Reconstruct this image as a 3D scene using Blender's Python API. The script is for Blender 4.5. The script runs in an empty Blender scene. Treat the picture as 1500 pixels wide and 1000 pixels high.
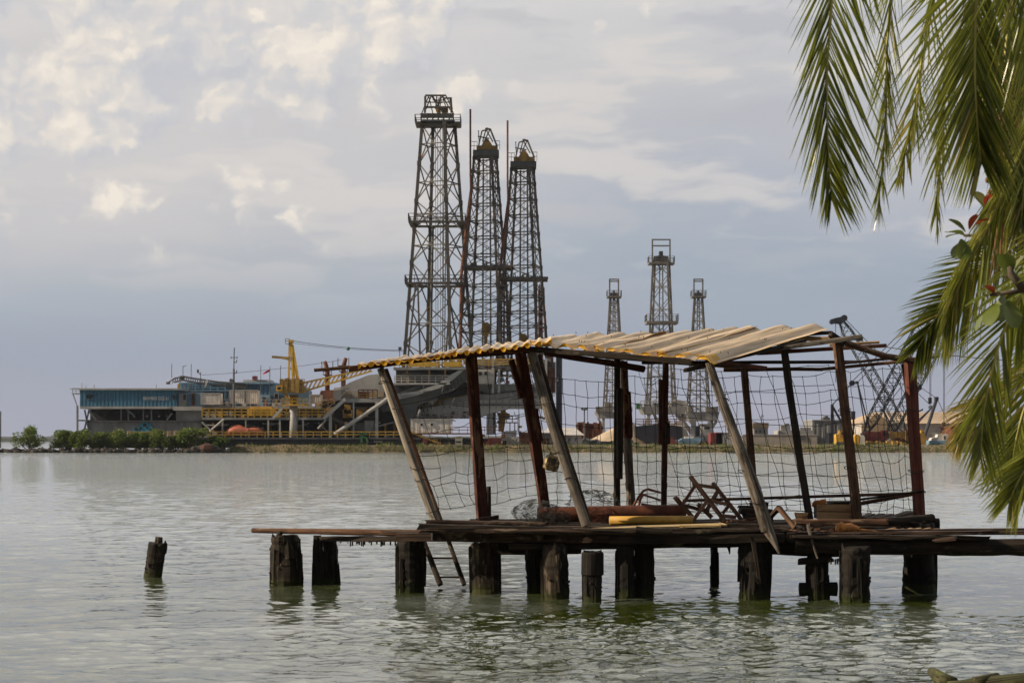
import bpy, math, random
import numpy as np
from mathutils import Vector, Matrix, noise as mnoise
R = math.radians
F = 1500 * 70 / 36; CH = 2.0; HY = 645.0; CX = 750.0
sc = bpy.context.scene
col = sc.collection
Z = Vector((0, 0, 1))

def P(px, py, D):
    """the point at distance D that this pixel of the photograph looks at"""
    return Vector(((px - CX) / F * D, D, CH + (HY - py) / F * D))

def tag(o, label=None, cat=None, group=None, kind=None):
    if label: o['label'] = label
    if cat: o['category'] = cat
    if group: o['group'] = group
    if kind: o['kind'] = kind
    return o

def thing(name, label, cat, loc=(0, 0, 0), group=None):
    o = bpy.data.objects.new(name, None)
    o.empty_display_size = 0.2
    o.location = loc
    col.objects.link(o)
    return tag(o, label, cat, group)

def wloc(o):
    v = Vector((0, 0, 0))
    while o is not None:
        v += o.location
        o = o.parent
    return v

def copy_tree(o, parent=None):
    c = o.copy()
    col.objects.link(c)
    c.parent = parent
    for ch in list(o.children):
        copy_tree(ch, c)
    return c

def frame_of(d, up=Z):
    d = d.normalized()
    if abs(d.dot(up)) > 0.98:
        up = Vector((0, 1, 0)) if abs(d.y) < 0.9 else Vector((1, 0, 0))
    x = d.cross(up).normalized()
    y = x.cross(d).normalized()
    return x, y

class MB:
    """collects pieces of one part and links them as one mesh object"""
    def __init__(s):
        s.v = []; s.f = []; s.g = []; s.t = []; s.m = []
    def add(s, vs, fs, gs=None, tint=0.5, mi=0):
        b = len(s.v)
        s.v.extend([tuple(p) for p in vs])
        s.g.extend([tuple(p) for p in (gs if gs is not None else vs)])
        s.t.extend(tint if isinstance(tint, (list, tuple)) else [tint] * len(vs))
        for f in fs:
            s.f.append([i + b for i in f]); s.m.append(mi)
        return s
    def box(s, c, size, M=None, tint=0.5, mi=0):
        c = Vector(c); hx, hy, hz = (a / 2 for a in size)
        vs = []
        for dx, dy, dz in ((-1,-1,-1),(1,-1,-1),(1,1,-1),(-1,1,-1),(-1,-1,1),(1,-1,1),(1,1,1),(-1,1,1)):
            p = Vector((dx*hx, dy*hy, dz*hz))
            if M is not None: p = M @ p
            vs.append(c + p)
        return s.add(vs, [(0,3,2,1),(4,5,6,7),(0,1,5,4),(1,2,6,5),(2,3,7,6),(3,0,4,7)], tint=tint, mi=mi)
    def bx(s, x0, y0, x1, y1, D, depth, tint=0.5):
        a = P(x0, y1, D); b = P(x1, y0, D)
        return s.box(((a.x+b.x)/2, D + depth/2, (a.z+b.z)/2), (abs(b.x-a.x), depth, abs(b.z-a.z)), tint=tint)
    def prism(s, pts, D, depth, tint=0.5):
        """a solid whose front is this outline, standing at D and running depth metres back"""
        n = len(pts)
        fr = [P(x, y, D) for x, y in pts]
        bk = [p + Vector((0, depth, 0)) for p in fr]
        fs = [tuple(range(n)), tuple(range(2*n-1, n-1, -1))]
        for i in range(n):
            j = (i+1) % n
            fs.append((i, i+n, j+n, j))
        return s.add(fr + bk, fs, tint=tint)
    def beam(s, p0, p1, w, h, up=Z, jit=0.0, seg=1, taper=1.0, seed=0, tint=0.5, bend=0.0):
        p0 = Vector(p0); p1 = Vector(p1); d = p1 - p0; L = d.length
        x, y = frame_of(d, up)
        if jit > 0 or bend: seg = max(seg, int(L / 0.14) + 2)
        rnd = random.Random(seed * 7919 + int(L * 1000))
        off = Vector((rnd.random()*50, rnd.random()*50, rnd.random()*50))
        prof = [(-1,-1),(0,-1),(1,-1),(1,0),(1,1),(0,1),(-1,1),(-1,0)] if jit > 0 else [(-1,-1),(1,-1),(1,1),(-1,1)]
        n = len(prof); vs = []; gs = []
        ang = 0
        for k in range(seg + 1):
            t = k / seg; sc_ = 1 + (taper - 1) * t
            c = p0 + d * t + y * (bend * 4 * t * (1 - t))
            for (a, b) in prof:
                j1 = j2 = j3 = 0
                if jit > 0:
                    q = Vector((t*L*2.2, a*1.3, b*1.3)) + off
                    j1 = mnoise.noise(q) * jit; j2 = mnoise.noise(q + Vector((9, 3, 7))) * jit
                    if abs(a) + abs(b) == 2: j1 -= a*jit*0.25; j2 -= b*jit*0.25
                    if k in (0, seg): j3 = (rnd.random() - 0.5) * jit * 5
                vs.append(c + x*(a*w/2*sc_ + j1) + y*(b*h/2*sc_ + j2) + d.normalized()*j3)
                gs.append(Vector((t*L, a*w/2, b*h/2)) + off)
        fs = []
        for k in range(seg):
            for i in range(n):
                j = (i+1) % n
                fs.append((k*n+i, k*n+j, (k+1)*n+j, (k+1)*n+i))
        fs.append(tuple(range(n-1, -1, -1))); fs.append(tuple(seg*n + i for i in range(n)))
        return s.add(vs, fs, gs, tint)
    def tube(s, pts, r, n=6, tint=0.5, cap=True, jit=0.0, seed=0, flat=1.0):
        pts = [Vector(p) for p in pts]; m = len(pts)
        rs = r if isinstance(r, (list, tuple)) else [r] * m
        vs = []; gs = []; L = 0; x = None
        rnd = random.Random(seed + m)
        off = Vector((rnd.random()*50, rnd.random()*50, rnd.random()*50))
        for k in range(m):
            d = (pts[min(k+1, m-1)] - pts[max(k-1, 0)])
            if d.length < 1e-9: d = Z.copy()
            d.normalize()
            if x is None: x, y = frame_of(d)
            else:
                x = (x - d * x.dot(d)); x.normalize()
            y = d.cross(x)
            if k: L += (pts[k]-pts[k-1]).length
            for i in range(n):
                a = 2*math.pi*i/n; rr = rs[k]
                if jit: rr *= 1 + jit * mnoise.noise(Vector((math.cos(a)*1.4, math.sin(a)*1.4, L*3.0)) + off)
                vs.append(pts[k] + x*(math.cos(a)*rr) + y*(math.sin(a)*rr*flat))
                gs.append(Vector((L, math.cos(a)*rs[k], math.sin(a)*rs[k])) + off)
        fs = []
        for k in range(m-1):
            for i in range(n):
                j = (i+1) % n
                fs.append((k*n+i, k*n+j, (k+1)*n+j, (k+1)*n+i))
        if cap:
            fs.append(tuple(range(n-1, -1, -1))); fs.append(tuple((m-1)*n+i for i in range(n)))
        return s.add(vs, fs, gs, tint)
    def log(s, p0, p1, r0, r1, jit=0.12, n=12, seed=0, bend=0.0, step=0.09, tint=0.5):
        p0 = Vector(p0); p1 = Vector(p1); L = (p1-p0).length; k = max(3, int(L/step))
        x, y = frame_of(p1-p0)
        rnd = random.Random(seed)
        ph = rnd.random()*6
        pts = []; rs = []
        for i in range(k+1):
            t = i/k
            pts.append(p0 + (p1-p0)*t + x*(bend*math.sin(t*math.pi)) + y*(0.3*bend*math.sin(t*5+ph)))
            rs.append(r0 + (r1-r0)*t)
        return s.tube(pts, rs, n, jit=jit, seed=seed, tint=tint)
    def rail(s, p0, p1, h=1.1, gap=1.8, r=0.035, bars=2):
        p0 = Vector(p0); p1 = Vector(p1); L = (p1-p0).length; k = max(1, round(L/gap))
        for i in range(k+1):
            a = p0.lerp(p1, i/k); s.beam(a, a + Z*h, r*2, r*2)
        for b in range(bars):
            o = Z * (h * (b+1) / bars)
            s.beam(p0 + o, p1 + o, r*2, r*2)
        return s
    def build(s, name, mat, parent=None, smooth=False):
        me = bpy.data.meshes.new(name)
        o = bpy.data.objects.new(name, me)
        base = wloc(parent) if parent is not None else Vector((0, 0, 0))
        V = np.array(s.v, dtype=np.float64)
        if parent is None:
            base = Vector((float((V[:,0].min()+V[:,0].max())/2), float((V[:,1].min()+V[:,1].max())/2), float(V[:,2].min())))
            o.location = base
        V = V - np.array(base)
        me.from_pydata(V.tolist(), [], s.f)
        mats = mat if isinstance(mat, (list, tuple)) else [mat]
        for m in mats: me.materials.append(m)
        if len(mats) > 1: me.polygons.foreach_set('material_index', s.m)
        a = me.attributes.new('gc', 'FLOAT_VECTOR', 'POINT')
        a.data.foreach_set('vector', np.array(s.g, dtype=np.float32).ravel())
        a = me.attributes.new('tint', 'FLOAT', 'POINT')
        a.data.foreach_set('value', np.array(s.t, dtype=np.float32))
        if smooth: me.polygons.foreach_set('use_smooth', [True]*len(me.polygons))
        me.update()
        col.objects.link(o)
        if parent is not None: o.parent = parent
        return o

# ------------------------------------------------------------------ materials
class NT:
    def __init__(s, tree): s.t = tree; s.n = tree.nodes; s.l = tree.links
    def put(s, node, idx, v):
        if v is None: return
        if hasattr(v, 'is_linked') or isinstance(v, bpy.types.NodeSocket): s.l.new(v, node.inputs[idx])
        else: node.inputs[idx].default_value = v
    def math(s, op, a, b=None, c=None, clamp=False):
        n = s.n.new('ShaderNodeMath'); n.operation = op; n.use_clamp = clamp
        s.put(n, 0, a); s.put(n, 1, b); s.put(n, 2, c)
        return n.outputs[0]
    def vmath(s, op, a, b=None):
        n = s.n.new('ShaderNodeVectorMath'); n.operation = op
        s.put(n, 0, a)
        if op == 'SCALE': s.put(n, 3, b)
        else: s.put(n, 1, b)
        return n.outputs[0]
    def comb(s, x, y, z):
        n = s.n.new('ShaderNodeCombineXYZ'); s.put(n, 0, x); s.put(n, 1, y); s.put(n, 2, z)
        return n.outputs[0]
    def sep(s, v):
        n = s.n.new('ShaderNodeSeparateXYZ'); s.put(n, 0, v); return n.outputs
    def noise(s, vec, scale=1, detail=4, rough=0.5, dist=0.0, color=False, d2=False):
        n = s.n.new('ShaderNodeTexNoise'); s.put(n, 'Vector', vec)
        if d2: n.noise_dimensions = '2D'
        n.inputs['Scale'].default_value = scale; n.inputs['Detail'].default_value = detail
        n.inputs['Roughness'].default_value = rough; n.inputs['Distortion'].default_value = dist
        return n.outputs['Color' if color else 'Fac']
    def vor(s, vec, scale=1, detail=0, rough=0.5, feature='SMOOTH_F1', smooth=0.6):
        n = s.n.new('ShaderNodeTexVoronoi'); n.feature = feature; n.voronoi_dimensions = '2D'; s.put(n, 'Vector', vec)
        n.inputs['Scale'].default_value = scale; n.inputs['Detail'].default_value = detail
        n.inputs['Roughness'].default_value = rough
        if feature == 'SMOOTH_F1': n.inputs['Smoothness'].default_value = smooth
        return n.outputs['Distance']
    def mapr(s, v, a, b, c=0.0, d=1.0, smooth=True):
        n = s.n.new('ShaderNodeMapRange'); n.interpolation_type = 'SMOOTHSTEP' if smooth else 'LINEAR'
        s.put(n, 0, v); s.put(n, 1, a); s.put(n, 2, b); s.put(n, 3, c); s.put(n, 4, d)
        return n.outputs[0]
    def mix(s, fac, a, b, mode='MIX'):
        n = s.n.new('ShaderNodeMix'); n.data_type = 'RGBA'; n.blend_type = mode
        s.put(n, 0, fac)
        for i, v in ((6, a), (7, b)):
            if isinstance(v, (tuple, list)): v = (*v, 1.0) if len(v) == 3 else v
            s.put(n, i, v)
        return n.outputs[2]
    def ramp(s, fac, stops):
        n = s.n.new('ShaderNodeValToRGB'); s.put(n, 0, fac)
        e = n.color_ramp.elements
        while len(e) < len(stops): e.new(0.5)
        for k, (p, c) in enumerate(stops):
            e[k].position = p; e[k].color = (*c, 1)
        return n.outputs[0]
    def attr(s, name, out='Vector'):
        n = s.n.new('ShaderNodeAttribute'); n.attribute_name = name; return n.outputs[out]

def new_mat(name):
    m = bpy.data.materials.new(name); m.use_nodes = True
    nt = NT(m.node_tree); b = m.node_tree.nodes['Principled BSDF']
    return m, nt, b

def bump(nt, b, h, strength=0.5, dist=0.01):
    n = nt.n.new('ShaderNodeBump'); n.inputs['Strength'].default_value = strength; n.inputs['Distance'].default_value = dist
    nt.l.new(h, n.inputs['Height']); nt.l.new(n.outputs[0], b.inputs['Normal'])

def mul(c, k): return tuple(min(1, x*k) for x in c)

def paint(name, c, rough=0.6, var=0.3, scale=0.8, rust=0.0, rustc=(0.10, 0.04, 0.018), metal=0.0, streak=True, bumps=0.0):
    """weathered paint: blotches, vertical run streaks, rust patches"""
    m, nt, b = new_mat(name)
    g = nt.n.new('ShaderNodeNewGeometry').outputs['Position']
    n1 = nt.noise(g, scale, 5, 0.6)
    cc = nt.mix(nt.mapr(n1, 0.3, 0.7), mul(c, 1 - var), mul(c, 1 + var*0.6))
    if streak:
        st = nt.noise(nt.vmath('MULTIPLY', g, (3.0*scale, 3.0*scale, 0.25*scale)), 1.0, 4, 0.6)
        cc = nt.mix(nt.mapr(st, 0.55, 0.75, 0, 0.5), cc, mul(c, 0.45))
    if rust > 0:
        n2 = nt.noise(g, scale*1.7, 7, 0.65)
        cc = nt.mix(nt.mapr(n2, 0.72 - rust*0.35, 0.80 - rust*0.35), cc, rustc)
    nt.l.new(cc, b.inputs['Base Color'])
    b.inputs['Roughness'].default_value = rough; b.inputs['Metallic'].default_value = metal
    if bumps: bump(nt, b, nt.noise(g, scale*6, 5, 0.6), 0.6, bumps)
    return m

def wood(name, dark, light, patch=None, patch_amt=0.0, rough=0.85, fine=1.0, wet=None):
    """weathered timber with the grain running along each member"""
    m, nt, b = new_mat(name)
    g = nt.attr('gc')
    st = nt.vmath('MULTIPLY', g, (1.6*fine, 34.0*fine, 34.0*fine))
    n1 = nt.noise(st, 1.0, 6, 0.65, 0.6)
    n2 = nt.noise(g, 3.2, 5, 0.6)
    f = nt.math('ADD', nt.math('MULTIPLY', n1, 0.65), nt.math('MULTIPLY', n2, 0.35))
    cc = nt.mix(nt.mapr(f, 0.36, 0.64), dark, light)
    crack = nt.noise(nt.vmath('MULTIPLY', g, (0.7, 55.0, 55.0)), 1.0, 3, 0.5)
    cc = nt.mix(nt.mapr(crack, 0.60, 0.68, 0, 0.85), cc, mul(dark, 0.25))
    if patch:
        n3 = nt.noise(nt.vmath('MULTIPLY', g, (2.0, 7.0, 7.0)), 1.0, 6, 0.7)
        cc = nt.mix(nt.mapr(n3, 0.62 - patch_amt*0.3, 0.70 - patch_amt*0.3), cc, patch)
    if wet:   # slime and barnacles in the tidal band, a stain of the pile itself
        pz = nt.sep(nt.n.new('ShaderNodeNewGeometry').outputs['Position'])[2]
        nz = nt.math('ADD', pz, nt.math('MULTIPLY', nt.math('SUBTRACT', n2, 0.5), 0.25))
        cc = nt.mix(nt.mapr(nz, 0.02, 0.16, 0.9, 0.0), cc, wet)
    nt.l.new(cc, b.inputs['Base Color'])
    b.inputs['Roughness'].default_value = rough
    b.inputs['Specular IOR Level'].default_value = 0.25
    h = nt.math('ADD', nt.math('MULTIPLY', n1, 0.6), nt.math('SUBTRACT', 1.0, nt.mapr(crack, 0.60, 0.68)))
    bump(nt, b, h, 0.8, 0.006)
    return m

def leafmat(name, c1, c2, c3, trans=0.45, rough=0.45):
    m, nt, b = new_mat(name)
    t = nt.attr('tint', 'Fac')
    g = nt.n.new('ShaderNodeNewGeometry').outputs['Position']
    cc = nt.ramp(t, [(0.0, c1), (0.55, c2), (0.9, c2), (1.0, c3)])
    cc = nt.mix(nt.mapr(nt.noise(g, 9, 3), 0.3, 0.7, 0, 0.5), cc, c1)
    nt.l.new(cc, b.inputs['Base Color']); b.inputs['Roughness'].default_value = rough
    tr = nt.n.new('ShaderNodeBsdfTranslucent'); nt.l.new(nt.mix(0.5, cc, mul(c2, 1.6)), tr.inputs[0])
    ms = nt.n.new('ShaderNodeMixShader'); ms.inputs[0].default_value = trans
    nt.l.new(b.outputs[0], ms.inputs[1]); nt.l.new(tr.outputs[0], ms.inputs[2])
    nt.l.new(ms.outputs[0], m.node_tree.nodes['Material Output'].inputs[0])
    return m

M = {}
M['pile'] = wood('pile_timber', (0.005, 0.0045, 0.004), (0.018, 0.015, 0.012), (0.07, 0.055, 0.04), 0.06, wet=(0.022, 0.028, 0.006))
M['pile_pale'] = wood('pile_timber_pale', (0.008, 0.0065, 0.005), (0.038, 0.029, 0.021), (0.13, 0.10, 0.07), 0.25, wet=(0.03, 0.034, 0.008))
M['dark_wood'] = wood('dark_timber', (0.009, 0.007, 0.006), (0.042, 0.030, 0.021), (0.10, 0.08, 0.055), 0.15)
M['deck_wood'] = wood('deck_timber', (0.014, 0.009, 0.007), (0.075, 0.046, 0.032), (0.16, 0.12, 0.085), 0.2)
M['red_wood'] = wood('red_brown_timber', (0.022, 0.009, 0.007), (0.105, 0.034, 0.021), (0.17, 0.10, 0.06), 0.25)
M['brick_wood'] = wood('red_painted_timber', (0.05, 0.018, 0.013), (0.19, 0.058, 0.040), (0.10, 0.05, 0.03), 0.2)
M['grey_log'] = wood('grey_bare_log', (0.05, 0.043, 0.035), (0.21, 0.18, 0.15), (0.05, 0.036, 0.026), 0.25)
M['pale_log'] = wood('pale_bare_log', (0.12, 0.10, 0.08), (0.36, 0.315, 0.26), (0.08, 0.06, 0.04), 0.15)
M['brown_log'] = wood('brown_pole', (0.04, 0.02, 0.012), (0.16, 0.085, 0.05), (0.24, 0.17, 0.11), 0.2)
M['bamboo'] = wood('bamboo', (0.22, 0.13, 0.05), (0.45, 0.30, 0.13), (0.10, 0.06, 0.03), 0.15)
M['yellow_wood'] = wood('yellow_board', (0.36, 0.25, 0.11), (0.60, 0.46, 0.24), (0.30, 0.20, 0.09), 0.15)
M['crate_wood'] = wood('crate_board', (0.26, 0.15, 0.07), (0.50, 0.33, 0.17), (0.16, 0.09, 0.05), 0.15)
M['stool_wood'] = wood('stool_timber', (0.07, 0.035, 0.022), (0.24, 0.14, 0.09), (0.32, 0.22, 0.15), 0.2)
M['yellow_pipe'] = paint('yellow_plastic', (0.50, 0.29, 0.045), 0.6, 0.3, 4, 0.25, (0.14, 0.08, 0.03))
M['rust_pipe'] = paint('rusty_pipe', (0.12, 0.036, 0.018), 0.85, 0.5, 5, 0.45, (0.05, 0.026, 0.018), bumps=0.004)
M['wire'] = paint('rusty_wire', (0.022, 0.018, 0.015), 0.7, 0.3, 5, streak=False)
M['chicken'] = paint('old_wire_mesh', (0.05, 0.055, 0.05), 0.6, 0.3, 5, streak=False)
M['rope'] = paint('tie_wire', (0.05, 0.04, 0.03), 0.8, 0.3, 8, streak=False)
M['jug'] = paint('dirty_plastic_jug', (0.40, 0.30, 0.13), 0.6, 0.4, 12, 0.75, (0.06, 0.035, 0.015))
M['cloth'] = paint('orange_brown_cloth', (0.42, 0.17, 0.04), 0.95, 0.4, 9, 0.25, (0.14, 0.06, 0.03), bumps=0.01)
m, nt, b = new_mat('weathered_sheet')
g = nt.attr('gc')
n1 = nt.noise(nt.vmath('MULTIPLY', g, (1.3, 9.0, 1.0)), 1.0, 6, 0.65)
n2 = nt.noise(g, 2.2, 5, 0.6)
cc = nt.mix(nt.mapr(n1, 0.32, 0.66), (0.29, 0.215, 0.135), (0.64, 0.505, 0.345))
cc = nt.mix(nt.mapr(n2, 0.50, 0.72, 0, 0.6), cc, (0.50, 0.40, 0.29))
n3 = nt.noise(nt.vmath('MULTIPLY', g, (2.0, 14.0, 1.0)), 1.0, 7, 0.7)
cc = nt.mix(nt.mapr(n3, 0.62, 0.72, 0, 0.75), cc, (0.15, 0.10, 0.06))
cc = nt.mix(nt.mapr(nt.noise(nt.vmath('MULTIPLY', g, (0.8, 5.0, 1.0)), 1.0, 4, 0.6), 0.60, 0.70, 0, 0.8), cc, (0.58, 0.36, 0.06))
nt.l.new(cc, b.inputs['Base Color']); b.inputs['Roughness'].default_value = 0.7
bump(nt, b, n1, 0.5, 0.004)
M['sheet_top'] = m
M['black'] = paint('black_gap', (0.012, 0.012, 0.013), 0.8, 0.2, 1)
m, nt, b = new_mat('yellow_sheet')
g = nt.n.new('ShaderNodeNewGeometry').outputs['Position']
cc = nt.mix(nt.mapr(nt.noise(g, 5, 5, 0.65), 0.35, 0.65), (0.80, 0.46, 0.015), (0.62, 0.33, 0.02))
cc = nt.mix(nt.mapr(nt.noise(g, 9, 5, 0.7), 0.60, 0.70), cc, (0.10, 0.055, 0.03))
nt.l.new(cc, b.inputs['Base Color']); b.inputs['Roughness'].default_value = 0.5
tr = nt.n.new('ShaderNodeBsdfTranslucent'); nt.l.new(cc, tr.inputs[0])
ms = nt.n.new('ShaderNodeMixShader'); ms.inputs[0].default_value = 0.3
nt.l.new(b.outputs[0], ms.inputs[1]); nt.l.new(tr.outputs[0], ms.inputs[2])
nt.l.new(ms.outputs[0], m.node_tree.nodes['Material Output'].inputs[0])
M['sheet_yellow'] = m
# shipyard paints
M['blue'] = paint('blue_cladding', (0.05, 0.165, 0.265), 0.55, 0.25, 0.5, 0.12, (0.05, 0.06, 0.07))
M['blue2'] = paint('dull_blue_cladding', (0.06, 0.13, 0.20), 0.6, 0.3, 0.5, 0.2)
M['white'] = paint('white_steel', (0.62, 0.58, 0.54), 0.5, 0.2, 0.9, 0.12, (0.30, 0.18, 0.10))
M['offwhite'] = paint('dirty_white_steel', (0.46, 0.43, 0.40), 0.6, 0.25, 0.7, 0.25, (0.25, 0.14, 0.09))
M['grey'] = paint('grey_steel', (0.22, 0.225, 0.225), 0.55, 0.28, 0.5, 0.2, (0.12, 0.075, 0.05))
M['lgrey'] = paint('light_grey_steel', (0.36, 0.36, 0.355), 0.55, 0.22, 0.5, 0.15, (0.18, 0.11, 0.07))
M['pale_grey'] = paint('pale_grey_steel', (0.52, 0.52, 0.50), 0.55, 0.2, 0.4, 0.15, (0.22, 0.14, 0.09))
M['dgrey'] = paint('dark_grey_steel', (0.075, 0.078, 0.08), 0.6, 0.35, 0.5, 0.25, (0.07, 0.04, 0.025))
M['shade'] = paint('shade_and_machinery_dark', (0.028, 0.028, 0.03), 0.8, 0.5, 0.8, 0.2, (0.05, 0.03, 0.02))  # near-black puts the shade of open decks into colour; some machines too
M['navy'] = paint('navy_hull', (0.018, 0.02, 0.032), 0.6, 0.3, 0.4, 0.25, (0.07, 0.03, 0.02))
M['yellow'] = paint('yellow_steel', (0.55, 0.33, 0.035), 0.55, 0.25, 0.8, 0.25, (0.18, 0.085, 0.03))
M['dyellow'] = paint('rusty_yellow_steel', (0.34, 0.20, 0.04), 0.65, 0.35, 0.9, 0.4, (0.12, 0.06, 0.03))
M['orange'] = paint('faded_orange_fibreglass', (0.52, 0.15, 0.09), 0.55, 0.22, 0.7, 0.0)
M['red'] = paint('red_steel', (0.17, 0.03, 0.027), 0.6, 0.3, 0.8, 0.2)
M['rust'] = paint('rust_steel', (0.15, 0.055, 0.028), 0.85, 0.4, 0.9, 0.3, (0.07, 0.035, 0.025))
M['derrick'] = paint('derrick_steel', (0.075, 0.066, 0.055), 0.6, 0.35, 0.25, 0.35, (0.13, 0.06, 0.03), streak=False)
M['derrick2'] = paint('derrick_grey_steel', (0.16, 0.15, 0.135), 0.6, 0.35, 0.25, 0.3, (0.15, 0.09, 0.06), streak=False)
M['dblue'] = paint('crane_blue_black', (0.03, 0.036, 0.055), 0.6, 0.3, 0.5, 0.15)
M['green'] = paint('green_paint', (0.03, 0.14, 0.05), 0.5, 0.3, 1)
M['tan'] = paint('tan_roof', (0.42, 0.31, 0.20), 0.7, 0.2, 0.15, 0.1)
M['lblue'] = paint('light_blue_paint', (0.20, 0.34, 0.46), 0.5, 0.2, 1)
M['glass'] = paint('dark_window', (0.012, 0.014, 0.018), 0.15, 0.2, 1, streak=False)
M['cyan'] = paint('cyan_paint', (0.03, 0.28, 0.42), 0.6, 0.2, 1.2)
M['letter'] = paint('white_lettering', (0.72, 0.72, 0.70), 0.6, 0.1, 1, streak=False)
M['sand'] = paint('sand_heap', (0.45, 0.36, 0.26), 0.95, 0.2, 0.5, streak=False, bumps=0.1)
M['rock'] = paint('dark_rock', (0.04, 0.035, 0.03), 0.9, 0.5, 1.2, 0.2, (0.12, 0.08, 0.06), streak=False, bumps=0.05)
M['redrock'] = paint('red_earth', (0.07, 0.032, 0.022), 0.95, 0.4, 1.2, streak=False, bumps=0.05)
M['concrete'] = paint('concrete', (0.35, 0.32, 0.28), 0.9, 0.25, 0.6)
M['flag'] = paint('red_flag', (0.45, 0.02, 0.03), 0.8, 0.1, 2, streak=False)
M['palm'] = leafmat('palm_leaflet', (0.012, 0.026, 0.004), (0.25, 0.275, 0.040), (0.50, 0.38, 0.12), 0.40, 0.24)
M['palm_old'] = leafmat('palm_leaflet_old', (0.16, 0.13, 0.03), (0.34, 0.27, 0.07), (0.42, 0.26, 0.10), 0.4)
M['rachis'] = paint('palm_rachis', (0.46, 0.42, 0.12), 0.5, 0.25, 6, streak=False)
M['rachis_brown'] = paint('palm_dry_fibre', (0.16, 0.085, 0.035), 0.9, 0.4, 10, streak=False)
M['almond'] = leafmat('almond_leaf', (0.06, 0.09, 0.015), (0.16, 0.20, 0.04), (0.30, 0.26, 0.12), 0.3, 0.35)
M['almond_red'] = leafmat('almond_leaf_red', (0.14, 0.02, 0.012), (0.28, 0.045, 0.02), (0.30, 0.10, 0.03), 0.4, 0.35)
M['mangrove'] = leafmat('mangrove_leaf', (0.030, 0.055, 0.010), (0.125, 0.18, 0.022), (0.20, 0.23, 0.04), 0.35)
M['grass'] = leafmat('bank_grass', (0.028, 0.055, 0.008), (0.115, 0.145, 0.022), (0.40, 0.28, 0.15), 0.25, 0.7)
M['bark'] = wood('bark', (0.05, 0.04, 0.03), (0.16, 0.13, 0.10))
M['moss_log'] = wood('mossy_log', (0.02, 0.02, 0.010), (0.07, 0.07, 0.03), (0.10, 0.11, 0.03), 0.3)
# ------------------------------------------------------------------ camera, sun, sky
cam = bpy.data.cameras.new('camera'); co = bpy.data.objects.new('camera', cam); col.objects.link(co)
co.location = (0, 0, CH); co.rotation_euler = (R(90), 0, 0)
cam.lens = 70; cam.sensor_width = 36; cam.shift_y = (HY - 500) / 1500
cam.clip_start = 0.1; cam.clip_end = 20000
cam.dof.use_dof = True; cam.dof.focus_distance = 26.0; cam.dof.aperture_fstop = 8
sc.camera = co
SUN_EL, SUN_AZ = R(27), R(188)       # azimuth counted from +X: low in the west, a touch in front of the yard
sd = Vector((math.cos(SUN_EL)*math.cos(SUN_AZ), math.cos(SUN_EL)*math.sin(SUN_AZ), math.sin(SUN_EL)))
sl = bpy.data.lights.new('sun', 'SUN'); so = bpy.data.objects.new('sun', sl); col.objects.link(so)
sl.energy = 4.8; sl.angle = R(0.5); sl.color = (1.0, 0.82, 0.60)
so.rotation_euler = sd.to_track_quat('Z', 'Y').to_euler()
so.location = (-30, -10, 40)
sc.view_settings.view_transform = 'Standard'; sc.view_settings.look = 'None'
sc.view_settings.exposure = 0.2; sc.view_settings.gamma = 1

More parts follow.
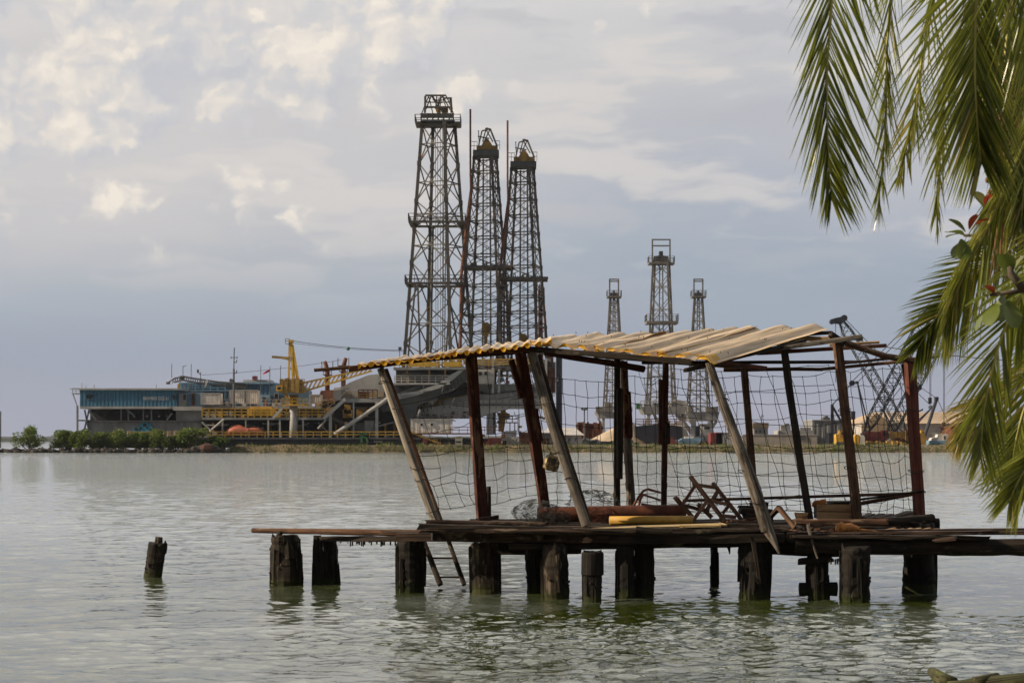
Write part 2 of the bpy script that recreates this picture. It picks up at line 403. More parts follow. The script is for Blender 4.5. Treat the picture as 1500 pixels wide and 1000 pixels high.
def build_world():
    w = bpy.data.worlds.new('World'); sc.world = w; w.use_nodes = True
    nt = NT(w.node_tree); nt.n.clear()
    gen = nt.n.new('ShaderNodeTexCoord').outputs['Generated']
    x, y, z = nt.sep(gen)
    az = nt.math('ARCTAN2', x, y); el = nt.math('ARCSINE', z)
    U = nt.math('DIVIDE', az, 0.2527); V = nt.math('DIVIDE', el, 0.2176)
    Vp = nt.math('MAXIMUM', V, 0.0)
    S = nt.math('MULTIPLY', U, 7.37); T = nt.math('MULTIPLY', V, 6.45)
    p = nt.comb(S, T, 0.0)
    # clear part: pale lavender by the water, slate blue above it, pale grey overhead
    wob = nt.noise(nt.comb(nt.math('MULTIPLY', S, 0.22), nt.math('MULTIPLY', T, 0.5), 3.0), 1.0, 3, 0.5, d2=True)
    v2 = nt.math('ADD', Vp, nt.math('MULTIPLY', nt.math('SUBTRACT', wob, 0.5), 0.35))
    base = nt.ramp(nt.math('DIVIDE', v2, 4.0), [
        (0.0, (0.345, 0.35, 0.425)), (0.045, (0.305, 0.335, 0.415)), (0.085, (0.305, 0.36, 0.435)), (0.135, (0.385, 0.41, 0.475)),
        (0.19, (0.48, 0.482, 0.505)), (0.26, (0.60, 0.59, 0.59)), (0.42, (0.76, 0.73, 0.70)), (0.75, (0.66, 0.64, 0.61)), (1.0, (0.24, 0.24, 0.245))])
    left = nt.math('MULTIPLY', nt.mapr(U, 0.6, -0.8), nt.mapr(V, 0.18, 0.60))
    # long flat banks of stratus
    q = nt.comb(nt.math('MULTIPLY', S, 0.28), nt.math('MULTIPLY', T, 1.35), 0.0)
    q = nt.vmath('ADD', q, nt.vmath('SCALE', nt.noise(nt.vmath('SCALE', p, 0.6), 1.0, 3, 0.5, color=True, d2=True), 0.55))
    st = nt.noise(q, 1.0, 4, 0.52, d2=True)
    hi = nt.mapr(V, 0.22, 0.62)
    base = nt.mix(nt.math('MULTIPLY', nt.mapr(st, 0.50, 0.66), nt.math('MULTIPLY', hi, 0.62)), base, (0.66, 0.615, 0.58))
    base = nt.mix(nt.math('MULTIPLY', nt.mapr(st, 0.47, 0.33), nt.math('MULTIPLY', hi, 0.7)), base, (0.43, 0.435, 0.475))
    base = nt.mix(nt.math('MULTIPLY', left, 0.60), base, (0.64, 0.60, 0.575))
    # heaped cumulus, brightest where it faces the low sun
    warp = nt.vmath('SCALE', nt.vmath('SUBTRACT', nt.noise(p, 1.3, 5, 0.62, color=True, d2=True), (0.5, 0.5, 0.5)), 0.6)
    region = nt.math('ADD', nt.math('MULTIPLY', nt.mapr(V, 0.30, 0.88), nt.mapr(U, 0.20, -0.62)), nt.math('MULTIPLY', nt.math('MULTIPLY', nt.mapr(V, 0.78, 1.08), nt.mapr(U, 0.75, -0.2)), 0.6))
    region = nt.math('MULTIPLY', nt.math('MINIMUM', region, 1.0), nt.mapr(V, 2.6, 1.4))
    def dens(off):
        pp = nt.vmath('ADD', nt.vmath('ADD', p, warp), off)
        a = nt.noise(nt.vmath('MULTIPLY', pp, (0.42, 0.60, 1.0)), 1.0, 5, 0.57, d2=True)
        v_ = nt.vor(nt.vmath('MULTIPLY', pp, (1.0, 1.15, 1.0)), 0.85, 2, 0.55, smooth=0.4)
        return nt.math('ADD', nt.math('MULTIPLY', a, 1.35), nt.math('MULTIPLY', nt.math('SUBTRACT', 0.40, v_), 0.75))
    d0 = dens((0, 0, 0)); d1 = dens((-0.07, 0.07, 0)); d2 = dens((-0.34, 0.40, 0))
    cover = nt.math('ADD', d0, nt.math('MULTIPLY', region, 0.80))
    alpha = nt.math('MULTIPLY', nt.mapr(cover, 0.70, 1.10), nt.mapr(V, 0.26, 0.46))
    alpha = nt.math('MULTIPLY', alpha, nt.mapr(region, 0.03, 0.28, 0.12, 1.0))
    lit = nt.math('ADD', nt.math('ADD', nt.math('MULTIPLY', nt.math('SUBTRACT', d0, d1), 1.0), nt.math('MULTIPLY', nt.math('SUBTRACT', d0, d2), 1.0)), 0.42, clamp=True)
    cl = nt.ramp(lit, [(0.0, (0.49, 0.50, 0.545)), (0.40, (0.585, 0.57, 0.575)), (0.62, (0.68, 0.635, 0.59)), (1.0, (0.86, 0.775, 0.67))])
    sky = nt.mix(nt.math('MULTIPLY', alpha, 0.80), base, cl)
    # unseen bright bank added above to lift the water; sky behind dimmed for contrast
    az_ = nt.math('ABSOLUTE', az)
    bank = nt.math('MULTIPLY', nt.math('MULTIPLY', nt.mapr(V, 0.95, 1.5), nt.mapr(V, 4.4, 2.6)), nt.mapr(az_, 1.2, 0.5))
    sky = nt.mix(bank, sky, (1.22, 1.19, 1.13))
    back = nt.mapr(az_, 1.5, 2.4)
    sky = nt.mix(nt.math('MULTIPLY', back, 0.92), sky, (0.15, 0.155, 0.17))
    ns = nt.n.new('ShaderNodeTexSky'); ns.sky_type = 'NISHITA'; ns.sun_disc = False
    ns.sun_elevation = SUN_EL; ns.sun_rotation = math.pi/2 - SUN_AZ
    ns.air_density = 1.5; ns.dust_density = 3.0
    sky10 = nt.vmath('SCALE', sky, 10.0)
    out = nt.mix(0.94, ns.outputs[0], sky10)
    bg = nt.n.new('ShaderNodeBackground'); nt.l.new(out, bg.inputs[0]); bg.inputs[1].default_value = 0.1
    wo = nt.n.new('ShaderNodeOutputWorld'); nt.l.new(bg.outputs[0], wo.inputs[0])
    w.cycles.sampling_method = 'MANUAL'; w.cycles.sample_map_resolution = 512
build_world()

# ------------------------------------------------------------------ water
def build_water():
    rows = []; D = 9.0
    while D < 420:
        rows.append(D); D += min(max(0.05, D*D/7964*0.55), 6)
    rows += [460, 520, 620, 800, 1200, 2000, 3100]
    rows = np.array(rows)
    u = np.linspace(-0.33, 0.33, 540)
    ext = np.array([0.4, 0.5, 0.62, 0.8])
    u = np.concatenate([-ext[::-1], u, ext])
    Y, Uu = np.meshgrid(rows, u, indexing='ij')
    X = Uu * Y
    dD = np.gradient(rows)[:, None] * np.ones_like(X)
    du = np.gradient(u)[None, :] * Y
    rng = np.random.default_rng(5)
    Zz = np.zeros_like(X)
    near = np.clip((70 - Y) / 45, 0, 1)
    # choppier water in front of the jetty, under the palm's lee it stays wrinkled too
    rough = 0.55 + 0.85*np.exp(-(((X-0.9)/3.2)**2 + ((Y-20.5)/4.0)**2)) + 0.25*np.exp(-(((X-3)/3)**2 + ((Y-24)/4)**2))
    for k in range(95):
        lam = 0.14 * (2.0/0.14) ** rng.random()**1.25
        th = rng.normal(0.35, 0.75) + math.pi/2
        kk = 2*math.pi/lam
        amp = 0.00165 * lam**0.8 * (1.35 if lam < 0.5 else 0.8)
        att = np.clip(lam/(2.2*dD) - 0.6, 0, 1) * np.clip(lam/(2.2*du) - 0.6, 0, 1)
        ph = kk*(X*math.cos(th) + Y*math.sin(th)) + rng.random()*6.28 + 0.6*np.sin(X*0.9+k) + 0.6*np.sin(Y*0.7+k*2)
        w = np.sin(ph)
        Zz += amp * att * (w - 0.35*np.cos(2*ph)) * (rough if lam < 1.0 else 0.8)
    nr, nc = X.shape
    V = np.stack([X, Y, Zz], -1).reshape(-1, 3)
    idx = np.arange(nr*nc).reshape(nr, nc)
    q = np.stack([idx[:-1,:-1], idx[:-1,1:], idx[1:,1:], idx[1:,:-1]], -1).reshape(-1, 4)
    me = bpy.data.meshes.new('water')
    me.vertices.add(len(V)); me.vertices.foreach_set('co', V.ravel())
    me.loops.add(q.size); me.loops.foreach_set('vertex_index', q.ravel().astype(np.int32))
    me.polygons.add(len(q)); me.polygons.foreach_set('loop_start', np.arange(0, q.size, 4, dtype=np.int32))
    me.polygons.foreach_set('use_smooth', np.ones(len(q), dtype=bool))
    me.update(); me.validate()
    o = bpy.data.objects.new('water', me); col.objects.link(o); tag(o, kind='structure')
    m, nt, b = new_mat('lake_water')
    pos = nt.n.new('ShaderNodeNewGeometry').outputs['Position']
    x, y, z = nt.sep(pos)
    # algae-green near the jetty, plainer further out
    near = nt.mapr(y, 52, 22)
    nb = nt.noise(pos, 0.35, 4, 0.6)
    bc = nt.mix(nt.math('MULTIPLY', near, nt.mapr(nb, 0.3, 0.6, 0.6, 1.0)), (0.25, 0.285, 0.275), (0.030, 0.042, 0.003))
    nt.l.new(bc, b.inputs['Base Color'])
    b.inputs['Roughness'].default_value = 0.04; b.inputs['IOR'].default_value = 1.5
    n1 = nt.noise(nt.vmath('MULTIPLY', pos, (1.1, 1.0, 1.0)), 4.2, 4, 0.62, 0.6)
    n2 = nt.noise(pos, 0.9, 3, 0.55, 0.4)
    gust = nt.noise(nt.vmath('MULTIPLY', pos, (0.05, 0.02, 1.0)), 1.0, 4, 0.6)
    h = nt.math('ADD', nt.math('MULTIPLY', n1, 0.35), n2)
    h = nt.math('MULTIPLY', h, nt.mapr(gust, 0.35, 0.65, 0.55, 1.35))
    h = nt.math('MULTIPLY', h, nt.mapr(y, 22, 80, 0.42, 2.7))
    bump(nt, b, h, 1.0, 0.085)
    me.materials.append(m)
build_water()

# ------------------------------------------------------------------ land
def land(name, xs, ys, zf, mat, label=None, cat=None, kind='structure'):
    mb = MB(); n = len(xs)
    vs = [(x, y, zf(x, y)) for y in ys for x in xs]
    fs = [(j*n+i, j*n+i+1, (j+1)*n+i+1, (j+1)*n+i) for j in range(len(ys)-1) for i in range(n-1)]
    mb.add(vs, fs)
    o = mb.build(name, mat, None, True)
    return tag(o, label, cat, None, kind)
def nz(x, y, s, k=0): return mnoise.noise(Vector((x*s, y*s, k)))
M['earth'] = paint('dry_earth', (0.17, 0.13, 0.085), 0.95, 0.35, 0.25, streak=False, bumps=0.05)
M['bank_soil'] = paint('bank_soil', (0.075, 0.065, 0.03), 0.95, 0.4, 0.5, streak=False, bumps=0.05)
M['seabed'] = paint('lake_bed', (0.03, 0.03, 0.012), 0.95, 0.3, 0.4, streak=False)
def rng_(a, b, n): return [a + (b-a)*i/n for i in range(n+1)]
# the yard behind the far shore: low bank with a ragged edge
XL = P(322, 660, 330).x
def yard_z(x, y):
    edge = 325 + 1.2*nz(x, 0, 0.08, 3) + 0.7*nz(x, 0, 0.5, 9)
    t = min(1, max(0, (y - edge) / 6.0)); l = min(1, max(0, (x - XL + 3 + 3*nz(0, y, 0.05)) / 4))
    return -1.5 + (2.75 + 0.25*nz(x, y, 0.3, 2))*t*t*(3-2*t)*l
land('yard_ground', rng_(XL-6, 130, 260), [320,322,323.5,324.5,325.5,326.5,327.5,329,331,334,340,360,400,480,600,900,1600], yard_z, M['earth'])
# near bank under and behind the photographer
def bank_z(x, y):
    r = -0.35 + 0.13*max(0, 11.5 - y + 0.9*max(0, x-2.2)) + 0.05*nz(x, y, 0.8)
    return min(r, 0.55 + 0.1*nz(x, y, 0.3))
land('near_bank', rng_(-45, 45, 90), rng_(-40, 13, 80), bank_z, M['bank_soil'])
land('lake_bed', [-2600, -300, 0, 300, 2600], [8, 60, 300, 1000, 3100], lambda x, y: -2.2, M['seabed'])

# far shore: hills line across the lake (left gap)
M['farwood'] = paint('far_woods', (0.045, 0.06, 0.045), 0.95, 0.3, 0.02, streak=False)
mb = MB(); n = 260; vs = []
for k in range(n+1):
    x = -1500 + 3000*k/n
    h = 7 + 3.0*nz(x, 0, 0.012, 1) + 3.0*abs(nz(x, 0, 0.05, 4)) + 1.5*nz(x, 0, 0.21, 2)
    vs += [(x, 2600, -1), (x, 2606, h*0.75), (x, 2625, h), (x, 2700, h*0.9), (x, 2760, -1)]
fs = [(k*5+j, (k+1)*5+j, (k+1)*5+j+1, k*5+j+1) for k in range(n) for j in range(4)]
mb.add(vs, fs); tag(mb.build('far_woods', M['farwood']), 'far-off low wood on the horizon across the lake', 'woods', None, 'stuff')
# ================================================================== the jetty
def S(px, D): return px * D / F          # pixels to metres at a distance
jet = thing('jetty', 'rickety dark timber jetty on stubby black piles, carrying the wrecked shelter', 'jetty', P(900, 645 + CH*F/26, 26))
def pile(px0, ytop, ywat, w, lean=0.0, mat='pile', jit=0.16, r_top=1.0, seed=0, parent=None, D=None, name='pile', pieces=None):
    D = D or F*CH/(ywat - HY)
    a = P(px0, ywat, D); a.z = 0; b = P(px0 + lean, ytop, D)
    r = S(w, D)/2; d = (b - a).normalized()
    mb = MB()
    n = 16; pts = []; rs = []
    bot = a - d*1.2
    L = (b - bot).length; k = max(6, int(L/0.05))
    rnd = random.Random(seed)
    for i in range(k+1):
        t = i/k; pts.append(bot.lerp(b, t)); rs.append(r*(1 + (r_top-1)*t) * (1 + 0.05*rnd.uniform(-1, 1)))
    mb.tube(pts, rs, n, jit=jit, seed=seed)
    # broken, splintered top
    ids = range(len(mb.v) - n, len(mb.v))
    for i in ids:
        x, y, z = mb.v[i]; q = mnoise.noise(Vector((x*9, y*9, seed)))
        mb.v[i] = (x, y, z + 0.12*q*min(1, r*6))
    # a ring of shells and slime at the splash line
    for i in range(26):
        an = rnd.random()*6.28; h = rnd.uniform(0.02, 0.26) if rnd.random() < 0.5 else rnd.uniform(0.2, 0.3)
        c = a + d*h + Vector((math.cos(an)*r*0.98, math.sin(an)*r*0.98, 0))
        s_ = rnd.uniform(0.008, 0.02)
        mb.box(c, (s_*1.6, s_*1.6, s_), Matrix.Rotation(rnd.random()*3, 3, 'Z') @ Matrix.Rotation(rnd.random()*2, 3, 'X'))
    # bark strips and vertical ridges
    for i in range(7):
        an = rnd.random()*6.28; t0 = rnd.uniform(0.55, 0.7); t1 = rnd.uniform(0.8, 1.0)
        o_ = Vector((math.cos(an)*r*1.0, math.sin(an)*r*1.0, 0))
        mb.beam(bot.lerp(b, t0) + o_, bot.lerp(b, t1) + o_*r_top, r*0.35, r*0.14, jit=0.012, seed=seed+i)
    if pieces: pieces(mb, a, b, r, D)
    return mb.build(name, M[mat], parent)
def notch2(mb, a, b, r, D):
    mb.log(b + Vector((-r*0.75, 0, -0.20)), b + Vector((-r*0.30, 0, 0.075)), r*0.30, r*0.16, seed=3)
    mb.log(b + Vector((r*0.35, -r*0.3, -0.30)), b + Vector((r*0.2, -r*0.2, 0.02)), r*0.62, r*0.5, seed=5)
def stub(mb, a, b, r, D):
    mb.log(b + Vector((0, 0, -0.08)), b + Vector((S(2, D), 0, 0.10)), r*0.55, r*0.42, seed=8)
    mb.beam(b + Vector((r*0.75, 0, -0.12)), b + Vector((r*0.95, 0, 0.0)), r*0.5, r*0.5, jit=0.02, seed=9)
def ragged(mb, a, b, r, D):
    rnd = random.Random(44)
    for i in range(9):
        an = rnd.uniform(-3.0, 0.2); o_ = Vector((math.cos(an)*r*0.85, math.sin(an)*r*0.85, 0)); h0 = rnd.uniform(0.0, 0.25); h1 = h0 + rnd.uniform(0.15, 0.5)
        mb.beam(a + o_*1.15 + Z*h0, a + o_ + Z*h1, r*rnd.uniform(0.25, 0.6), r*0.4, jit=0.03, seed=i)
def crosspiece(mb, a, b, r, D):
    mb.log(P(1171, 862, D), P(1226, 862, D), S(10, D), S(10, D), jit=0.2, seed=6)
    mb.beam(P(1173, 822, D-.1), P(1214, 818, D-.1), S(8, D), S(9, D), jit=0.02, seed=7)
pile(418, 786, 856, 46, 0, 'pile_pale', 0.22, 0.92, 1, jet, pieces=notch2)
pile(478, 790, 855, 38, -2, 'pile', 0.2, 0.86, 2, jet, pieces=ragged)
pile(601, 790, 866, 40, 0, 'pile', 0.12, 1.0, 3, jet)
pile(711, 795, 868, 40, -1, 'pile_pale', 0.14, 1.0, 4, jet)
pile(784, 800, 868, 24, -2, 'pile', 0.15, 1.05, 5, jet)
pile(815, 798, 876, 40, -2, 'pile_pale', 0.1, 0.92, 6, jet)
pile(916, 800, 876, 26, 0, 'pile', 0.12, 1.0, 7, jet)
pile(944, 800, 874, 30, 0, 'pile', 0.15, 1.0, 8, jet)
pile(1047, 795, 858, 11, -1, 'pile', 0.15, 1.0, 9, jet)
pile(1104, 780, 876, 42, 3, 'pile', 0.25, 1.05, 10, jet, pieces=ragged)
pile(1199, 800, 876, 30, -2, 'pile', 0.22, 1.0, 11, jet, pieces=crosspiece)
pile(1254, 800, 880, 42, 0, 'pile', 0.14, 1.0, 12, jet)
pile(1346, 765, 866, 46, 0, 'pile', 0.14, 1.0, 13, jet)
# free-standing piles beside it
tag(pile(223, 796, 845, 25, 8, 'pile_pale', 0.2, 0.95, 14, name='wooden_pile', pieces=stub), 'lone dark leaning pile stump with notched top, in open water left of the jetty', 'pile')
def collar(mb, a, b, r, D):
    mb.tube([b + Z*-0.30, b + Z*-0.28, b + Z*-0.02, b + Z*0.0, b + Z*0.0, b + Z*-0.05], [r*1.0, r*1.22, r*1.2, r*1.1, r*0.9, r*0.85], 18, jit=0.05, seed=3, cap=False)
tag(pile(868, 808, 880, 27, 0, 'pile', 0.08, 1.0, 15, name='wooden_pile', pieces=collar), 'short free-standing round pile with a wider collared head, in front of the deck', 'pile')

def plank(name, p0, p1, w, h, mat='deck_wood', jit=0.012, seed=0, parent=jet, bend=0.0, taper=1.0):
    return MB().beam(p0, p1, w, h, jit=jit, seed=seed, bend=bend, taper=taper).build(name, M[mat], parent)
# deck boards run along the jetty; lowest front edge first
DZ = 0.90
rnd = random.Random(12)
rowsD = [(25.35, 845, 1150, -0.02), (25.36, 617, 860, -0.035), (25.62, 628, 1110, 0.0), (25.9, 640, 1020, 0.0), (26.2, 622, 1190, 0.01), (26.5, 660, 1180, 0.0), (26.8, 640, 1200, 0.0), (27.1, 680, 1330, 0.01), (27.4, 650, 1320, 0.0), (27.7, 690, 1300, 0.0), (28.0, 700, 1355, 0.0)]
for i, (D, x0, x1, dz) in enumerate(rowsD):
    a = P(x0, 645, D); b = P(x1, 645, D); a.z = b.z = DZ + dz - 0.02
    b.z += rnd.uniform(-0.02, 0.02)
    plank('deck_plank', a, b, rnd.uniform(0.20, 0.27), rnd.uniform(0.035, 0.06), 'deck_wood' if i % 3 else 'dark_wood', 0.014, i)
# stacked, rotting edge boards on the front
plank('deck_plank', P(614, 771, 25.2), P(862, 777, 25.15), 0.12, 0.075, 'dark_wood', 0.02, 31)
plank('deck_plank', P(700, 777, 25.1), P(1000, 780, 25.1), 0.10, 0.055, 'deck_wood', 0.024, 32)
plank('deck_plank', P(840, 777, 25.12), P(1130, 777, 25.1), 0.12, 0.06, 'dark_wood', 0.026, 33)
plank('deck_plank', P(626, 764, 25.5), P(800, 767, 25.45), 0.12, 0.055, 'deck_wood', 0.014, 34)
plank('deck_plank', P(562, 779, 26.6), P(640, 781, 26.2), 0.12, 0.035, 'deck_wood', 0.01, 35)
# main front beam and the ones under it
plank('beam', P(580, 786, 26.0), P(900, 789, 25.25), 0.14, 0.105, 'deck_wood', 0.014, 41)
plank('beam', P(895, 789, 25.22), P(1150, 787, 25.1), 0.16, 0.125, 'dark_wood', 0.018, 42)
plank('beam', P(745, 800, 25.5), P(1105, 796, 25.4), 0.16, 0.085, 'dark_wood', 0.015, 43)
plank('beam', P(730, 802, 26.6), P(850, 802, 26.4), 0.16, 0.17, 'dark_wood', 0.015, 44)
plank('beam', P(640, 780, 27.8), P(1330, 776, 27.8), 0.14, 0.14, 'dark_wood', 0.012, 45)
for i, px in enumerate((640, 711, 790, 870, 930, 1010, 1060, 1104, 1160, 1200, 1254, 1300)):
    D0 = 25.3 if px < 1150 else 25.0
    a = P(px, 645, D0); b = P(px - 12, 645, 28.2); a.z = b.z = DZ - 0.12
    if px < 1150: b.z -= 0.005
    plank('joist', a, b, 0.11, 0.11, 'dark_wood', 0.01, 60+i)
# narrow catwalk to the left
MB().log(P(370, 776.5, 27.9), P(640, 781, 26.6), 0.036, 0.05, 0.1, 10, 3).build('catwalk_pole', M['brown_log'], jet)
mb = MB().beam(P(470, 789, 27.7), P(592, 789, 26.7), 0.10, 0.075, jit=0.016, seed=50)
rnd = random.Random(2)
for i in range(26):
    t = rnd.random(); a = P(470 + 122*t, 793, 27.7 - t)
    mb.beam(a, a - Z*rnd.uniform(0.01, 0.06), 0.02, 0.015, jit=0.004, seed=i)
mb.build('beam', M['dark_wood'], jet)
# heavy timbers to the right, towards the shore
def bark_log(p0, p1, r0, r1, seed, mat='dark_wood', name='beam', bend=0.0):
    return MB().log(p0, p1, r0, r1, 0.22, 14, seed, bend, 0.06).build(name, M[mat], jet)
bark_log(P(1165, 797, 25.1), P(1560, 803, 25.0), 0.115, 0.105, 71, 'dark_wood')
bark_log(P(1545, 802, 25.2), P(1900, 804, 25.0), 0.11, 0.10, 79, 'dark_wood')
pile(1600, 795, 870, 40, 0, 'pile', 0.14, 1.0, 16, jet)
pile(1840, 795, 872, 40, 0, 'pile', 0.14, 1.0, 17, jet)
bark_log(P(1090, 796, 25.6), P(1230, 800, 25.5), 0.15, 0.13, 72, 'dark_wood')
plank('beam', P(1070, 772, 25.6), P(1175, 778, 25.5), 0.18, 0.13, 'dark_wood', 0.03, 73)
plank('deck_plank', P(1160, 781, 25.2), P(1880, 777, 25.0), 0.2, 0.045, 'deck_wood', 0.012, 74)
plank('deck_plank', P(1165, 786, 25.0), P(1450, 787, 24.9), 0.14, 0.05, 'dark_wood', 0.016, 75)
plank('deck_plank', P(1250, 777.5, 25.5), P(1900, 772, 25.3), 0.2, 0.04, 'deck_wood', 0.01, 76)
plank('deck_plank', P(1370, 791, 24.9), P(1400, 788, 24.8), 0.2, 0.05, 'deck_wood', 0.012, 77)
plank('deck_plank', P(1240, 782, 25.7), P(1890, 778, 25.6), 0.2, 0.04, 'deck_wood', 0.01, 78)
# raised log rail and pad along the right-hand edge of the deck
bark_log(P(1165, 766, 26.0), P(1300, 765, 26.1), 0.05, 0.052, 81, 'brown_log', 'edge_pole')
bark_log(P(1296, 765, 26.1), P(1366, 760, 26.4), 0.06, 0.07, 82, 'dark_wood', 'edge_pole')
bark_log(P(1322, 769, 26.5), P(1375, 768, 26.5), 0.10, 0.085, 83, 'dark_wood', 'edge_pole')
plank('deck_plank', P(1165, 775, 25.7), P(1320, 772, 26.2), 0.16, 0.06, 'dark_wood', 0.025, 84)
# splintered struts on the front of the big pile
plank('strut', P(1103, 790, 24.95), P(1112, 850, 24.98), 0.07, 0.05, 'dark_wood', 0.02, 91, taper=0.6)
plank('strut', P(1184, 770, 25.0), P(1196, 815, 24.95), 0.07, 0.05, 'grey_log', 0.015, 92, taper=0.35)
MB().tube([P(1064, 796, 25.3), P(1068, 802, 25.25), P(1069, 811, 25.25)], [0.02, 0.022, 0.008], 6, jit=0.2).build('splinter', M['dark_wood'], jet)
mb = MB()
for i in range(9):
    a = P(1214 + i*3.2, 818, 25.05); mb.beam(a, a - Z*rnd.uniform(0.02, 0.07), 0.02, 0.02, jit=0.006, seed=i)
mb.build('weed_fringe', M['dark_wood'], jet)
mb = MB()
for i in range(60):
    t = rnd.random(); a = P(1140 + 120*t, 776 + rnd.uniform(-2, 3), 25.3)
    mb.beam(a, a + Vector((rnd.uniform(-.15, .15), rnd.uniform(-.1, .1), rnd.uniform(-.03, .03))), 0.012, 0.012, jit=0.003, seed=i)
mb.build('twig_litter', M['brown_log'], jet)

# ladder slung under the deck
lad = thing('ladder', 'thin dark wooden ladder hanging under the left end of the deck into the water', 'ladder', P(650, 853, 26.9))
MB().log(P(618, 786, 27.3), P(645, 856, 26.9), 0.035, 0.04, 0.1, 8, 1).build('rail', M['dark_wood'], lad)
MB().log(P(655, 786, 27.3), P(680, 856, 26.9), 0.03, 0.034, 0.1, 8, 2).build('rail', M['dark_wood'], lad)
for y in (817, 845):
    t = (y - 786)/70
    MB().tube([P(618 + 27*t, y, 27.3-.4*t), P(655 + 25*t, y, 27.3-.4*t)], 0.014, 6).build('rung', M['dark_wood'], lad)

# mossy log lying in the shallows
dl = MB()
dl.log(P(1364, 982, 16.1), P(1392, 1006, 15.8), 0.035, 0.09, 0.15, 12, 4)
dl.log(P(1388, 1010, 15.7), P(1560, 999, 15.6), 0.08, 0.10, 0.2, 12, 5, 0.03)
dl.log(P(1428, 1000, 15.6), P(1462, 990, 15.7), 0.05, 0.03, 0.2, 10, 6)
tag(dl.build('driftwood_log', M['moss_log'], None, True), 'mossy driftwood log with an upturned stub, breaking the water at the bottom right', 'log')

# ================================================================== the shelter
sh = thing('shelter', 'half-collapsed open shelter of leaning posts under a sagging corrugated roof', 'shelter', P(930, 768, 26.5))
def post(mb, mat): return mb.build('post', M[mat], sh)
def sq(x0, y0, x1, y1, D0, D1, wpx, mat, seed, depth=None, jit=0.008, name='post', bend=0.0, taper=1.0):
    w = S(wpx, D0)*0.86
    a, b = P(x1, y1, D1), P(x0, y0, D0)
    # narrow side faces the camera with a slight turn, so the lit flank shows
    up = Vector((0.34, -1, 0))
    return MB().beam(a, b, w, depth or w*0.75, up=up, jit=jit, seed=seed, bend=bend, taper=taper).build(name, M[mat], sh)
def rl(x0, y0, x1, y1, D0, D1, w0, w1, mat, seed, name='post', bend=0.0, jit=0.12):
    return MB().log(P(x0, y0, D0), P(x1, y1, D1), S(w0, D0)/2, S(w1, D1)/2, jit, 12, seed, bend).build(name, M[mat], sh)
rl(557, 540, 641, 771, 25.8, 25.5, 11, 13, 'pale_log', 1, bend=0.02)
rl(564, 541, 648, 768, 26.0, 25.7, 9, 8, 'brown_log', 2, bend=0.02)
sq(690, 520, 707, 764, 26.6, 26.6, 18, 'red_wood', 3)
rl(716, 712, 714, 764, 26.9, 26.9, 6, 12, 'dark_wood', 4, 'stub_post')
sq(699, 762, 729, 757, 26.3, 26.5, 7, 'deck_wood', 5, name='chock')
sq(762, 515, 801, 764, 27.2, 27.9, 17, 'red_wood', 6, bend=0.03)
sq(749, 528, 764, 582, 27.3, 27.3, 9, 'red_wood', 7, name='splint')
sq(784, 600, 792, 645, 27.6, 27.7, 9, 'red_wood', 8, name='splint')
rl(779, 517, 858, 770, 25.9, 25.5, 15, 14, 'grey_log', 9, bend=0.03)
rl(789, 520, 862, 764, 26.1, 25.75, 9, 8, 'dark_wood', 10, bend=0.03)
sq(904, 519, 904, 765, 27.2, 27.4, 10, 'dark_wood', 11)
sq(908, 569, 908, 700, 27.0, 27.1, 10, 'dark_wood', 12, name='splint')
sq(914, 530, 919, 640, 27.7, 27.9, 11, 'red_wood', 13)
rl(919, 636, 926, 764, 27.95, 28.0, 12, 13, 'grey_log', 14)
sq(921, 575, 924, 640, 27.85, 27.9, 7, 'red_wood', 15, name='splint')
sq(975, 526, 972, 766, 27.2, 27.4, 9.5, 'red_wood', 16)
sq(968, 556, 967, 650, 27.1, 27.2, 6, 'red_wood', 17, name='splint')
sq(978, 620, 978, 650, 27.15, 27.2, 8, 'dark_wood', 18, name='splint')
rl(1040, 530, 1124, 776, 25.15, 25.05, 12, 20, 'grey_log', 19, bend=0.05)
MB().log(P(1121, 768, 25.05), P(1142, 810, 24.95), S(18, 25)/2, S(4, 25)/2, 0.3, 10, 20).build('splinter', M['grey_log'], sh)
sq(1090, 538, 1107, 764, 27.8, 27.9, 11, 'brown_log', 21, bend=0.01)
sq(1147, 499, 1187, 764, 26.7, 26.5, 11, 'dark_wood', 22, bend=-0.03)
sq(1226, 499, 1256, 764, 26.7, 26.6, 14, 'brown_log', 23, bend=0.01)
sq(1333, 530, 1347, 762, 27.2, 27.2, 17, 'brick_wood', 24)
sq(1322, 534, 1336, 628, 27.3, 27.3, 5, 'dark_wood', 25, name='strut')
# roof timbers
def bar(x0, y0, x1, y1, D0, D1, hpx, mat, seed, name='rafter', bend=0.0, w=None):
    h = S(hpx, D0)
    return MB().beam(P(x0, y0, D0), P(x1, y1, D1), w or h, h, jit=0.008, seed=seed, bend=bend).build(name, M[mat], sh)
bar(512, 541, 775, 511, 25.75, 25.75, 8, 'red_wood', 1, 'eave_beam', 0.02)
bar(775, 511, 1012, 530, 25.75, 25.15, 8, 'dark_wood', 2, 'eave_beam')
rl(460, 542, 566, 534, 25.9, 26.0, 5, 5, 'brown_log', 3, 'rafter')
rl(560, 531, 800, 512, 27.8, 28.0, 7, 7, 'dark_wood', 4, 'rafter')
rl(798, 516, 943, 541, 26.3, 26.9, 8, 10, 'red_wood', 5, 'rafter', 0.02)
rl(870, 522, 1105, 539, 28.0, 28.0, 5, 5, 'brown_log', 6, 'rafter', -0.02)
rl(940, 531, 1255, 530, 27.5, 27.4, 5, 5, 'dark_wood', 7, 'rafter')
rl(1060, 541, 1205, 541, 27.9, 27.6, 6, 5, 'brown_log', 8, 'rafter', -0.02)
rl(1200, 541, 1335, 528, 27.6, 27.2, 5, 5, 'brown_log', 9, 'rafter')
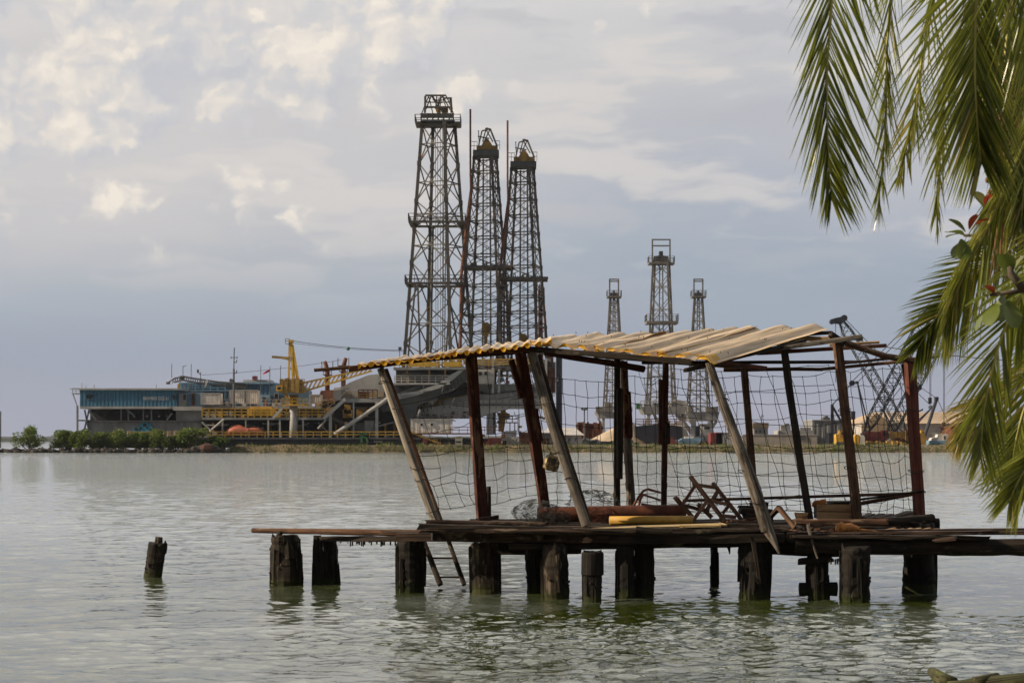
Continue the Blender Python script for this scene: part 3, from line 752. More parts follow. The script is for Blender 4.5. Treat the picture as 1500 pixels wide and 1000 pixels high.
rl(1225, 533, 1322, 523, 27.0, 27.0, 4, 4, 'dark_wood', 10, 'rafter')
rl(1332, 529, 1377, 521, 27.2, 27.2, 4, 4, 'brown_log', 11, 'rafter')
bar(1004, 542, 1180, 499, 25.05, 26.9, 6, 'dark_wood', 12)
bar(1036, 528, 1122, 539, 25.3, 26.5, 6, 'red_wood', 13)
bar(1090, 517, 1262, 493, 26.6, 26.4, 7, 'grey_log', 14)
bar(1110, 517, 1298, 506, 27.9, 28.0, 6, 'red_wood', 15)
rl(1215, 505, 1288, 501, 28.2, 28.2, 4, 4, 'bamboo', 16, 'rafter')
rl(1110, 494, 1224, 497, 27.6, 27.2, 8, 7, 'bamboo', 17, 'rafter')
bar(1160, 491, 1217, 487, 27.5, 27.5, 5, 'dark_wood', 18)
mb = MB(); mb.log(P(1215, 492, 26.6), P(1264, 511, 26.8), S(9, 27)/2, S(9, 27)/2, 0.15, 10, 4); mb.log(P(1262, 510, 26.8), P(1302, 523, 27.0), S(9, 27)/2, S(9, 27)/2, 0.15, 10, 5); mb.log(P(1300, 522, 27.0), P(1345, 529, 27.2), S(9, 27)/2, S(10, 27)/2, 0.15, 10, 6)
mb.build('rafter', M['brown_log'], sh)
bar(1216, 489, 1236, 503, 26.5, 26.6, 8, 'dark_wood', 19)
rl(1000, 733, 1350, 722, 28.0, 27.4, 4.5, 4.5, 'brown_log', 21, 'side_rail')
rl(1262, 737, 1340, 723, 27.6, 27.3, 6, 5, 'brown_log', 22, 'side_rail')
bar(1262, 731, 1352, 719, 27.5, 27.1, 3, 'dark_wood', 23, 'side_rail')
# corrugated roof sheets: pale weathered top, yellow underside
def sheet(a, b, c, d, ncor, amp, warp=0.02, nu=None, nv=26, seed=0, thick=0.006, stripe=(), lip=0.036):
    """a-b is the front edge, d-c the back; the corrugations run front to back"""
    nu = nu or int(ncor*8)
    vs = []; gs = []
    nrm = ((b-a).cross(d-a)).normalized()
    if nrm.z < 0: nrm = -nrm
    for j in range(nv+1):
        t = j/nv
        for i in range(nu+1):
            s_ = i/nu
            p = (a*(1-s_) + b*s_)*(1-t) + (d*(1-s_) + c*s_)*t
            if j in (0, nv): p = p + (d-a)*(0.012*mnoise.noise(Vector((s_*14, seed, j))))
            p = p + nrm*(amp*(.85 + .6*mnoise.noise(Vector((s_*ncor*.6, t*1.2, seed*1.7))))*math.cos(2*math.pi*ncor*s_) + warp*mnoise.noise(Vector((s_*2.5, t*2.5, seed*3.1))) + 0.012*mnoise.noise(Vector((s_*9, t*6, seed*2.1))))
            vs.append(p); gs.append((t*2.4, s_*2.9, seed))
    n = len(vs)
    lo = []
    for k_, p in enumerate(vs):
        j_, i_ = divmod(k_, nu+1)
        th_ = thick
        if j_ == 0 and lip: th_ = 0.010 + lip*max(0, math.cos(2*math.pi*ncor*i_/nu))**0.6 if math.cos(2*math.pi*ncor*i_/nu) > 0 else 0.010
        lo.append(p - nrm*th_)
    allv = vs + lo
    fs = []; 
    mb = MB(); W = nu+1
    top = [(j*W+i, j*W+i+1, (j+1)*W+i+1, (j+1)*W+i) for j in range(nv) for i in range(nu)]
    # orient upwards
    q = top[0]; nn = (allv[q[1]]-allv[q[0]]).cross(allv[q[2]]-allv[q[0]])
    if nn.dot(nrm) < 0: top = [tuple(reversed(f)) for f in top]
    bot = [tuple(reversed([k+n for k in f])) for f in top]
    rim = []
    def strip(ids):
        for p_, q_ in zip(ids[:-1], ids[1:]): rim.append((p_, q_, q_+n, p_+n))
    strip(list(range(0, W))); strip([nv*W + i for i in range(W)]); strip([j*W for j in range(nv+1)]); strip([j*W+nu for j in range(nv+1)])
    mb.add(allv, top, gs+gs, mi=0)
    for q_ in range(len(top)):
        j_, i_ = divmod(q_, nu)
        if j_ == 0 and mnoise.noise(Vector((i_*0.23, seed*5.0, 2))) > -0.25: mb.m[q_] = 1
        if j_ in (1, 2) and mnoise.noise(Vector((i_*0.31, seed*7.0, j_))) > (-.15 if lip > .05 else .12): mb.m[q_] = 1
        if stripe and any(abs(i_/nu*ncor - c_) < 0.16 for c_ in stripe) and mnoise.noise(Vector((j_*0.2, i_*0.3, seed))) > -0.12: mb.m[q_] = 1
    for f in bot + rim: mb.f.append(f); mb.m.append(1)
    return mb
def roof(a, b, c, d, ncor, amp, seed, **k):
    return sheet(a, b, c, d, ncor, amp, seed=seed, **k).build('roof_sheet', [M['sheet_top'], M['sheet_yellow']], sh, True)
roof(P(524, 535, 25.6), P(660, 519, 25.6), P(680, 512, 28.2), P(560, 527.5, 28.2), 7, 0.025, 1, lip=0.060)
roof(P(648, 519, 25.58), P(808, 500, 25.58), P(806, 494, 28.4), P(668, 512, 28.3), 9, 0.025, 2, lip=0.060)
a, b_, c, d = P(776, 502, 26.4), P(1046, 530, 25.0), P(1214, 479, 27.6), P(838, 492, 28.6)
def lerp(p, q, t): return p + (q-p)*t
k1, k2 = 0.36, 0.70
roof(a, lerp(a, b_, k1+.03), lerp(d, c, k1+.03), d, 4, 0.036, 3, warp=0.03)
up_ = Vector((0, 0, 0.012))
roof(lerp(a, b_, k1)+up_, lerp(a, b_, k2+.03)+up_, lerp(d, c, k2+.03)+up_, lerp(d, c, k1)+up_, 4, 0.036, 4, warp=0.03, stripe=(1.45,))
roof(lerp(a, b_, k2)+up_*2, b_+up_*2, c+up_*2, lerp(d, c, k2)+up_*2, 2.5, 0.042, 5, warp=0.02)
roof(P(850, 517, 26.9), P(1000, 529, 26.3), P(1012, 523, 28.2), P(862, 512, 28.2), 8, 0.028, 6)
roof(P(1108, 505, 27.0), P(1170, 499, 27.0), P(1172, 490, 28.4), P(1118, 492, 28.4), 3, 0.03, 7)
# nails with washers on the crests, tie wires round the logs
rnd = random.Random(4)
for k in range(30):
    s_ = rnd.random(); t = rnd.choice((0.12, 0.5, 0.85)); p = lerp(lerp(a, b_, s_), lerp(d, c, s_), t) + Z*0.045
    MB().tube([p, p + Vector((rnd.uniform(-.01, .01), 0, 0.025))], 0.005, 5).build('roof_nail', M['wire'], sh)
def tie(x, y, D, r, seed=0):
    c = P(x, y, D)
    pts = [c + Vector((math.cos(q/12*6.283)*r, math.sin(q/12*6.283)*r*1.0, 0.02*math.sin(q*0.9+seed))) for q in range(13)]
    MB().tube(pts, 0.006, 4, cap=False).build('tie_wire', M['rope'], sh)
for i, (x, y, D, r) in enumerate([(563, 560, 25.78, .075), (583, 600, 25.7, .08), (600, 645, 25.65, .08), (610, 685, 25.6, .085), (617, 702, 25.58, .085), (634, 750, 25.5, .09), (1058, 585, 25.12, .08), (1075, 640, 25.1, .09), (1092, 690, 25.08, .095), (1108, 735, 25.06, .10), (800, 590, 25.75, .085), (822, 660, 25.65, .085), (836, 700, 25.6, .085), (1237, 600, 26.66, .085), (1246, 685, 26.63, .085), (1340, 600, 27.2, .11), (1342, 690, 27.2, .11), (1338, 565, 27.2, .11), (1344, 720, 27.2, .11)]):
    tie(x, y, D, r, i)

# ================================================================== woven wire netting round the sides
def net(label, TL, TR, BR, BL, us, vs_, seed, sag=0.03, skip=0.05, r=0.004, bulge=0.036):
    rnd = random.Random(seed); nu, nv = len(us), len(vs_)
    J = {}
    for i, u in enumerate(us):
        for j, v in enumerate(vs_):
            p = (TL*(1-u) + TR*u)*(1-v) + (BL*(1-u) + BR*u)*v
            w = Vector((mnoise.noise(Vector((u*4, v*3, seed))), mnoise.noise(Vector((u*3, v*3, seed+5))), mnoise.noise(Vector((u*4, v*4, seed+9)))))
            p = p + Vector((w.x*bulge, w.y*bulge*1.5, w.z*bulge)) + Vector((rnd.uniform(-1, 1), 0, rnd.uniform(-1, 1)))*0.012
            p.z -= sag*math.sin(math.pi*u)*math.sin(math.pi*min(1, v+0.2))*2
            J[i, j] = p
    mb = MB()
    def wire(pts):
        out = []
        for a_, b2 in zip(pts[:-1], pts[1:]):
            out.append(a_); out.append(a_.lerp(b2, 0.5) + Vector((rnd.uniform(-1, 1)*.006, 0, -0.006 + rnd.uniform(-1, 1)*.004)))
        out.append(pts[-1])
        mb.tube(out, r, 4, cap=False)
    for i in range(nu):
        lo = 0; hi = nv
        if rnd.random() < skip*2: lo = rnd.randint(0, nv//2)
        if hi - lo > 1: wire([J[i, j] for j in range(lo, hi)])
    for j in range(nv):
        lo = 0; hi = nu
        if rnd.random() < skip: hi = rnd.randint(nu//2, nu)
        if hi - lo > 1: wire([J[i, j] for i in range(lo, hi)])
    for (i, j), p in J.items():   # knots
        if rnd.random() < 0.8: mb.box(p, (0.014, 0.012, 0.014))
    return tag(mb.build('wire_netting', M['wire']), label, 'netting', 'wire netting hung round the shelter')
def lin(n, a=0.0, b=1.0): return [a + (b-a)*k/(n-1) for k in range(n)]
vv = [0.02, 0.13, 0.21, 0.36, 0.52, 0.64, 0.74, 0.82, 0.89, 0.95, 1.0]
net('loose wire netting across the open left end, from pale leaning log to red post', P(580, 590, 25.9), P(694, 560, 26.7), P(707, 738, 26.7), P(643, 745, 25.7), [0, .28, .55, .8, 1], [0.02, 0.3, 0.5, 0.62, 0.72, 0.8, 0.9, 1.0], 1, bulge=0.08)
net('drooping wire netting between red square post and the leaning post beside it', P(694, 530, 26.7), P(775, 530, 27.6), P(797, 722, 27.8), P(707, 740, 26.7), [0, .22, .45, .7, 1], [0.02, 0.2, 0.36, 0.5, 0.62, 0.72, 0.82, 0.92, 1.0], 2, bulge=0.08)
net('wire netting behind the hanging yellow jug, up to the dark doubled post', P(790, 545, 27.8), P(910, 555, 27.9), P(918, 742, 28.1), P(800, 742, 27.9), lin(8), vv, 3)
net('wire netting between the two dark posts near the middle of the shelter', P(914, 545, 28.0), P(975, 545, 28.0), P(975, 745, 28.1), P(922, 745, 28.1), lin(5), vv, 4)
net('wire netting behind the overturned stool, up to the brown back post', P(975, 548, 28.0), P(1093, 545, 28.0), P(1108, 748, 28.1), P(972, 748, 28.1), lin(8), vv, 5)
net('wire netting above the wooden crate, between the two dark leaning posts', P(1093, 545, 28.0), P(1235, 540, 27.9), P(1262, 752, 28.0), P(1108, 748, 28.1), lin(8), vv, 6)
net('tangled wire netting at the right end, hung beside the wide red post', P(1232, 535, 27.6), P(1335, 530, 27.3), P(1347, 756, 27.4), P(1262, 756, 27.6), lin(8), vv, 7, bulge=0.09)
net('slanting second layer of wire netting sagging across the middle of the shelter', P(935, 540, 27.6), P(1215, 536, 27.4), P(1275, 752, 27.6), P(1010, 748, 27.7), lin(10), [0.0, .12, .33, .56, .72, .84, .93, 1.0], 8, bulge=0.1)

# ================================================================== things on the deck
# hanging jug
jg = thing('plastic_jug', 'grimy yellow plastic jug hanging on a wire from the netting', 'jug', P(808, 690, 26.4))
def superell(mb, c, sx, sy, sz, rot=None, e=0.45, nu=20, nv=12, tint=0.5):
    vs = []; sg = lambda q: math.copysign(abs(q)**e, q)
    for j in range(nv+1):
        ph = -math.pi/2 + math.pi*j/nv
        for i in range(nu):
            th = 2*math.pi*i/nu
            p = Vector((sx*sg(math.cos(ph))*sg(math.cos(th)), sy*sg(math.cos(ph))*sg(math.sin(th)), sz*sg(math.sin(ph))))
            if rot is not None: p = rot @ p
            vs.append(Vector(c) + p)
    fs = [(j*nu+i, j*nu+(i+1) % nu, (j+1)*nu+(i+1) % nu, (j+1)*nu+i) for j in range(nv) for i in range(nu)]
    return mb.add(vs, fs, tint=tint)
rot = Matrix.Rotation(R(14), 3, 'Y') @ Matrix.Rotation(R(25), 3, 'Z')
cj = P(808, 678, 26.4)
superell(MB(), cj, 0.095, 0.08, 0.105, rot).build('body', M['jug'], jg, True)
MB().tube([cj + rot @ Vector((-.03, 0, .09)), cj + rot @ Vector((-.035, 0, .14))], [0.035, 0.03], 12).build('neck', M['jug'], jg)
MB().tube([cj + rot @ Vector((-.02, -.02, .12)), cj + rot @ Vector((.03, -.02, .145)), cj + rot @ Vector((.07, -.02, .10)), cj + rot @ Vector((.07, -.02, .07))], 0.014, 8).build('handle', M['jug'], jg, True)
mb = MB()
mb.tube([cj + rot @ Vector((-.035, 0, .12)), cj + Vector((-.05, .1, .22)), P(797, 640, 26.8), P(790, 600, 27.3)], 0.005, 5)
superell(mb, cj + rot @ Vector((-.02, -.085, .03)), 0.035, 0.01, 0.04)
mb.build('hanging_wire', M['rope'], jg)
# rolled chicken wire
def wire_bundle(label, c, rx, ry, rz, n, mat, seed):
    mb = MB(); rnd = random.Random(seed)
    for k in range(n):
        th0 = rnd.random()*6.283; dirn = rnd.choice((-1, 1)); pts = []
        ph = rnd.uniform(-1.2, 1.2); L = rnd.randint(10, 18); ax = rnd.random() < 0.5
        for q in range(L):
            th = th0 + dirn*q*0.16; pz = ph + 0.10*(1 if q % 2 else -1) + q*0.03*dirn
            rr = 1 + 0.10*rnd.uniform(-1, 1) - (0.35 if k % 4 == 0 else 0)
            u_ = Vector((math.cos(th)*math.cos(pz), math.sin(th)*math.cos(pz), math.sin(pz))) if ax else Vector((math.sin(pz), math.cos(th)*math.cos(pz), math.sin(th)*math.cos(pz)))
            p = c + Vector((u_.x*rx*rr, u_.y*ry*rr, max(u_.z*rz*rr, -rz*0.95)))
            pts.append(p)
        mb.tube(pts, 0.0024, 3, cap=False)
    return tag(mb.build('wire_mesh_bundle', M[mat]), label, 'wire mesh', 'bundles of old wire mesh on the deck')
wire_bundle('crumpled pale wire mesh bundle beside the foot of the leaning red post', P(785, 750, 26.3), .30, .22, .165, 105, 'chicken', 3)
wire_bundle('dark arched wire mesh bundle behind the rusty pipe, near the grey leaning log', P(868, 738, 27.3), .36, .25, .19, 90, 'chicken', 4)
wire_bundle('small clump of rusty mesh tangled over the rusty pipe', P(878, 755, 26.5), .24, .16, .12, 50, 'rust_pipe', 5)
wire_bundle('black net heap lying against the left end of the rusty pipe', P(812, 758, 26.15), .22, .16, .10, 60, 'wire', 6)
# pipes, boards
mb = MB(); p0, p1 = P(788, 755, 26.7), P(1003, 751, 26.9)
mb.tube([p0, p1], 0.115, 20, cap=False, jit=0.02); mb.tube([p0 + Vector((.01, 0, 0)), p1 - Vector((.01, 0, 0))], 0.10, 20)
tag(mb.build('rusty_pipe', M['rust_pipe'], None, True), 'fat rusty red steel pipe lying along the deck', 'pipe')
mb = MB(); mb.tube([P(893, 762, 25.95), P(950, 761.5, 26.0), P(1014, 761, 26.05)], 0.062, 16, jit=0.03, flat=0.9)
tag(mb.build('yellow_pipe', M['yellow_pipe'], None, True), 'yellow pipe lying in front of the rusty pipe', 'pipe')
mb = MB().beam(P(842, 775.5, 25.35), P(1062, 768, 25.5), 0.42, 0.03, jit=0.006, seed=3)
mb.beam(P(998, 770, 25.2), P(1055, 770, 25.2), 0.16, 0.035, jit=0.01, seed=4)
tag(mb.build('yellow_board', M['yellow_wood']), 'broken pale yellow board lying flat at the front edge of the deck', 'board')
tag(MB().log(P(932, 776, 25.05), P(985, 779, 25.0), 0.05, 0.03, 0.3, 10, 8, 0.01).build('wood_chunk', M['dark_wood'], None), 'dark rotten chunk of wood lying on the front edge of the yellow board', 'driftwood')
# overturned stool
st = thing('wooden_stool', 'overturned wooden stool frame of crossed bars on the deck', 'stool', P(1045, 768, 26.3))
def bars(lst, name, wd=0.048):
    for i, (x0, y0, x1, y1, D0, D1) in enumerate(lst):
        MB().beam(P(x0, y0, D0), P(x1, y1, D1), wd, wd*0.85, jit=0.004, seed=i+len(name)).build(name, M['stool_wood'], st)
bars([(1011, 697, 1060, 761, 26.2, 26.25), (1044, 707, 1094, 771, 26.5, 26.5), (989, 728, 1014, 757, 26.25, 26.3), (1022, 738, 1043, 758, 26.6, 26.6)], 'leg', 0.064)
bars([(1016, 709, 1050, 714, 26.24, 26.5), (1018, 711, 1000, 738, 26.2, 26.22), (1037, 732, 1069, 739, 26.26, 26.52), (1037, 732, 1016, 761, 26.22, 26.2), (1002, 740, 1037, 749, 26.3, 26.6), (1052, 718, 1034, 749, 26.5, 26.58), (1069, 739, 1058, 752, 26.5, 26.5)], 'rail', 0.052)
bars([(1056, 755, 1076, 757, 26.3, 26.45), (1056, 761, 1075, 764, 26.2, 26.35), (1054, 767, 1074, 769, 26.1, 26.3)], 'seat_slat', 0.06)
# bent metal chair
mc = thing('metal_chair', 'bent brown tubular chair frame lying against the dark square post', 'chair', P(948, 745, 27.3))
MB().tube([P(927, 742, 27.3), P(936, 727, 27.3), P(942, 719, 27.3), P(949, 716, 27.32), P(967, 721, 27.5)], 0.017, 8).build('frame', M['rust'], mc, True)
MB().tube([P(935, 744, 27.2), P(938, 731, 27.2), P(942, 724, 27.2)], 0.017, 8).build('leg', M['rust'], mc, True)
MB().tube([P(942, 724, 27.2), P(967, 732, 27.45)], 0.015, 8).build('rail', M['rust'], mc, True)
MB().tube([P(940, 738, 27.2), P(967, 742, 27.45)], 0.015, 8).build('rail', M['rust'], mc, True)
# crate with a slatted front
cr = thing('wooden_crate', 'slatted wooden crate with a dark lid on the deck', 'crate', P(1224, 761, 26.75))
for i, (y0, y1) in enumerate(((738.5, 748.5), (749.5, 761))):
    MB().bx(1197, y0, 1249, y1, 26.7 - 0.012*i, 0.03).build('slat', M['crate_wood'], cr)
MB().bx(1199, 738, 1248, 760, 26.74, 0.42).build('body', M['deck_wood'], cr)
MB().beam(P(1214, 735.5, 26.9), P(1252, 735, 26.9), 0.36, 0.03, jit=0.006, seed=2).build('lid', M['dark_wood'], cr)
cl = MB(); rnd = random.Random(9)
for i in range(7):
    superell(cl, P(1195 + rnd.uniform(-2, 20), 738 - rnd.uniform(-2, 4), 26.8), rnd.uniform(.03, .06), .04, rnd.uniform(.025, .05), Matrix.Rotation(rnd.random()*3, 3, 'Y'), 0.9, 10, 6)
tag(cl.build('rag_bundle', M['cloth'], None, True), 'small bundle of rags and scraps on the corner of the wooden crate', 'rags')
# cloth
cb = MB()
superell(cb, P(1243, 773, 25.35), 0.16, 0.14, 0.055, Matrix.Rotation(R(6), 3, 'Y'), 0.9, 28, 14)
superell(cb, P(1232, 772, 25.25), 0.07, 0.10, 0.06, Matrix.Rotation(R(-20), 3, 'Y'), 0.9, 20, 10)
superell(cb, P(1268, 777, 25.3), 0.18, 0.08, 0.022, Matrix.Rotation(R(7), 3, 'Y'), 0.9, 20, 10)
for i, v in enumerate(cb.v):
    q = Vector(v); cb.v[i] = tuple(q + Vector((1, 1, 1))*(0.018*mnoise.noise(q*9)) + Vector((0, 0, 0.012*mnoise.noise(q*25))))
tag(cb.build('cloth_bundle', M['cloth'], None, True), 'crumpled orange-brown cloth lying on the right-hand planks', 'cloth')
# loose scrap timber
def scrap(label, parts, mat, cat='scrap wood', name='scrap_timber'):
    mb = MB()
    for i, (x0, y0, x1, y1, D0, D1, w, h) in enumerate(parts): mb.beam(P(x0, y0, D0), P(x1, y1, D1), w, h, jit=0.008, seed=i)
    return tag(mb.build(name, M[mat]), label, cat)
scrap('short brown board leaning over the deck edge beside the big grey log', [(1141, 743, 1165, 773, 25.6, 25.3, .06, .05)], 'brown_log')
scrap('short board lying behind the first board leaning beside the grey log', [(1141, 743, 1128, 757, 25.65, 25.9, .06, .05)], 'deck_wood')
scrap('flat brown board on two stacked dark blocks behind the grey leaning log', [(1082, 742, 1112, 742, 26.7, 26.7, .25, .04), (1085, 748, 1128, 750, 26.6, 26.6, .3, .09), (1090, 757, 1130, 758, 26.5, 26.5, .3, .1)], 'dark_wood')
scrap('loose row of planks fanned out on the deck at the right end', [(1262, 758, 1277, 753, 26.6, 27.6, .10, .03), (1272, 760, 1292, 753, 26.5, 27.6, .09, .03), (1284, 760, 1304, 754, 26.5, 27.6, .10, .04), (1300, 761, 1333, 750, 26.5, 27.5, .12, .045), (1310, 762, 1336, 754, 26.5, 27.4, .10, .03)], 'deck_wood')
scrap('brown block at the foot of the dark leaning post left of the crate', [(1166, 756, 1182, 756, 26.3, 26.3, .15, .10), (1158, 763, 1176, 761, 26.2, 26.2, .15, .05)], 'crate_wood')
scrap('dark upright block standing behind the leaning grey log', [(1100, 746, 1124, 746, 26.9, 26.9, .12, .2)], 'dark_wood')
# thin black line from the roof to the right
mb = MB(); pts = []
for k in range(25):
    t = k/24; p = P(1297, 508, 27.9).lerp(P(1560, 533, 24), t); p.z -= 0.10*4*t*(1-t)*0.3; pts.append(p)
mb.tube(pts, 0.006, 5); tag(mb.build('black_cable', M['wire']), 'thin black cable running from the shelter roof to the palm', 'cable')

rnd = random.Random(55)
scrap('tangle of short sticks on the deck between the stool and the grey log', [(1072 + rnd.uniform(-8, 8), 766 + rnd.uniform(-4, 3), 1110 + rnd.uniform(-14, 20), 764 + rnd.uniform(-9, 4), 26.0 + rnd.uniform(-.3, .3), 26.2 + rnd.uniform(-.4, .4), .035, .025) for k in range(9)], 'brown_log')
scrap('scatter of splinters and laths along the front edge under the yellow board', [(870 + k*24, 778 + rnd.uniform(-2, 2), 905 + k*24 + rnd.uniform(0, 20), 777 + rnd.uniform(-3, 3), 25.08, 25.2, .05, .02) for k in range(8)], 'deck_wood')
scrap('row of small offcuts on the planks right of the orange-brown cloth', [(1296 + k*12, 777 + rnd.uniform(-2, 1), 1310 + k*13, 776 + rnd.uniform(-3, 1), 25.4, 25.6, .05, .03) for k in range(6)], 'crate_wood')
# ================================================================== the shipyard across the water
def z_at(py, D): return CH + (HY - py)/F*D
def derrick(name, label, cx, D, y1, w1, y0, w0, theta, nodes, leg_r, br_r, mat, group=None, cat='derrick', xonly=False, hubs=True):
    """four legs from half width w0 (pixels) at picture height y0 to w1 at y1; nodes: picture heights of the girts"""
    base = P(cx, y0, D)
    root = thing(name, label, cat, base, group)
    R0, R1, H = S(w0, D), S(w1, D), z_at(y1, D) - z_at(y0, D)
    ang = [theta + math.pi/2*k + math.pi/4*0 for k in range(4)]
    def pt(k, y):
        t = (z_at(y, D) - base.z)/H; r = R0 + (R1-R0)*t
        return base + Vector((math.cos(ang[k])*r, math.sin(ang[k])*r, z_at(y, D) - base.z))
    for k in range(4):
        MB().beam(pt(k, y0), pt(k, y1), leg_r*2, leg_r*2).build('leg', M[mat], root)
    mb = MB(); hb_ = MB()
    for a, b in zip(nodes[:-1], nodes[1:]):
        for k in range(4):
            j = (k+1) % 4
            mb.beam(pt(k, a), pt(j, b), br_r*2, br_r*2); mb.beam(pt(j, a), pt(k, b), br_r*2, br_r*2)
        if xonly:
            gb = MB()
            for k in range(4): m_ = (a+b)/2; gb.beam(pt(k, m_), pt((k+1) % 4, m_), br_r*2, br_r*2)
            gb.build('girt', M[mat], root)
    for y in nodes:
        gb = MB()
        for k in range(4):
            j = (k+1) % 4
            if not xonly or y in (nodes[0], nodes[-1]): gb.beam(pt(k, y), pt(j, y), max(.2, br_r*2.3), max(.2, br_r*2.3))
            if hubs: gb.box(pt(k, y), (leg_r*2.6, leg_r*2.6, leg_r*3))
        if gb.v: gb.build('girt', M[mat], root)
    mb.build('bracing', M[mat], root)
    return root, pt
def deckring(root, cx, y, D, half, mat, hrail=1.1, thick=0.3, depth=None, x0=None, x1=None, name='platform', rmat=None):
    x0 = x0 if x0 is not None else cx - half; x1 = x1 if x1 is not None else cx + half
    a, b = P(x0, y, D), P(x1, y, D); dp = depth or (b.x - a.x)*0.7
    mb = MB()
    w = min(1.4, dp*0.25)
    mb.box(((a.x+b.x)/2, D - dp/2 + w/2, a.z - thick/2), (b.x-a.x, w, thick)); mb.box(((a.x+b.x)/2, D + dp/2 - w/2, a.z - thick/2), (b.x-a.x, w, thick))
    mb.box((a.x + w/2, D, a.z - thick/2 + .005), (w, dp - 2*w, thick)); mb.box((b.x - w/2, D, a.z - thick/2 + .005), (w, dp - 2*w, thick))
    o = mb.build(name, M[mat], root)
    c = [Vector((a.x, D-dp/2, a.z)), Vector((b.x, D-dp/2, a.z)), Vector((b.x, D+dp/2, a.z)), Vector((a.x, D+dp/2, a.z))]
    rb = MB()
    for k in range(4): rb.rail(c[k], c[(k+1) % 4], hrail, 1.6, 0.05)
    rb.build('handrail', M[rmat or mat], o)
    return o
# ---- tall left derrick
DA = 345
d1, pt = derrick('drilling_derrick', 'tallest black drilling derrick with open cage top and side balconies, leftmost of the yard', 642.5, DA, 184, 25.5, 545, 54, R(21),
                 [545, 504, 446, 386, 336, 296, 241, 184], 0.27, 0.085, 'derrick', xonly=True)
for y, x0, x1 in ((327, 600, 682), (416, 595, 680)): deckring(d1, 642, y, DA, 0, 'derrick', 1.2, 0.3, 9.0, x0, x1)
deckring(d1, 642, 182, DA, 0, 'derrick', 1.2, 0.25, 6.0, 609, 675, 'balcony')
mb = MB()
mb.bx(618, 166, 664, 172, DA-2.8, 0.4); mb.bx(618, 166, 664, 172, DA+2.4, 0.4); mb.bx(616, 175, 666, 180, DA-3.0, 6.0)
for x in (617, 626, 634, 642, 650, 658, 664):
    for dd in (-2.7, 2.5): mb.beam(P(x, 166, DA+dd), P(x, 182, DA+dd), .25, .25)
mb.build('crown_housing', M['dgrey'], d1)
mb = MB()
for sx, tx in ((623, 626), (662, 656)):
    for dy in (-2.8, 2.8):
        mb.beam(P(sx-.5, 165, DA+dy), P(tx-3 if sx < 640 else tx+4, 141 if sx < 640 else 144, DA+dy*.8), .35, .35)
for y, xa, xb in ((140, 623, 653), (157, 621, 662), (144, 650, 662), (150, 640, 648)):
    for dy in (-2.5, 2.5): mb.beam(P(xa, y, DA+dy), P(xb, y, DA+dy), .28, .28)
for xa, ya, xb, yb in ((632, 140, 624, 160), (648, 140, 660, 162), (653, 140, 663, 160), (632, 140, 642, 158), (640, 141, 638, 160), (648, 140, 640, 158), (643, 143, 643, 164), (634, 146, 646, 152)):
    mb.beam(P(xa, ya, DA-2.3), P(xb, yb, DA-2.3), .2, .2); mb.beam(P(xa, ya, DA+2.3), P(xb, yb, DA+2.3), .2, .2)
mb.build('crown_cage', M['derrick'], d1)
mb = MB()
def wheel(mb, c, r, w, n=18):
    mb.tube([c - Vector((0, w/2, 0)), c + Vector((0, w/2, 0))], r, n)
wheel(mb, P(652, 161, DA-.6), .55, 1.4); wheel(mb, P(650, 162, DA+.8), .5, 1.0); wheel(mb, P(642, 162, DA), .42, 1.2)
mb.build('crown_sheave', M['dyellow'], d1)
mb = MB()
for x in (638, 641, 645, 648): mb.beam(P(x, 184, DA), P(x+.6, 520, DA), .09, .09)
mb.build('drill_line', M['derrick2'], d1)
mb = MB()
for dx in (0, 3.2): mb.beam(P(651+dx, 184, DA-2), P(648+dx, 540, DA-2.8), .16, .16)
for k in range(70): y = 186 + k*5; mb.beam(P(651 - .0085*(y-184), y, DA-2-.0023*(y-184)), P(654.2 - .0085*(y-184), y, DA-2-.0023*(y-184)), .07, .07)
mb.build('ladder', M['derrick'], d1)
MB().tube([P(634, 330, DA+.5), P(630, 545, DA+.5)], .22, 10).build('standpipe', M['dgrey'], d1)
mb = MB()
for x0, y0, x1, y1 in ((609, 415, 596, 540), (612, 415, 616, 540), (634, 500, 622, 545), (655, 416, 676, 540), (660, 418, 652, 540)): mb.beam(P(x0, y0, DA-4.8), P(x1, y1, DA-5.2), .3, .3)
mb.build('base_strut', M['derrick'], d1)
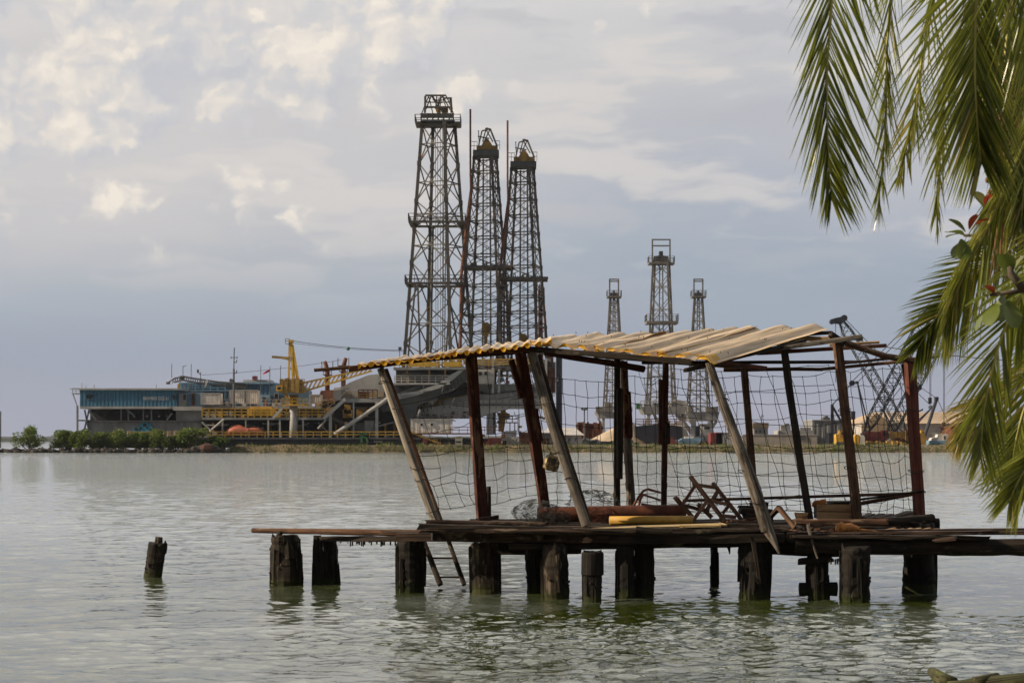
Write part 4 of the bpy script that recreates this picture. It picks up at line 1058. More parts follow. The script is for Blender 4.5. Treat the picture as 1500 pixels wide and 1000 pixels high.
# ---- twin derricks with ochre crown blocks
def twin(cx, dy, D, label):
    # everything given for the left twin at cx=711
    ox = cx - 711
    d, pt = derrick('drilling_derrick', label, cx, D, 233+dy, 19, 550+dy, 47, R(30),
                    [550+dy, 512+dy, 487+dy, 462+dy, 441+dy, 418+dy, 392+dy, 374+dy, 348+dy, 325+dy, 300+dy, 276+dy, 252+dy, 233+dy], 0.22, 0.055, 'derrick', 'twin derricks with ochre crown blocks')
    q = lambda x, y, dd=0: P(x+ox, y+dy, D+dd)
    mb = MB(); a, b = q(693, 230), q(731, 222)
    mb.box(((a.x+b.x)/2, D, (a.z+b.z)/2), (b.x-a.x, 4.2, b.z-a.z)); mb.build('crown_deck', M['dgrey'], d)
    mb = MB()
    mb.prism([(x+ox, y+dy) for x, y in ((698, 221), (698, 213.5), (706, 213), (708, 207.5), (718, 207.5), (721, 213), (729, 213.5), (729, 221))], D-1.6, 3.2)
    wheel(mb, q(713, 209), .5, 2.2); mb.build('crown_block', M['dyellow'], d)
    mb = MB()
    for dd in (-1.6, 1.6):
        for x0, y0, x1, y1, w in ((701, 214, 706, 192, .22), (706, 192, 718, 189, .22), (718, 189, 728, 214, .3), (711, 188, 722, 208, .2), (718, 189, 706, 214, .2), (700, 200, 716, 203, .2), (701, 192, 702, 214, .15), (707, 208, 712, 189, .2), (712, 188, 719, 190, .3)):
            mb.beam(q(x0, y0, dd), q(x1, y1, dd), w, w)
    for x, y in ((712, 188.5), (701, 192), (716, 203)): mb.beam(q(x, y, -1.7), q(x, y, 1.7), .2, .2)
    mb.build('crown_frame', M['derrick2'], d)
    rb = MB(); 
    for p0, p1 in ((q(690, 220, -2.1), q(699, 220, -2.1)), (q(726, 219, -2.1), q(732, 219, -2.1)), (q(690, 220, 2.1), q(699, 220, 2.1)), (q(726, 219, 2.1), q(732, 219, 2.1))): rb.rail(p0, p1, 1.5, .7, .04)
    rb.build('handrail', M['derrick2'], d)
    mb = MB()
    for x in (708, 718): mb.beam(q(x, 233), q(x-1 if x < 712 else x+1, 545), .3, .3)
    mb.build('guide_rail', M['derrick2'], d)
    mb = MB()
    for x in (712.3, 714): mb.beam(q(x, 233), q(x-1, 470), .06, .06)
    mb.build('drill_line', M['derrick2'], d)
    mb = MB(); a = q(689, 160); 
    mb.tube([q(689, 160), q(689, 255), q(690, 290)], .17, 8); mb.build('crane_pole', M['rust'], d)
    MB().tube([q(691.5, 270, -3), q(684, 325, -3.4), q(676, 400, -4), q(674, 520, -4.2)], .27, 8).build('standpipe', M['rust'], d)
    mb = MB(); a, b = q(678, 391), q(748, 391)
    mb.box(((a.x+b.x)/2, D-2.7, a.z-.2), (b.x-a.x, 1.5, .4)); mb.box(((a.x+b.x)/2, D+2.7, a.z-.2), (b.x-a.x, 1.5, .4)); mb.box((a.x+.7, D, a.z-.2), (1.4, 3.9, .39))
    rnd = random.Random(cx)
    for k in range(26):
        x = 679 + 68*rnd.random(); mb.beam(q(x, 391, -3.2), q(x + rnd.uniform(-2, 2), 391 - rnd.uniform(2, 8), -3), .12, .12)
    mb.build('monkey_board', M['derrick'], d)
    mb = MB()
    mb.prism([(x+ox, y+dy) for x, y in ((706, 474), (709, 472), (715, 472), (718, 476), (718, 486), (714, 492), (714, 505), (709, 505), (709, 492), (705, 487))], D-.6, 1.2)
    mb.build('travelling_block', M['dyellow'], d)
    mb = MB()
    for dx in (0, 2.6): mb.beam(q(725+dx, 233, -2.2), q(731+dx, 545, -3.2), .13, .13)
    for k in range(60): t = k/60; y = 235+310*t; mb.beam(q(725+6*t, y, -2.2-t), q(727.6+6*t, y, -2.2-t), .06, .06)
    mb.build('ladder', M['derrick'], d)
    mb = MB(); rnd = random.Random(cx+1)
    for k in range(8):
        x = 729 + 14*rnd.random(); mb.tube([q(x, 398+rnd.random()*40, 2), q(x + rnd.uniform(-3, 4), 545, 2.5)], .14, 6)
    mb.build('racked_pipe', M['rust'], d)
    return d
twin(711, 0, 348, 'middle black drilling derrick with ochre crown block and thin pole, beside the tallest derrick')
twin(765.5, 16.5, 352, 'rightmost of the three big drilling derricks, with ochre crown block and a side platform')
# ---- far grey derricks
def fard(cx, D, y1, w1, y0, w0, nodes, ytop, label, big):
    d, pt = derrick('drilling_derrick', label, cx, D, y1, w1, y0, w0, R(33), nodes, 0.26 if big else 0.22, 0.09 if big else 0.075, 'derrick2', None if big else 'small slim derricks on the far rig', hubs=False, xonly=big)
    deckring(d, cx, y1+1, D, w1*1.12+2, 'derrick2', 1.6, .5, 5)
    mb = MB(); hw = w1*0.86
    for sx in (-1, 1):
        for dd in (-1.6, 1.6): mb.beam(P(cx+sx*hw, y1, D+dd), P(cx+sx*hw, ytop, D+dd), .4, .4)
    for y in (ytop, ytop + (9 if big else 3)):
        for dd in (-1.6, 1.6): mb.beam(P(cx-hw, y, D+dd), P(cx+hw, y, D+dd), .35, .35)
        for sx in (-1, 1): mb.beam(P(cx+sx*hw, y, D-1.6), P(cx+sx*hw, y, D+1.6), .35, .35)
    mb.build('gin_pole_frame', M['derrick2'], d)
    mb = MB(); h = 17 if big else 8
    mb.prism([(cx-w1*.8, y1), (cx-w1*.7, y1-h*.5), (cx-w1*.18, y1-h*.6), (cx-w1*.18, y1-h*.95), (cx+w1*.18, y1-h*.95), (cx+w1*.18, y1-h*.6), (cx+w1*.7, y1-h*.5), (cx+w1*.8, y1)], D-1.4, 2.8)
    mb.build('crown_block', M['dgrey'], d)
    mb = MB()
    for x in (-.14, .14): mb.beam(P(cx+x*w1, y1, D), P(cx+x*w0, y0, D), .3, .3)
    for k in range(24): y = y1 + (y0-y1)*k/24; mb.beam(P(cx-.14*w1, y, D), P(cx+.14*w1, y, D), .1, .1)
    mb.build('ladder', M['derrick2'], d)
    return d
fb = fard(968.5, 540, 384, 15, 596, 27, [596, 566, 536, 503, 470, 437, 403, 384], 351, 'grey drilling derrick on the far rig, with a wide open gallows top', True)
deckring(fb, 969, 471, 540, 23, 'derrick2', 1.8, .7, 8)
fn = lambda: [608, 590, 572, 556, 540, 526, 512, 498, 484, 470, 457, 444, 433]
fard(899.5, 580, 433, 7.5, 606, 20, fn(), 409, 'small slim grey derrick standing left of the far rig, with a narrow gallows top', False)
fard(1023, 580, 433, 7.5, 606, 22, fn(), 409, 'small slim grey derrick standing right of the far rig, with a narrow gallows top', False)

# ================================================================== blue accommodation block
def ribs(mb, x0, y0, x1, y1, D, pitch=0.45, dep=0.07, depth=6.0):
    """ribbed cladding: a box whose front is folded sheet"""
    a, b = P(x0, y1, D), P(x1, y0, D); n = max(2, int((b.x-a.x)/pitch)); vs = []
    prof = []
    for k in range(n):
        for t, d in ((0, 0), (.45, 0), (.55, dep), (.9, dep)): prof.append((a.x + (b.x-a.x)*(k+t)/n, D + d))
    prof.append((b.x, D))
    for x, y in prof: vs += [(x, y, a.z), (x, y, b.z)]
    fs = [(2*i, 2*i+2, 2*i+3, 2*i+1) for i in range(len(prof)-1)]
    mb.add(vs, fs)
    mb.box(((a.x+b.x)/2, D + dep + .02 + depth/2, (a.z+b.z)/2), (b.x-a.x-.01, depth, b.z-a.z-.01))
    return mb
DB = 338
def window(parent, x0, y0, x1, y1, D, frame='lgrey', bars=0):
    a, b = P(x0, y1, D), P(x1, y0, D); w = 0.09
    mb = MB(); y = D - .04; cx, cz = (a.x+b.x)/2, (a.z+b.z)/2
    for sx in (a.x, b.x): mb.box((sx, y, cz), (w, .12, b.z-a.z+w))
    for sz in (a.z, b.z): mb.box((cx, y, sz), (b.x-a.x-w, .12, w))
    o = mb.build('window', M[frame], parent)
    MB().box((cx, D - .02, cz), (b.x-a.x, .05, b.z-a.z)).build('pane', M['glass'], o)
    return o
ab = thing('accommodation_block', 'long blue ribbed quarters block with white lettering, raised on grey framing at the left', 'quarters', P(185, 655, DB))
w_ = ribs(MB(), 117, 571, 259, 595, DB, 0.62, 0.09, 11).build('wall', M['blue'], ab)
mb = MB(); mb.bx(115, 568.4, 262, 571, DB-.5, 12.4); mb.build('roof', M['lgrey'], ab)
mb = MB()
for x, h in ((120, 8), (138, 5), (229, 6), (126, 4)): mb.beam(P(x, 568.4, DB+3), P(x, 568.4-h, DB+3), .07, .07)
mb.bx(260, 562, 263, 569, DB+1, .5)
mb.build('roof_vent', M['dyellow'], ab)
mb = MB(); mb.bx(117, 595, 250, 598.5, DB-.35, 11.6); mb.prism([(250, 595), (296, 595), (296, 601), (255, 601), (248, 596)], DB-.3, 10)
mb.build('deck_edge', M['lgrey'], ab)
window(ab, 126, 577.5, 136, 584.5, DB-.05, 'blue2'); window(ab, 252.5, 578.5, 257.5, 585, DB-.05, 'blue2')
def text(s, name, x0, y0, x1, y1, D, mat, parent):
    cu = bpy.data.curves.new(name, 'FONT'); cu.body = s; cu.size = 1; cu.extrude = 0.02
    tmp = bpy.data.objects.new(name, cu); col.objects.link(tmp)
    me = bpy.data.meshes.new_from_object(tmp.evaluated_get(bpy.context.evaluated_depsgraph_get()))
    col.objects.unlink(tmp); bpy.data.objects.remove(tmp)
    xs = [v.co.x for v in me.vertices]; ys = [v.co.y for v in me.vertices]
    a, b = P(x0, y1, D), P(x1, y0, D); mb = MB()
    sx = (b.x-a.x)/(max(xs)-min(xs)); sy = (b.z-a.z)/(max(ys)-min(ys))
    mb.add([(a.x + (v.co.x-min(xs))*sx, D - v.co.z, a.z + (v.co.y-min(ys))*sy) for v in me.vertices], [tuple(p.vertices) for p in me.polygons])
    return mb.build(name, M[mat], parent)
text('BRAMBRE OCE 61', 'lettering', 210, 580.6, 246.5, 585.6, DB-.06, 'letter', ab)
# grey entrance end
mb = MB(); mb.bx(260, 574, 296, 595, DB+.4, 9); mb.build('end_wall', M['blue2'], ab)
mb = MB(); mb.bx(262, 576, 273, 594.5, DB+.25, .2); mb.build('door_panel', M['grey'], ab)
window(ab, 268, 577, 273, 586, DB+.2, 'grey'); window(ab, 281, 576, 286, 594, DB+.35, 'rust')
# framing below
mb = MB(); mb.bx(132, 598.5, 258, 616, DB+5, 5); mb.build('underdeck', M['shade'], ab)  # near-black box paints the shade of this recess
mb = MB(); mb.bx(258, 601, 295, 616, DB+.3, 8); mb.build('lower_end_wall', M['grey'], ab)
mb = MB(); ribs(mb, 128, 617.5, 295, 640, DB+.6, 1.1, .06, 8); mb.build('lower_wall', M['grey'], ab)
mb = MB(); mb.bx(126, 615.5, 296, 617.5, DB+.2, 9); mb.build('lower_deck', M['dgrey'], ab)
for x in (177.5, 188, 210, 222): MB().beam(P(x, 598.5, DB+.5), P(x, 615.5, DB+.5), .22, .22).build('post', M['grey'], ab)
for x0, y0, x1, y1 in ((130, 602, 141, 615), (131, 598, 123, 632), (124, 600, 130, 630), (252, 605, 244, 615), (186, 600, 196, 608), (128, 615, 142, 622)): MB().beam(P(x0, y0, DB+.4), P(x1, y1, DB+.4), .25, .25).build('brace', M['grey'], ab)
MB().beam(P(113.5, 594, DB), P(113.5, 655, DB), .3, .3).build('corner_column', M['grey'], ab)
mb = MB(); mb.bx(113, 614.5, 128, 616.5, DB, 4); mb.build('side_landing', M['grey'], ab)
mb = MB(); mb.rail(P(106, 575.5, DB), P(117, 575.5, DB), .8, .6, .045); mb.rail(P(106, 575.5, DB+4), P(117, 575.5, DB+4), .8, .6, .045); mb.bx(105, 575.5, 117, 576.8, DB, 4.5)
mb.beam(P(107, 577, DB+.2), P(113, 594, DB+.2), .18, .18); mb.beam(P(102, 569.5, DB+1), P(117, 569.5, DB+1), .12, .12)
mb.build('wing_balcony', M['lgrey'], ab)
mb = MB(); rnd = random.Random(5)
for cx_, cy_, r in ((197, 610, 1.6), (215.5, 609.5, 2.0), (233, 609.5, 1.8), (244, 609, 1.2)): wheel(mb, P(cx_, cy_, DB+4.6), S(r, DB), .4, 14)
mb.build('hanging_light_shade', M['white'], ab)
mb = MB(); mb.prism([(193, 632), (196, 626), (204, 625), (207, 620), (213, 618), (219, 620), (224, 627), (227, 632)], DB+.45, .1)
mu = mb.build('mural', M['cyan'], ab)
mb = MB()
for cx_, cy_, r in ((199, 628, 2.6), (206, 627, 2.2), (212, 622.5, 2.7), (221, 629, 2.3), (215, 626.5, 1.6)): wheel(mb, P(cx_, cy_, DB+.40), S(r, DB), .06, 14)
mb.build('mural_spot', M['navy'], mu)

# ================================================================== the drilling barge under the derricks
dbg = thing('drilling_barge', 'long drilling barge with dark hull, yellow railings, grey upper decks and a sloping cantilever', 'barge', P(500, 656, 336))
DH = 332
MB().bx(160, 643, 700, 656, DH, 26).build('hull', M['navy'], dbg)
MB().bx(172, 640.5, 700, 643, DH-.3, 26).build('deck_edge', M['dgrey'], dbg)
mb = MB(); mb.rail(P(165, 640.5, DH), P(600, 640.5, DH), .95, 1.35, .06); mb.build('handrail', M['yellow'], dbg)
MB().bx(166, 634, 172, 656, DH+.2, 2).build('mooring_post', M['concrete'], dbg)
# machinery deck below the upper deck, its shade painted near black, framed by columns
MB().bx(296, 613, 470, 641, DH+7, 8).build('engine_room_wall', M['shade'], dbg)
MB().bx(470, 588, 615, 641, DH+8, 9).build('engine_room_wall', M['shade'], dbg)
mb = MB()
mb.bx(296, 611.5, 478, 614.5, DH+1, 14); mb.build('upper_deck', M['grey'], dbg)
MB().bx(500, 584, 560, 589, DH+1, 14).build('upper_deck', M['grey'], dbg)
def col_(x, y0, y1, w, D=DH+1.2, mat='lgrey'): MB().beam(P(x, y0, D), P(x, y1, D), S(w, DH), S(w, DH)).build('column', M[mat], dbg)
for x, y0, w in ((326, 614, 2.2), (360, 614, 2), (393, 614, 2.4), (410, 614, 2.2), (444, 614, 2), (484, 606, 4.2), (552, 588, 4.2), (518, 588, 2)): col_(x, y0, 641, w)
def brace(pts, wpx, mat='lgrey', D=DH+.8, name='brace'):
    mb = MB(); mb.tube([P(x, y, D) for x, y in pts], S(wpx, DH)/2, 10); mb.build(name, M[mat], dbg)
brace([(296, 618), (309, 630), (328, 614)], 3.2); brace([(309, 630), (306, 636)], 4)
brace([(490, 636), (558, 591), (575, 578)], 6); brace([(466, 628), (478, 614)], 3.5, 'grey')
brace([(602, 640), (616, 600)], 5, 'grey', DH+3)
# machines seen in the dark engine deck
rnd = random.Random(21); mb = MB(); mg = MB(); my = MB()
for x in list(range(300, 472, 9)) + list(range(490, 600, 8)):
    x += rnd.uniform(-3, 3); h = rnd.uniform(3, 15); w = rnd.uniform(3, 9)
    MB().bx(x, 640.5-h, x+w, 640.6, DH+3 + rnd.uniform(0, 3), 1.5).build('engine_skid', M['grey' if rnd.random() < .55 else 'dgrey'], dbg)
    if rnd.random() < .4: MB().bx(x, 622-rnd.random()*6, x+rnd.uniform(2, 6), 632, DH+5+rnd.random(), 1).build('tank', M['dyellow'], dbg)
for k in range(16):
    x = rnd.uniform(300, 600); mg.tube([P(x, rnd.uniform(618, 626), DH+4), P(x+rnd.uniform(8, 30), rnd.uniform(618, 634), DH+4)], .14, 6)
mg.build('pipework', M['lgrey'], dbg)
MB().bx(534, 616, 547, 634, DH+2.2, 3).build('tank', M['grey'], dbg)
mb = MB(); wheel(mb, P(527, 627, DH+2.5), .9, .5); wheel(mb, P(521, 629, DH+2.6), .7, .5); mb.build('fan_wheel', M['dgrey'], dbg)
# yellow clutter and railings of the upper deck
mb = MB(); mb.rail(P(296, 611.5, DH+1.2), P(335, 611.5, DH+1.2), 1.5, 1.0, .07, 3); mb.rail(P(335, 611.5, DH+1.2), P(476, 611.5, DH+1.2), 1.5, 1.1, .07, 3); mb.build('handrail', M['yellow'], dbg)
mb = MB()
for k in range(46):
    x = rnd.uniform(298, 470); h = rnd.uniform(2, 11); w = rnd.uniform(2, 8)
    if 420 < x+w/2 < 440: continue
    MB().bx(x, 611.5-h, x+w, 611.6, DH+3+rnd.uniform(0, 6), rnd.uniform(.6, 2.5)).build('deck_machine', M['dyellow' if k % 3 else 'grey'], dbg)
mb = MB(); mb.bx(362, 598, 402, 609, DH+3, 3); mb.bx(366, 595.5, 398, 598, DH+3.3, 2.4); mb.bx(404, 603, 410, 611, DH+2.5, 2)
for k in range(9): mb.beam(P(364+k*4.2, 598, DH+2.8), P(364+k*4.2, 609, DH+2.8), .25, .25)
mb.build('pump_skid', M['yellow'], dbg)
mb = MB()
for k in range(30):
    x = rnd.uniform(262, 470); y = 598 - rnd.uniform(0, 6); MB().bx(x, y - rnd.uniform(2, 8), x + rnd.uniform(2, 8), 600, DH+10+rnd.uniform(0, 5), 1.5).build('deck_machine', M[('rust', 'grey', 'dyellow', 'offwhite')[k % 4]], dbg)
MB().bx(300, 594.5, 476, 597.5, DH+9, 8).build('mezzanine_deck', M['lgrey'], dbg)
MB().bx(300, 597.5, 478, 611.5, DH+11, 6).build('mezzanine_wall', M['dgrey'], dbg)
mb = MB(); mb.rail(P(300, 594.5, DH+9.2), P(500, 594.5, DH+9.2), 1.1, 1.3, .05, 2); mb.build('handrail', M['lgrey'], dbg)
# stairs up to the next deck
mb = MB()
for dy in (0, 1.2): mb.beam(P(474, 613, DH+.8+dy), P(506, 584, DH+.8+dy), .25, .55)
for k in range(18): t = (k+.5)/18; mb.box(P(474+32*t, 613-29*t, DH+1.4), (.3, 1.0, .06))
for dy in (-.1, 1.3): mb.beam(P(474, 603, DH+.8+dy), P(506, 574, DH+.8+dy), .08, .08)
mb.build('stairs', M['lgrey'], dbg)
mb = MB()
for dy in (0, 1.2): mb.beam(P(400, 612, DH+.9+dy), P(413, 598, DH+.9+dy), .2, .45)
mb.build('stairs', M['lgrey'], dbg)
mb = MB(); mb.rail(P(503, 584, DH+1.1), P(560, 584, DH+1.1), 1.15, 1.3, .06, 3); mb.build('handrail', M['dyellow'], dbg)
mb = MB(); mb.rail(P(525, 583, DH+2.2), P(553, 583, DH+2.2), 1.4, .8, .09, 4); mb.bx(526, 574, 540, 583, DH+3, 2); mb.build('pipe_rack', M['red'], dbg)
MB().prism([(489, 586), (489, 568), (503, 566), (512, 560), (540, 549), (562, 547), (562, 584)], DH+9, 8).build('superstructure', M['lgrey'], dbg)
MB().prism([(488, 572), (500, 570), (500, 586), (488, 586)], DH+7, 2).build('superstructure', M['grey'], dbg)
mb = MB()
for x0, y0, x1, y1 in ((502, 600, 516, 612), (504, 592, 514, 606), (522, 596, 538, 611)): mb.bx(x0, y0, x1, y1, DH+6.5, 1)
mb.build('machinery_panel', M['dyellow'], dbg)
mb = MB(); mb.bx(478, 596, 488, 606, DH+6, 2); mb.rail(P(462, 600, DH+5), P(490, 592, DH+5), 1.1, 1.2, .06); mb.build('walkway', M['dyellow'], dbg)
# cantilever: girder sloping up to the drill floor, big box beam behind
mb = MB(); mb.prism([(556, 600), (560, 588), (604, 566), (664, 546), (684, 541), (684, 556), (660, 574), (640, 583), (612, 594), (600, 640), (588, 640), (590, 606)], DH+3.5, 5); mb.build('cantilever_girder', M['dgrey'], dbg)
mb = MB(); mb.prism([(548, 590), (556, 580), (610, 573), (640, 563), (660, 549), (672, 542), (679, 542), (663, 556), (644, 568), (612, 578), (560, 590)], DH+2.5, 1.2); mb.build('girder_flange', M['lgrey'], dbg)
mb = MB(); mb.prism([(612, 600), (648, 593), (690, 586), (800, 583), (805, 590), (800, 598), (745, 598), (716, 606), (700, 612), (612, 613)], DH+8, 7); mb.build('cantilever_beam', M['pale_grey'], dbg)
mb = MB(); mb.prism([(650, 586), (690, 578), (800, 574), (800, 583), (690, 585.8), (650, 592.8)], DH+7.6, 8); mb.build('cantilever_beam', M['grey'], dbg)
MB().bx(690, 592, 800, 594, DH+7.85, .3).build('girder_flange', M['dgrey'], dbg)
mb = MB(); mb.rail(P(612, 600, DH+8.2), P(690, 586, DH+8.2), 1.0, 1.3, .06); mb.build('handrail', M['yellow'], dbg)
col_(717, 600, 636, 9, DH+9, 'lgrey'); col_(724, 600, 636, 5, DH+12, 'grey')
MB().prism([(600, 613), (606, 602), (612, 600), (612, 613), (606, 640), (598, 640)], DH+7, 3).build('column', M['grey'], dbg)
mb = MB(); mb.prism([(626, 590), (638, 576), (642, 580), (634, 592)], DH+5, 2); mb.build('superstructure', M['lgrey'], dbg)
# drill floors
mb = MB(); mb.bx(576, 560.5, 659, 563, DH+2.5, 16); mb.build('drill_floor', M['lgrey'], dbg)
mb = MB(); mb.bx(576, 538, 690, 541, DH+2, 18); mb.build('drill_floor', M['grey'], dbg)
mb = MB(); mb.bx(580, 541, 682, 560.4, DH+8, 9); mb.build('substructure', M['shade'], dbg)  # near-black box paints the shade under the upper floor
mb = MB(); mb.bx(590, 545, 652, 552, DH+6.5, 1.0); mb.build('substructure', M['dgrey'], dbg)
mb = MB()
for x in (596, 629, 652): mb.beam(P(x, 541, DH+3), P(x, 560.4, DH+3), .3, .3)
mb.build('column', M['dyellow'], dbg)
mb = MB(); mb.rail(P(578, 560.5, DH+2.7), P(658, 560.5, DH+2.7), 1.2, 1.1, .07, 3); mb.build('handrail', M['offwhite'], dbg)
mb = MB(); mb.rail(P(578, 538, DH+2.2), P(790, 536, DH+2.2), 1.2, 1.2, .07, 3); mb.bx(600, 531, 640, 537, DH+6, 1); mb.bx(650, 530, 676, 537, DH+6, 1.5); mb.build('handrail', M['yellow'], dbg)
mb = MB(); mb.bx(690, 527, 800, 542, DH+9, 8); mb.build('drill_floor_house', M['grey'], dbg)
hs = MB().bx(686, 541, 724, 562, DH+4.5, 6).build('driller_cabin', M['offwhite'], dbg)
for x in (701, 709): window(hs, x, 544, x+5.5, 550, DH+4.45)
MB().bx(700, 562, 806, 576, DH+9, 7).build('substructure', M['grey'], dbg)
mb = MB()
for k in range(40):
    x = rnd.uniform(690, 812); y = rnd.uniform(520, 575); MB().bx(x, y, x+rnd.uniform(2, 7), y+rnd.uniform(2, 9), DH+8+rnd.uniform(-1, 1), 1).build('drill_machine', M[('dgrey', 'grey', 'rust', 'shade')[k % 4]], dbg)
mb = MB()
for k in range(14):
    x = rnd.uniform(586, 800); y = rnd.uniform(514, 533); MB().bx(x, y, x+rnd.uniform(2, 6), 538, DH+7+rnd.uniform(-1, 1), 1).build('drill_machine', M[('dyellow', 'grey', 'rust')[k % 3]], dbg)
for x, y0, y1 in ((722, 515, 576), (731, 540, 576), (800, 525, 600)): col_(x, y0, y1, 3.2, DH+5)
mb = MB()
for k in range(10):
    x = rnd.uniform(792, 808); mb.bx(x, 505+rnd.uniform(0, 50), x+rnd.uniform(3, 8), 560+rnd.uniform(0, 15), DH+10+rnd.random(), 1)
mb.build('pipe_stack', M['rust'], dbg)
mb = MB(); mb.bx(796, 555, 818, 558, DH+12, 3); mb.bx(806, 530, 814, 575, DH+14, 2); mb.build('gangway_tower', M['offwhite'], dbg)
mb = MB(); mb.bx(528, 634, 531, 648, DH-.4, .4); mb.bx(525, 634, 538, 636, DH-.4, .4); mb.tube([P(531, 640, DH-.4), P(537, 641, DH-.4), P(539, 648, DH-.4)], .16, 6); mb.build('fire_hydrant', M['green'], dbg)
# pale marks of faded hull lettering
mb = MB()
for k in range(5): mb.bx(548 + k*2.6, 645.2, 549.6 + k*2.6, 647.4, DH-.05, .06)
mb.build('hull_mark', M['offwhite'], dbg)

# ---- second, darker deckhouse behind
b2 = thing('deckhouse', 'dull blue flat-roofed deckhouse standing behind the white containers', 'deckhouse', P(330, 600, 352))
ribs(MB(), 264, 562, 400, 600, 350, .7, .08, 8).build('wall', M['blue2'], b2)
MB().bx(262, 559.5, 402, 562, 349.6, 9).build('roof', M['lblue'], b2)
MB().bx(356, 556, 396, 559.5, 352, 5).build('roof_house', M['offwhite'], b2)
mb = MB(); mb.rail(P(264, 571, 348.6), P(330, 571, 348.6), 1.2, 1.3, .06, 3); mb.bx(262, 571, 336, 572.5, 348, 1.6); mb.build('gallery', M['lblue'], b2)
MB().bx(378, 578, 396, 600, 348, 2).build('porch', M['lblue'], b2)
b3 = thing('deckhouse', 'pale blue deckhouse wedge just behind the yellow pedestal crane', 'deckhouse', P(412, 600, 350))
MB().prism([(396, 600), (396, 566), (404, 562), (446, 566), (452, 572), (452, 600)], 349, 6).build('wall', M['blue2'], b3)
window(b3, 384, 581, 390, 590, 347.9); window(b3, 402, 576, 408, 584, 348.9)
# white containers
def container(x0, y0, x1, y1, D, label, mat='white'):
    t = thing('container', label, 'container', P((x0+x1)/2, y1, D), 'containers on the barge deck')
    ribs(MB(), x0, y0, x1, y1, D, .3, .04, 2.6).build('body', M[mat], t)
    mb = MB()
    for x in (x0, x1): mb.beam(P(x, y0, D-.03), P(x, y1, D-.03), .14, .14)
    for y in (y0, y1): mb.beam(P(x0, y, D-.04), P(x1, y, D-.04), .14, .12)
    mb.build('frame', M['offwhite'], t)
    return t
container(294.5, 576, 323, 592, 336, 'dirty white container left of the radio mast')
c2 = container(337, 571.5, 378, 591, 336.5, 'long white container right of the radio mast, with a dark door handle bar')
MB().bx(358.5, 572, 359.8, 590.5, 336.4, .1).build('door_seam', M['dgrey'], c2)
MB().bx(346, 575, 352, 581, 336.42, .08).build('panel', M['offwhite'], c2)
container(454, 578, 470.5, 591, 338, 'small white container right of the crane pedestal')
mb = MB(); mb.bx(369.5, 550.5, 376, 556, 351, 1.5); tag(mb.build('signal_box', M['red']), 'small dark red box on top of the deckhouse roof', 'box')
# collapsed lattice boom
mb = MB()
pts_ = [(245, 561), (255, 554), (268, 551), (285, 554), (320, 559), (360, 562)]
for dy in (0, 1.2):
    mb.tube([P(x, y, 344+dy) for x, y in pts_], .13, 6); mb.tube([P(x, y+6, 344+dy) for x, y in pts_[1:]], .13, 6)
for k in range(34):
    t = k/33; x = 252 + 108*t
    def yy(x_):
        for (xa, ya), (xb, yb) in zip(pts_[:-1], pts_[1:]):
            if xa <= x_ <= xb: return ya + (yb-ya)*(x_-xa)/(xb-xa)
        return 562
    mb.beam(P(x, yy(x), 344.6), P(x+3, yy(x+3)+6, 344.6), .1, .1); mb.beam(P(x+3, yy(x+3), 344.6), P(x, yy(x)+6, 344.6), .1, .1)
mb.bx(243.5, 559, 248, 562.5, 344, 1); mb.bx(264, 550, 269, 556, 344, 1)
tag(mb.build('lattice_boom', M['derrick']), 'lowered lattice crane boom lying along the blue roofs', 'crane boom')
tag(MB().prism([(301, 556), (304, 556), (302, 566), (299.5, 568)], 343.5, .2).build('hanging_sheet', M['white']), 'white rag of sheeting hanging from the lattice boom', 'sheeting')
for x, yt, yb, lab in ((251.5, 533, 553, 'thin whip aerial at the tip of the lowered lattice boom'), (280, 533, 569, 'thin whip aerial on the blue block above the lattice boom'), (268, 536, 552, 'short bent whip aerial between the two straight ones'), (382, 535, 575, 'thin pole beside the red flag'), (411, 535, 556, 'thin aerial left of the yellow crane tower')):
    mb = MB(); mb.tube([P(x, yb, 343), P(x, yt+4, 343), P(x+.3, yt, 343)], .06, 5)
    if x == 268: mb.tube([P(x, yt+1, 343), P(x+5, yt-1, 343)], .05, 5)
    tag(mb.build('aerial', M['dgrey']), lab, 'aerial')
mb = MB(); mb.beam(P(294, 570, 345), P(294, 545, 345), .1, .1); mb.beam(P(289, 543, 345), P(294, 549, 345), .12, .12); mb.bx(288.5, 541, 291, 546, 345, .3); tag(mb.build('floodlight', M['dgrey']), 'small tilted floodlight on a short pole over the blue roof', 'lamp')
# radio mast
rm = thing('radio_mast', 'thin grey radio mast with crossarms standing between two white containers', 'mast', P(342.5, 597, 334))
MB().tube([P(342.3, 597, 334), P(342.5, 540, 334)], .17, 8).build('pole', M['dgrey'], rm); MB().tube([P(342.5, 540, 334), P(343, 515, 334), P(343.3, 509, 334)], .09, 6).build('pole_top', M['dgrey'], rm)
mb = MB(); mb.beam(P(338.5, 523.5, 334), P(347.5, 523.5, 334), .1, .1)
for x in (338.5, 343, 347.5): mb.beam(P(x, 522, 334), P(x, 525, 334), .12, .12)
mb.build('crossarm', M['dgrey'], rm)
for y in (529, 544.5): MB().tube([P(343, y+1.5, 334), P(346.5, y+1.5, 334), P(346.8, y-2.5, 334)], .1, 6).build('bracket_lamp', M['dgrey'], rm)
mb = MB(); wheel(mb, P(338.5, 557, 333.8), .3, .3); mb.build('lamp', M['dgrey'], rm)
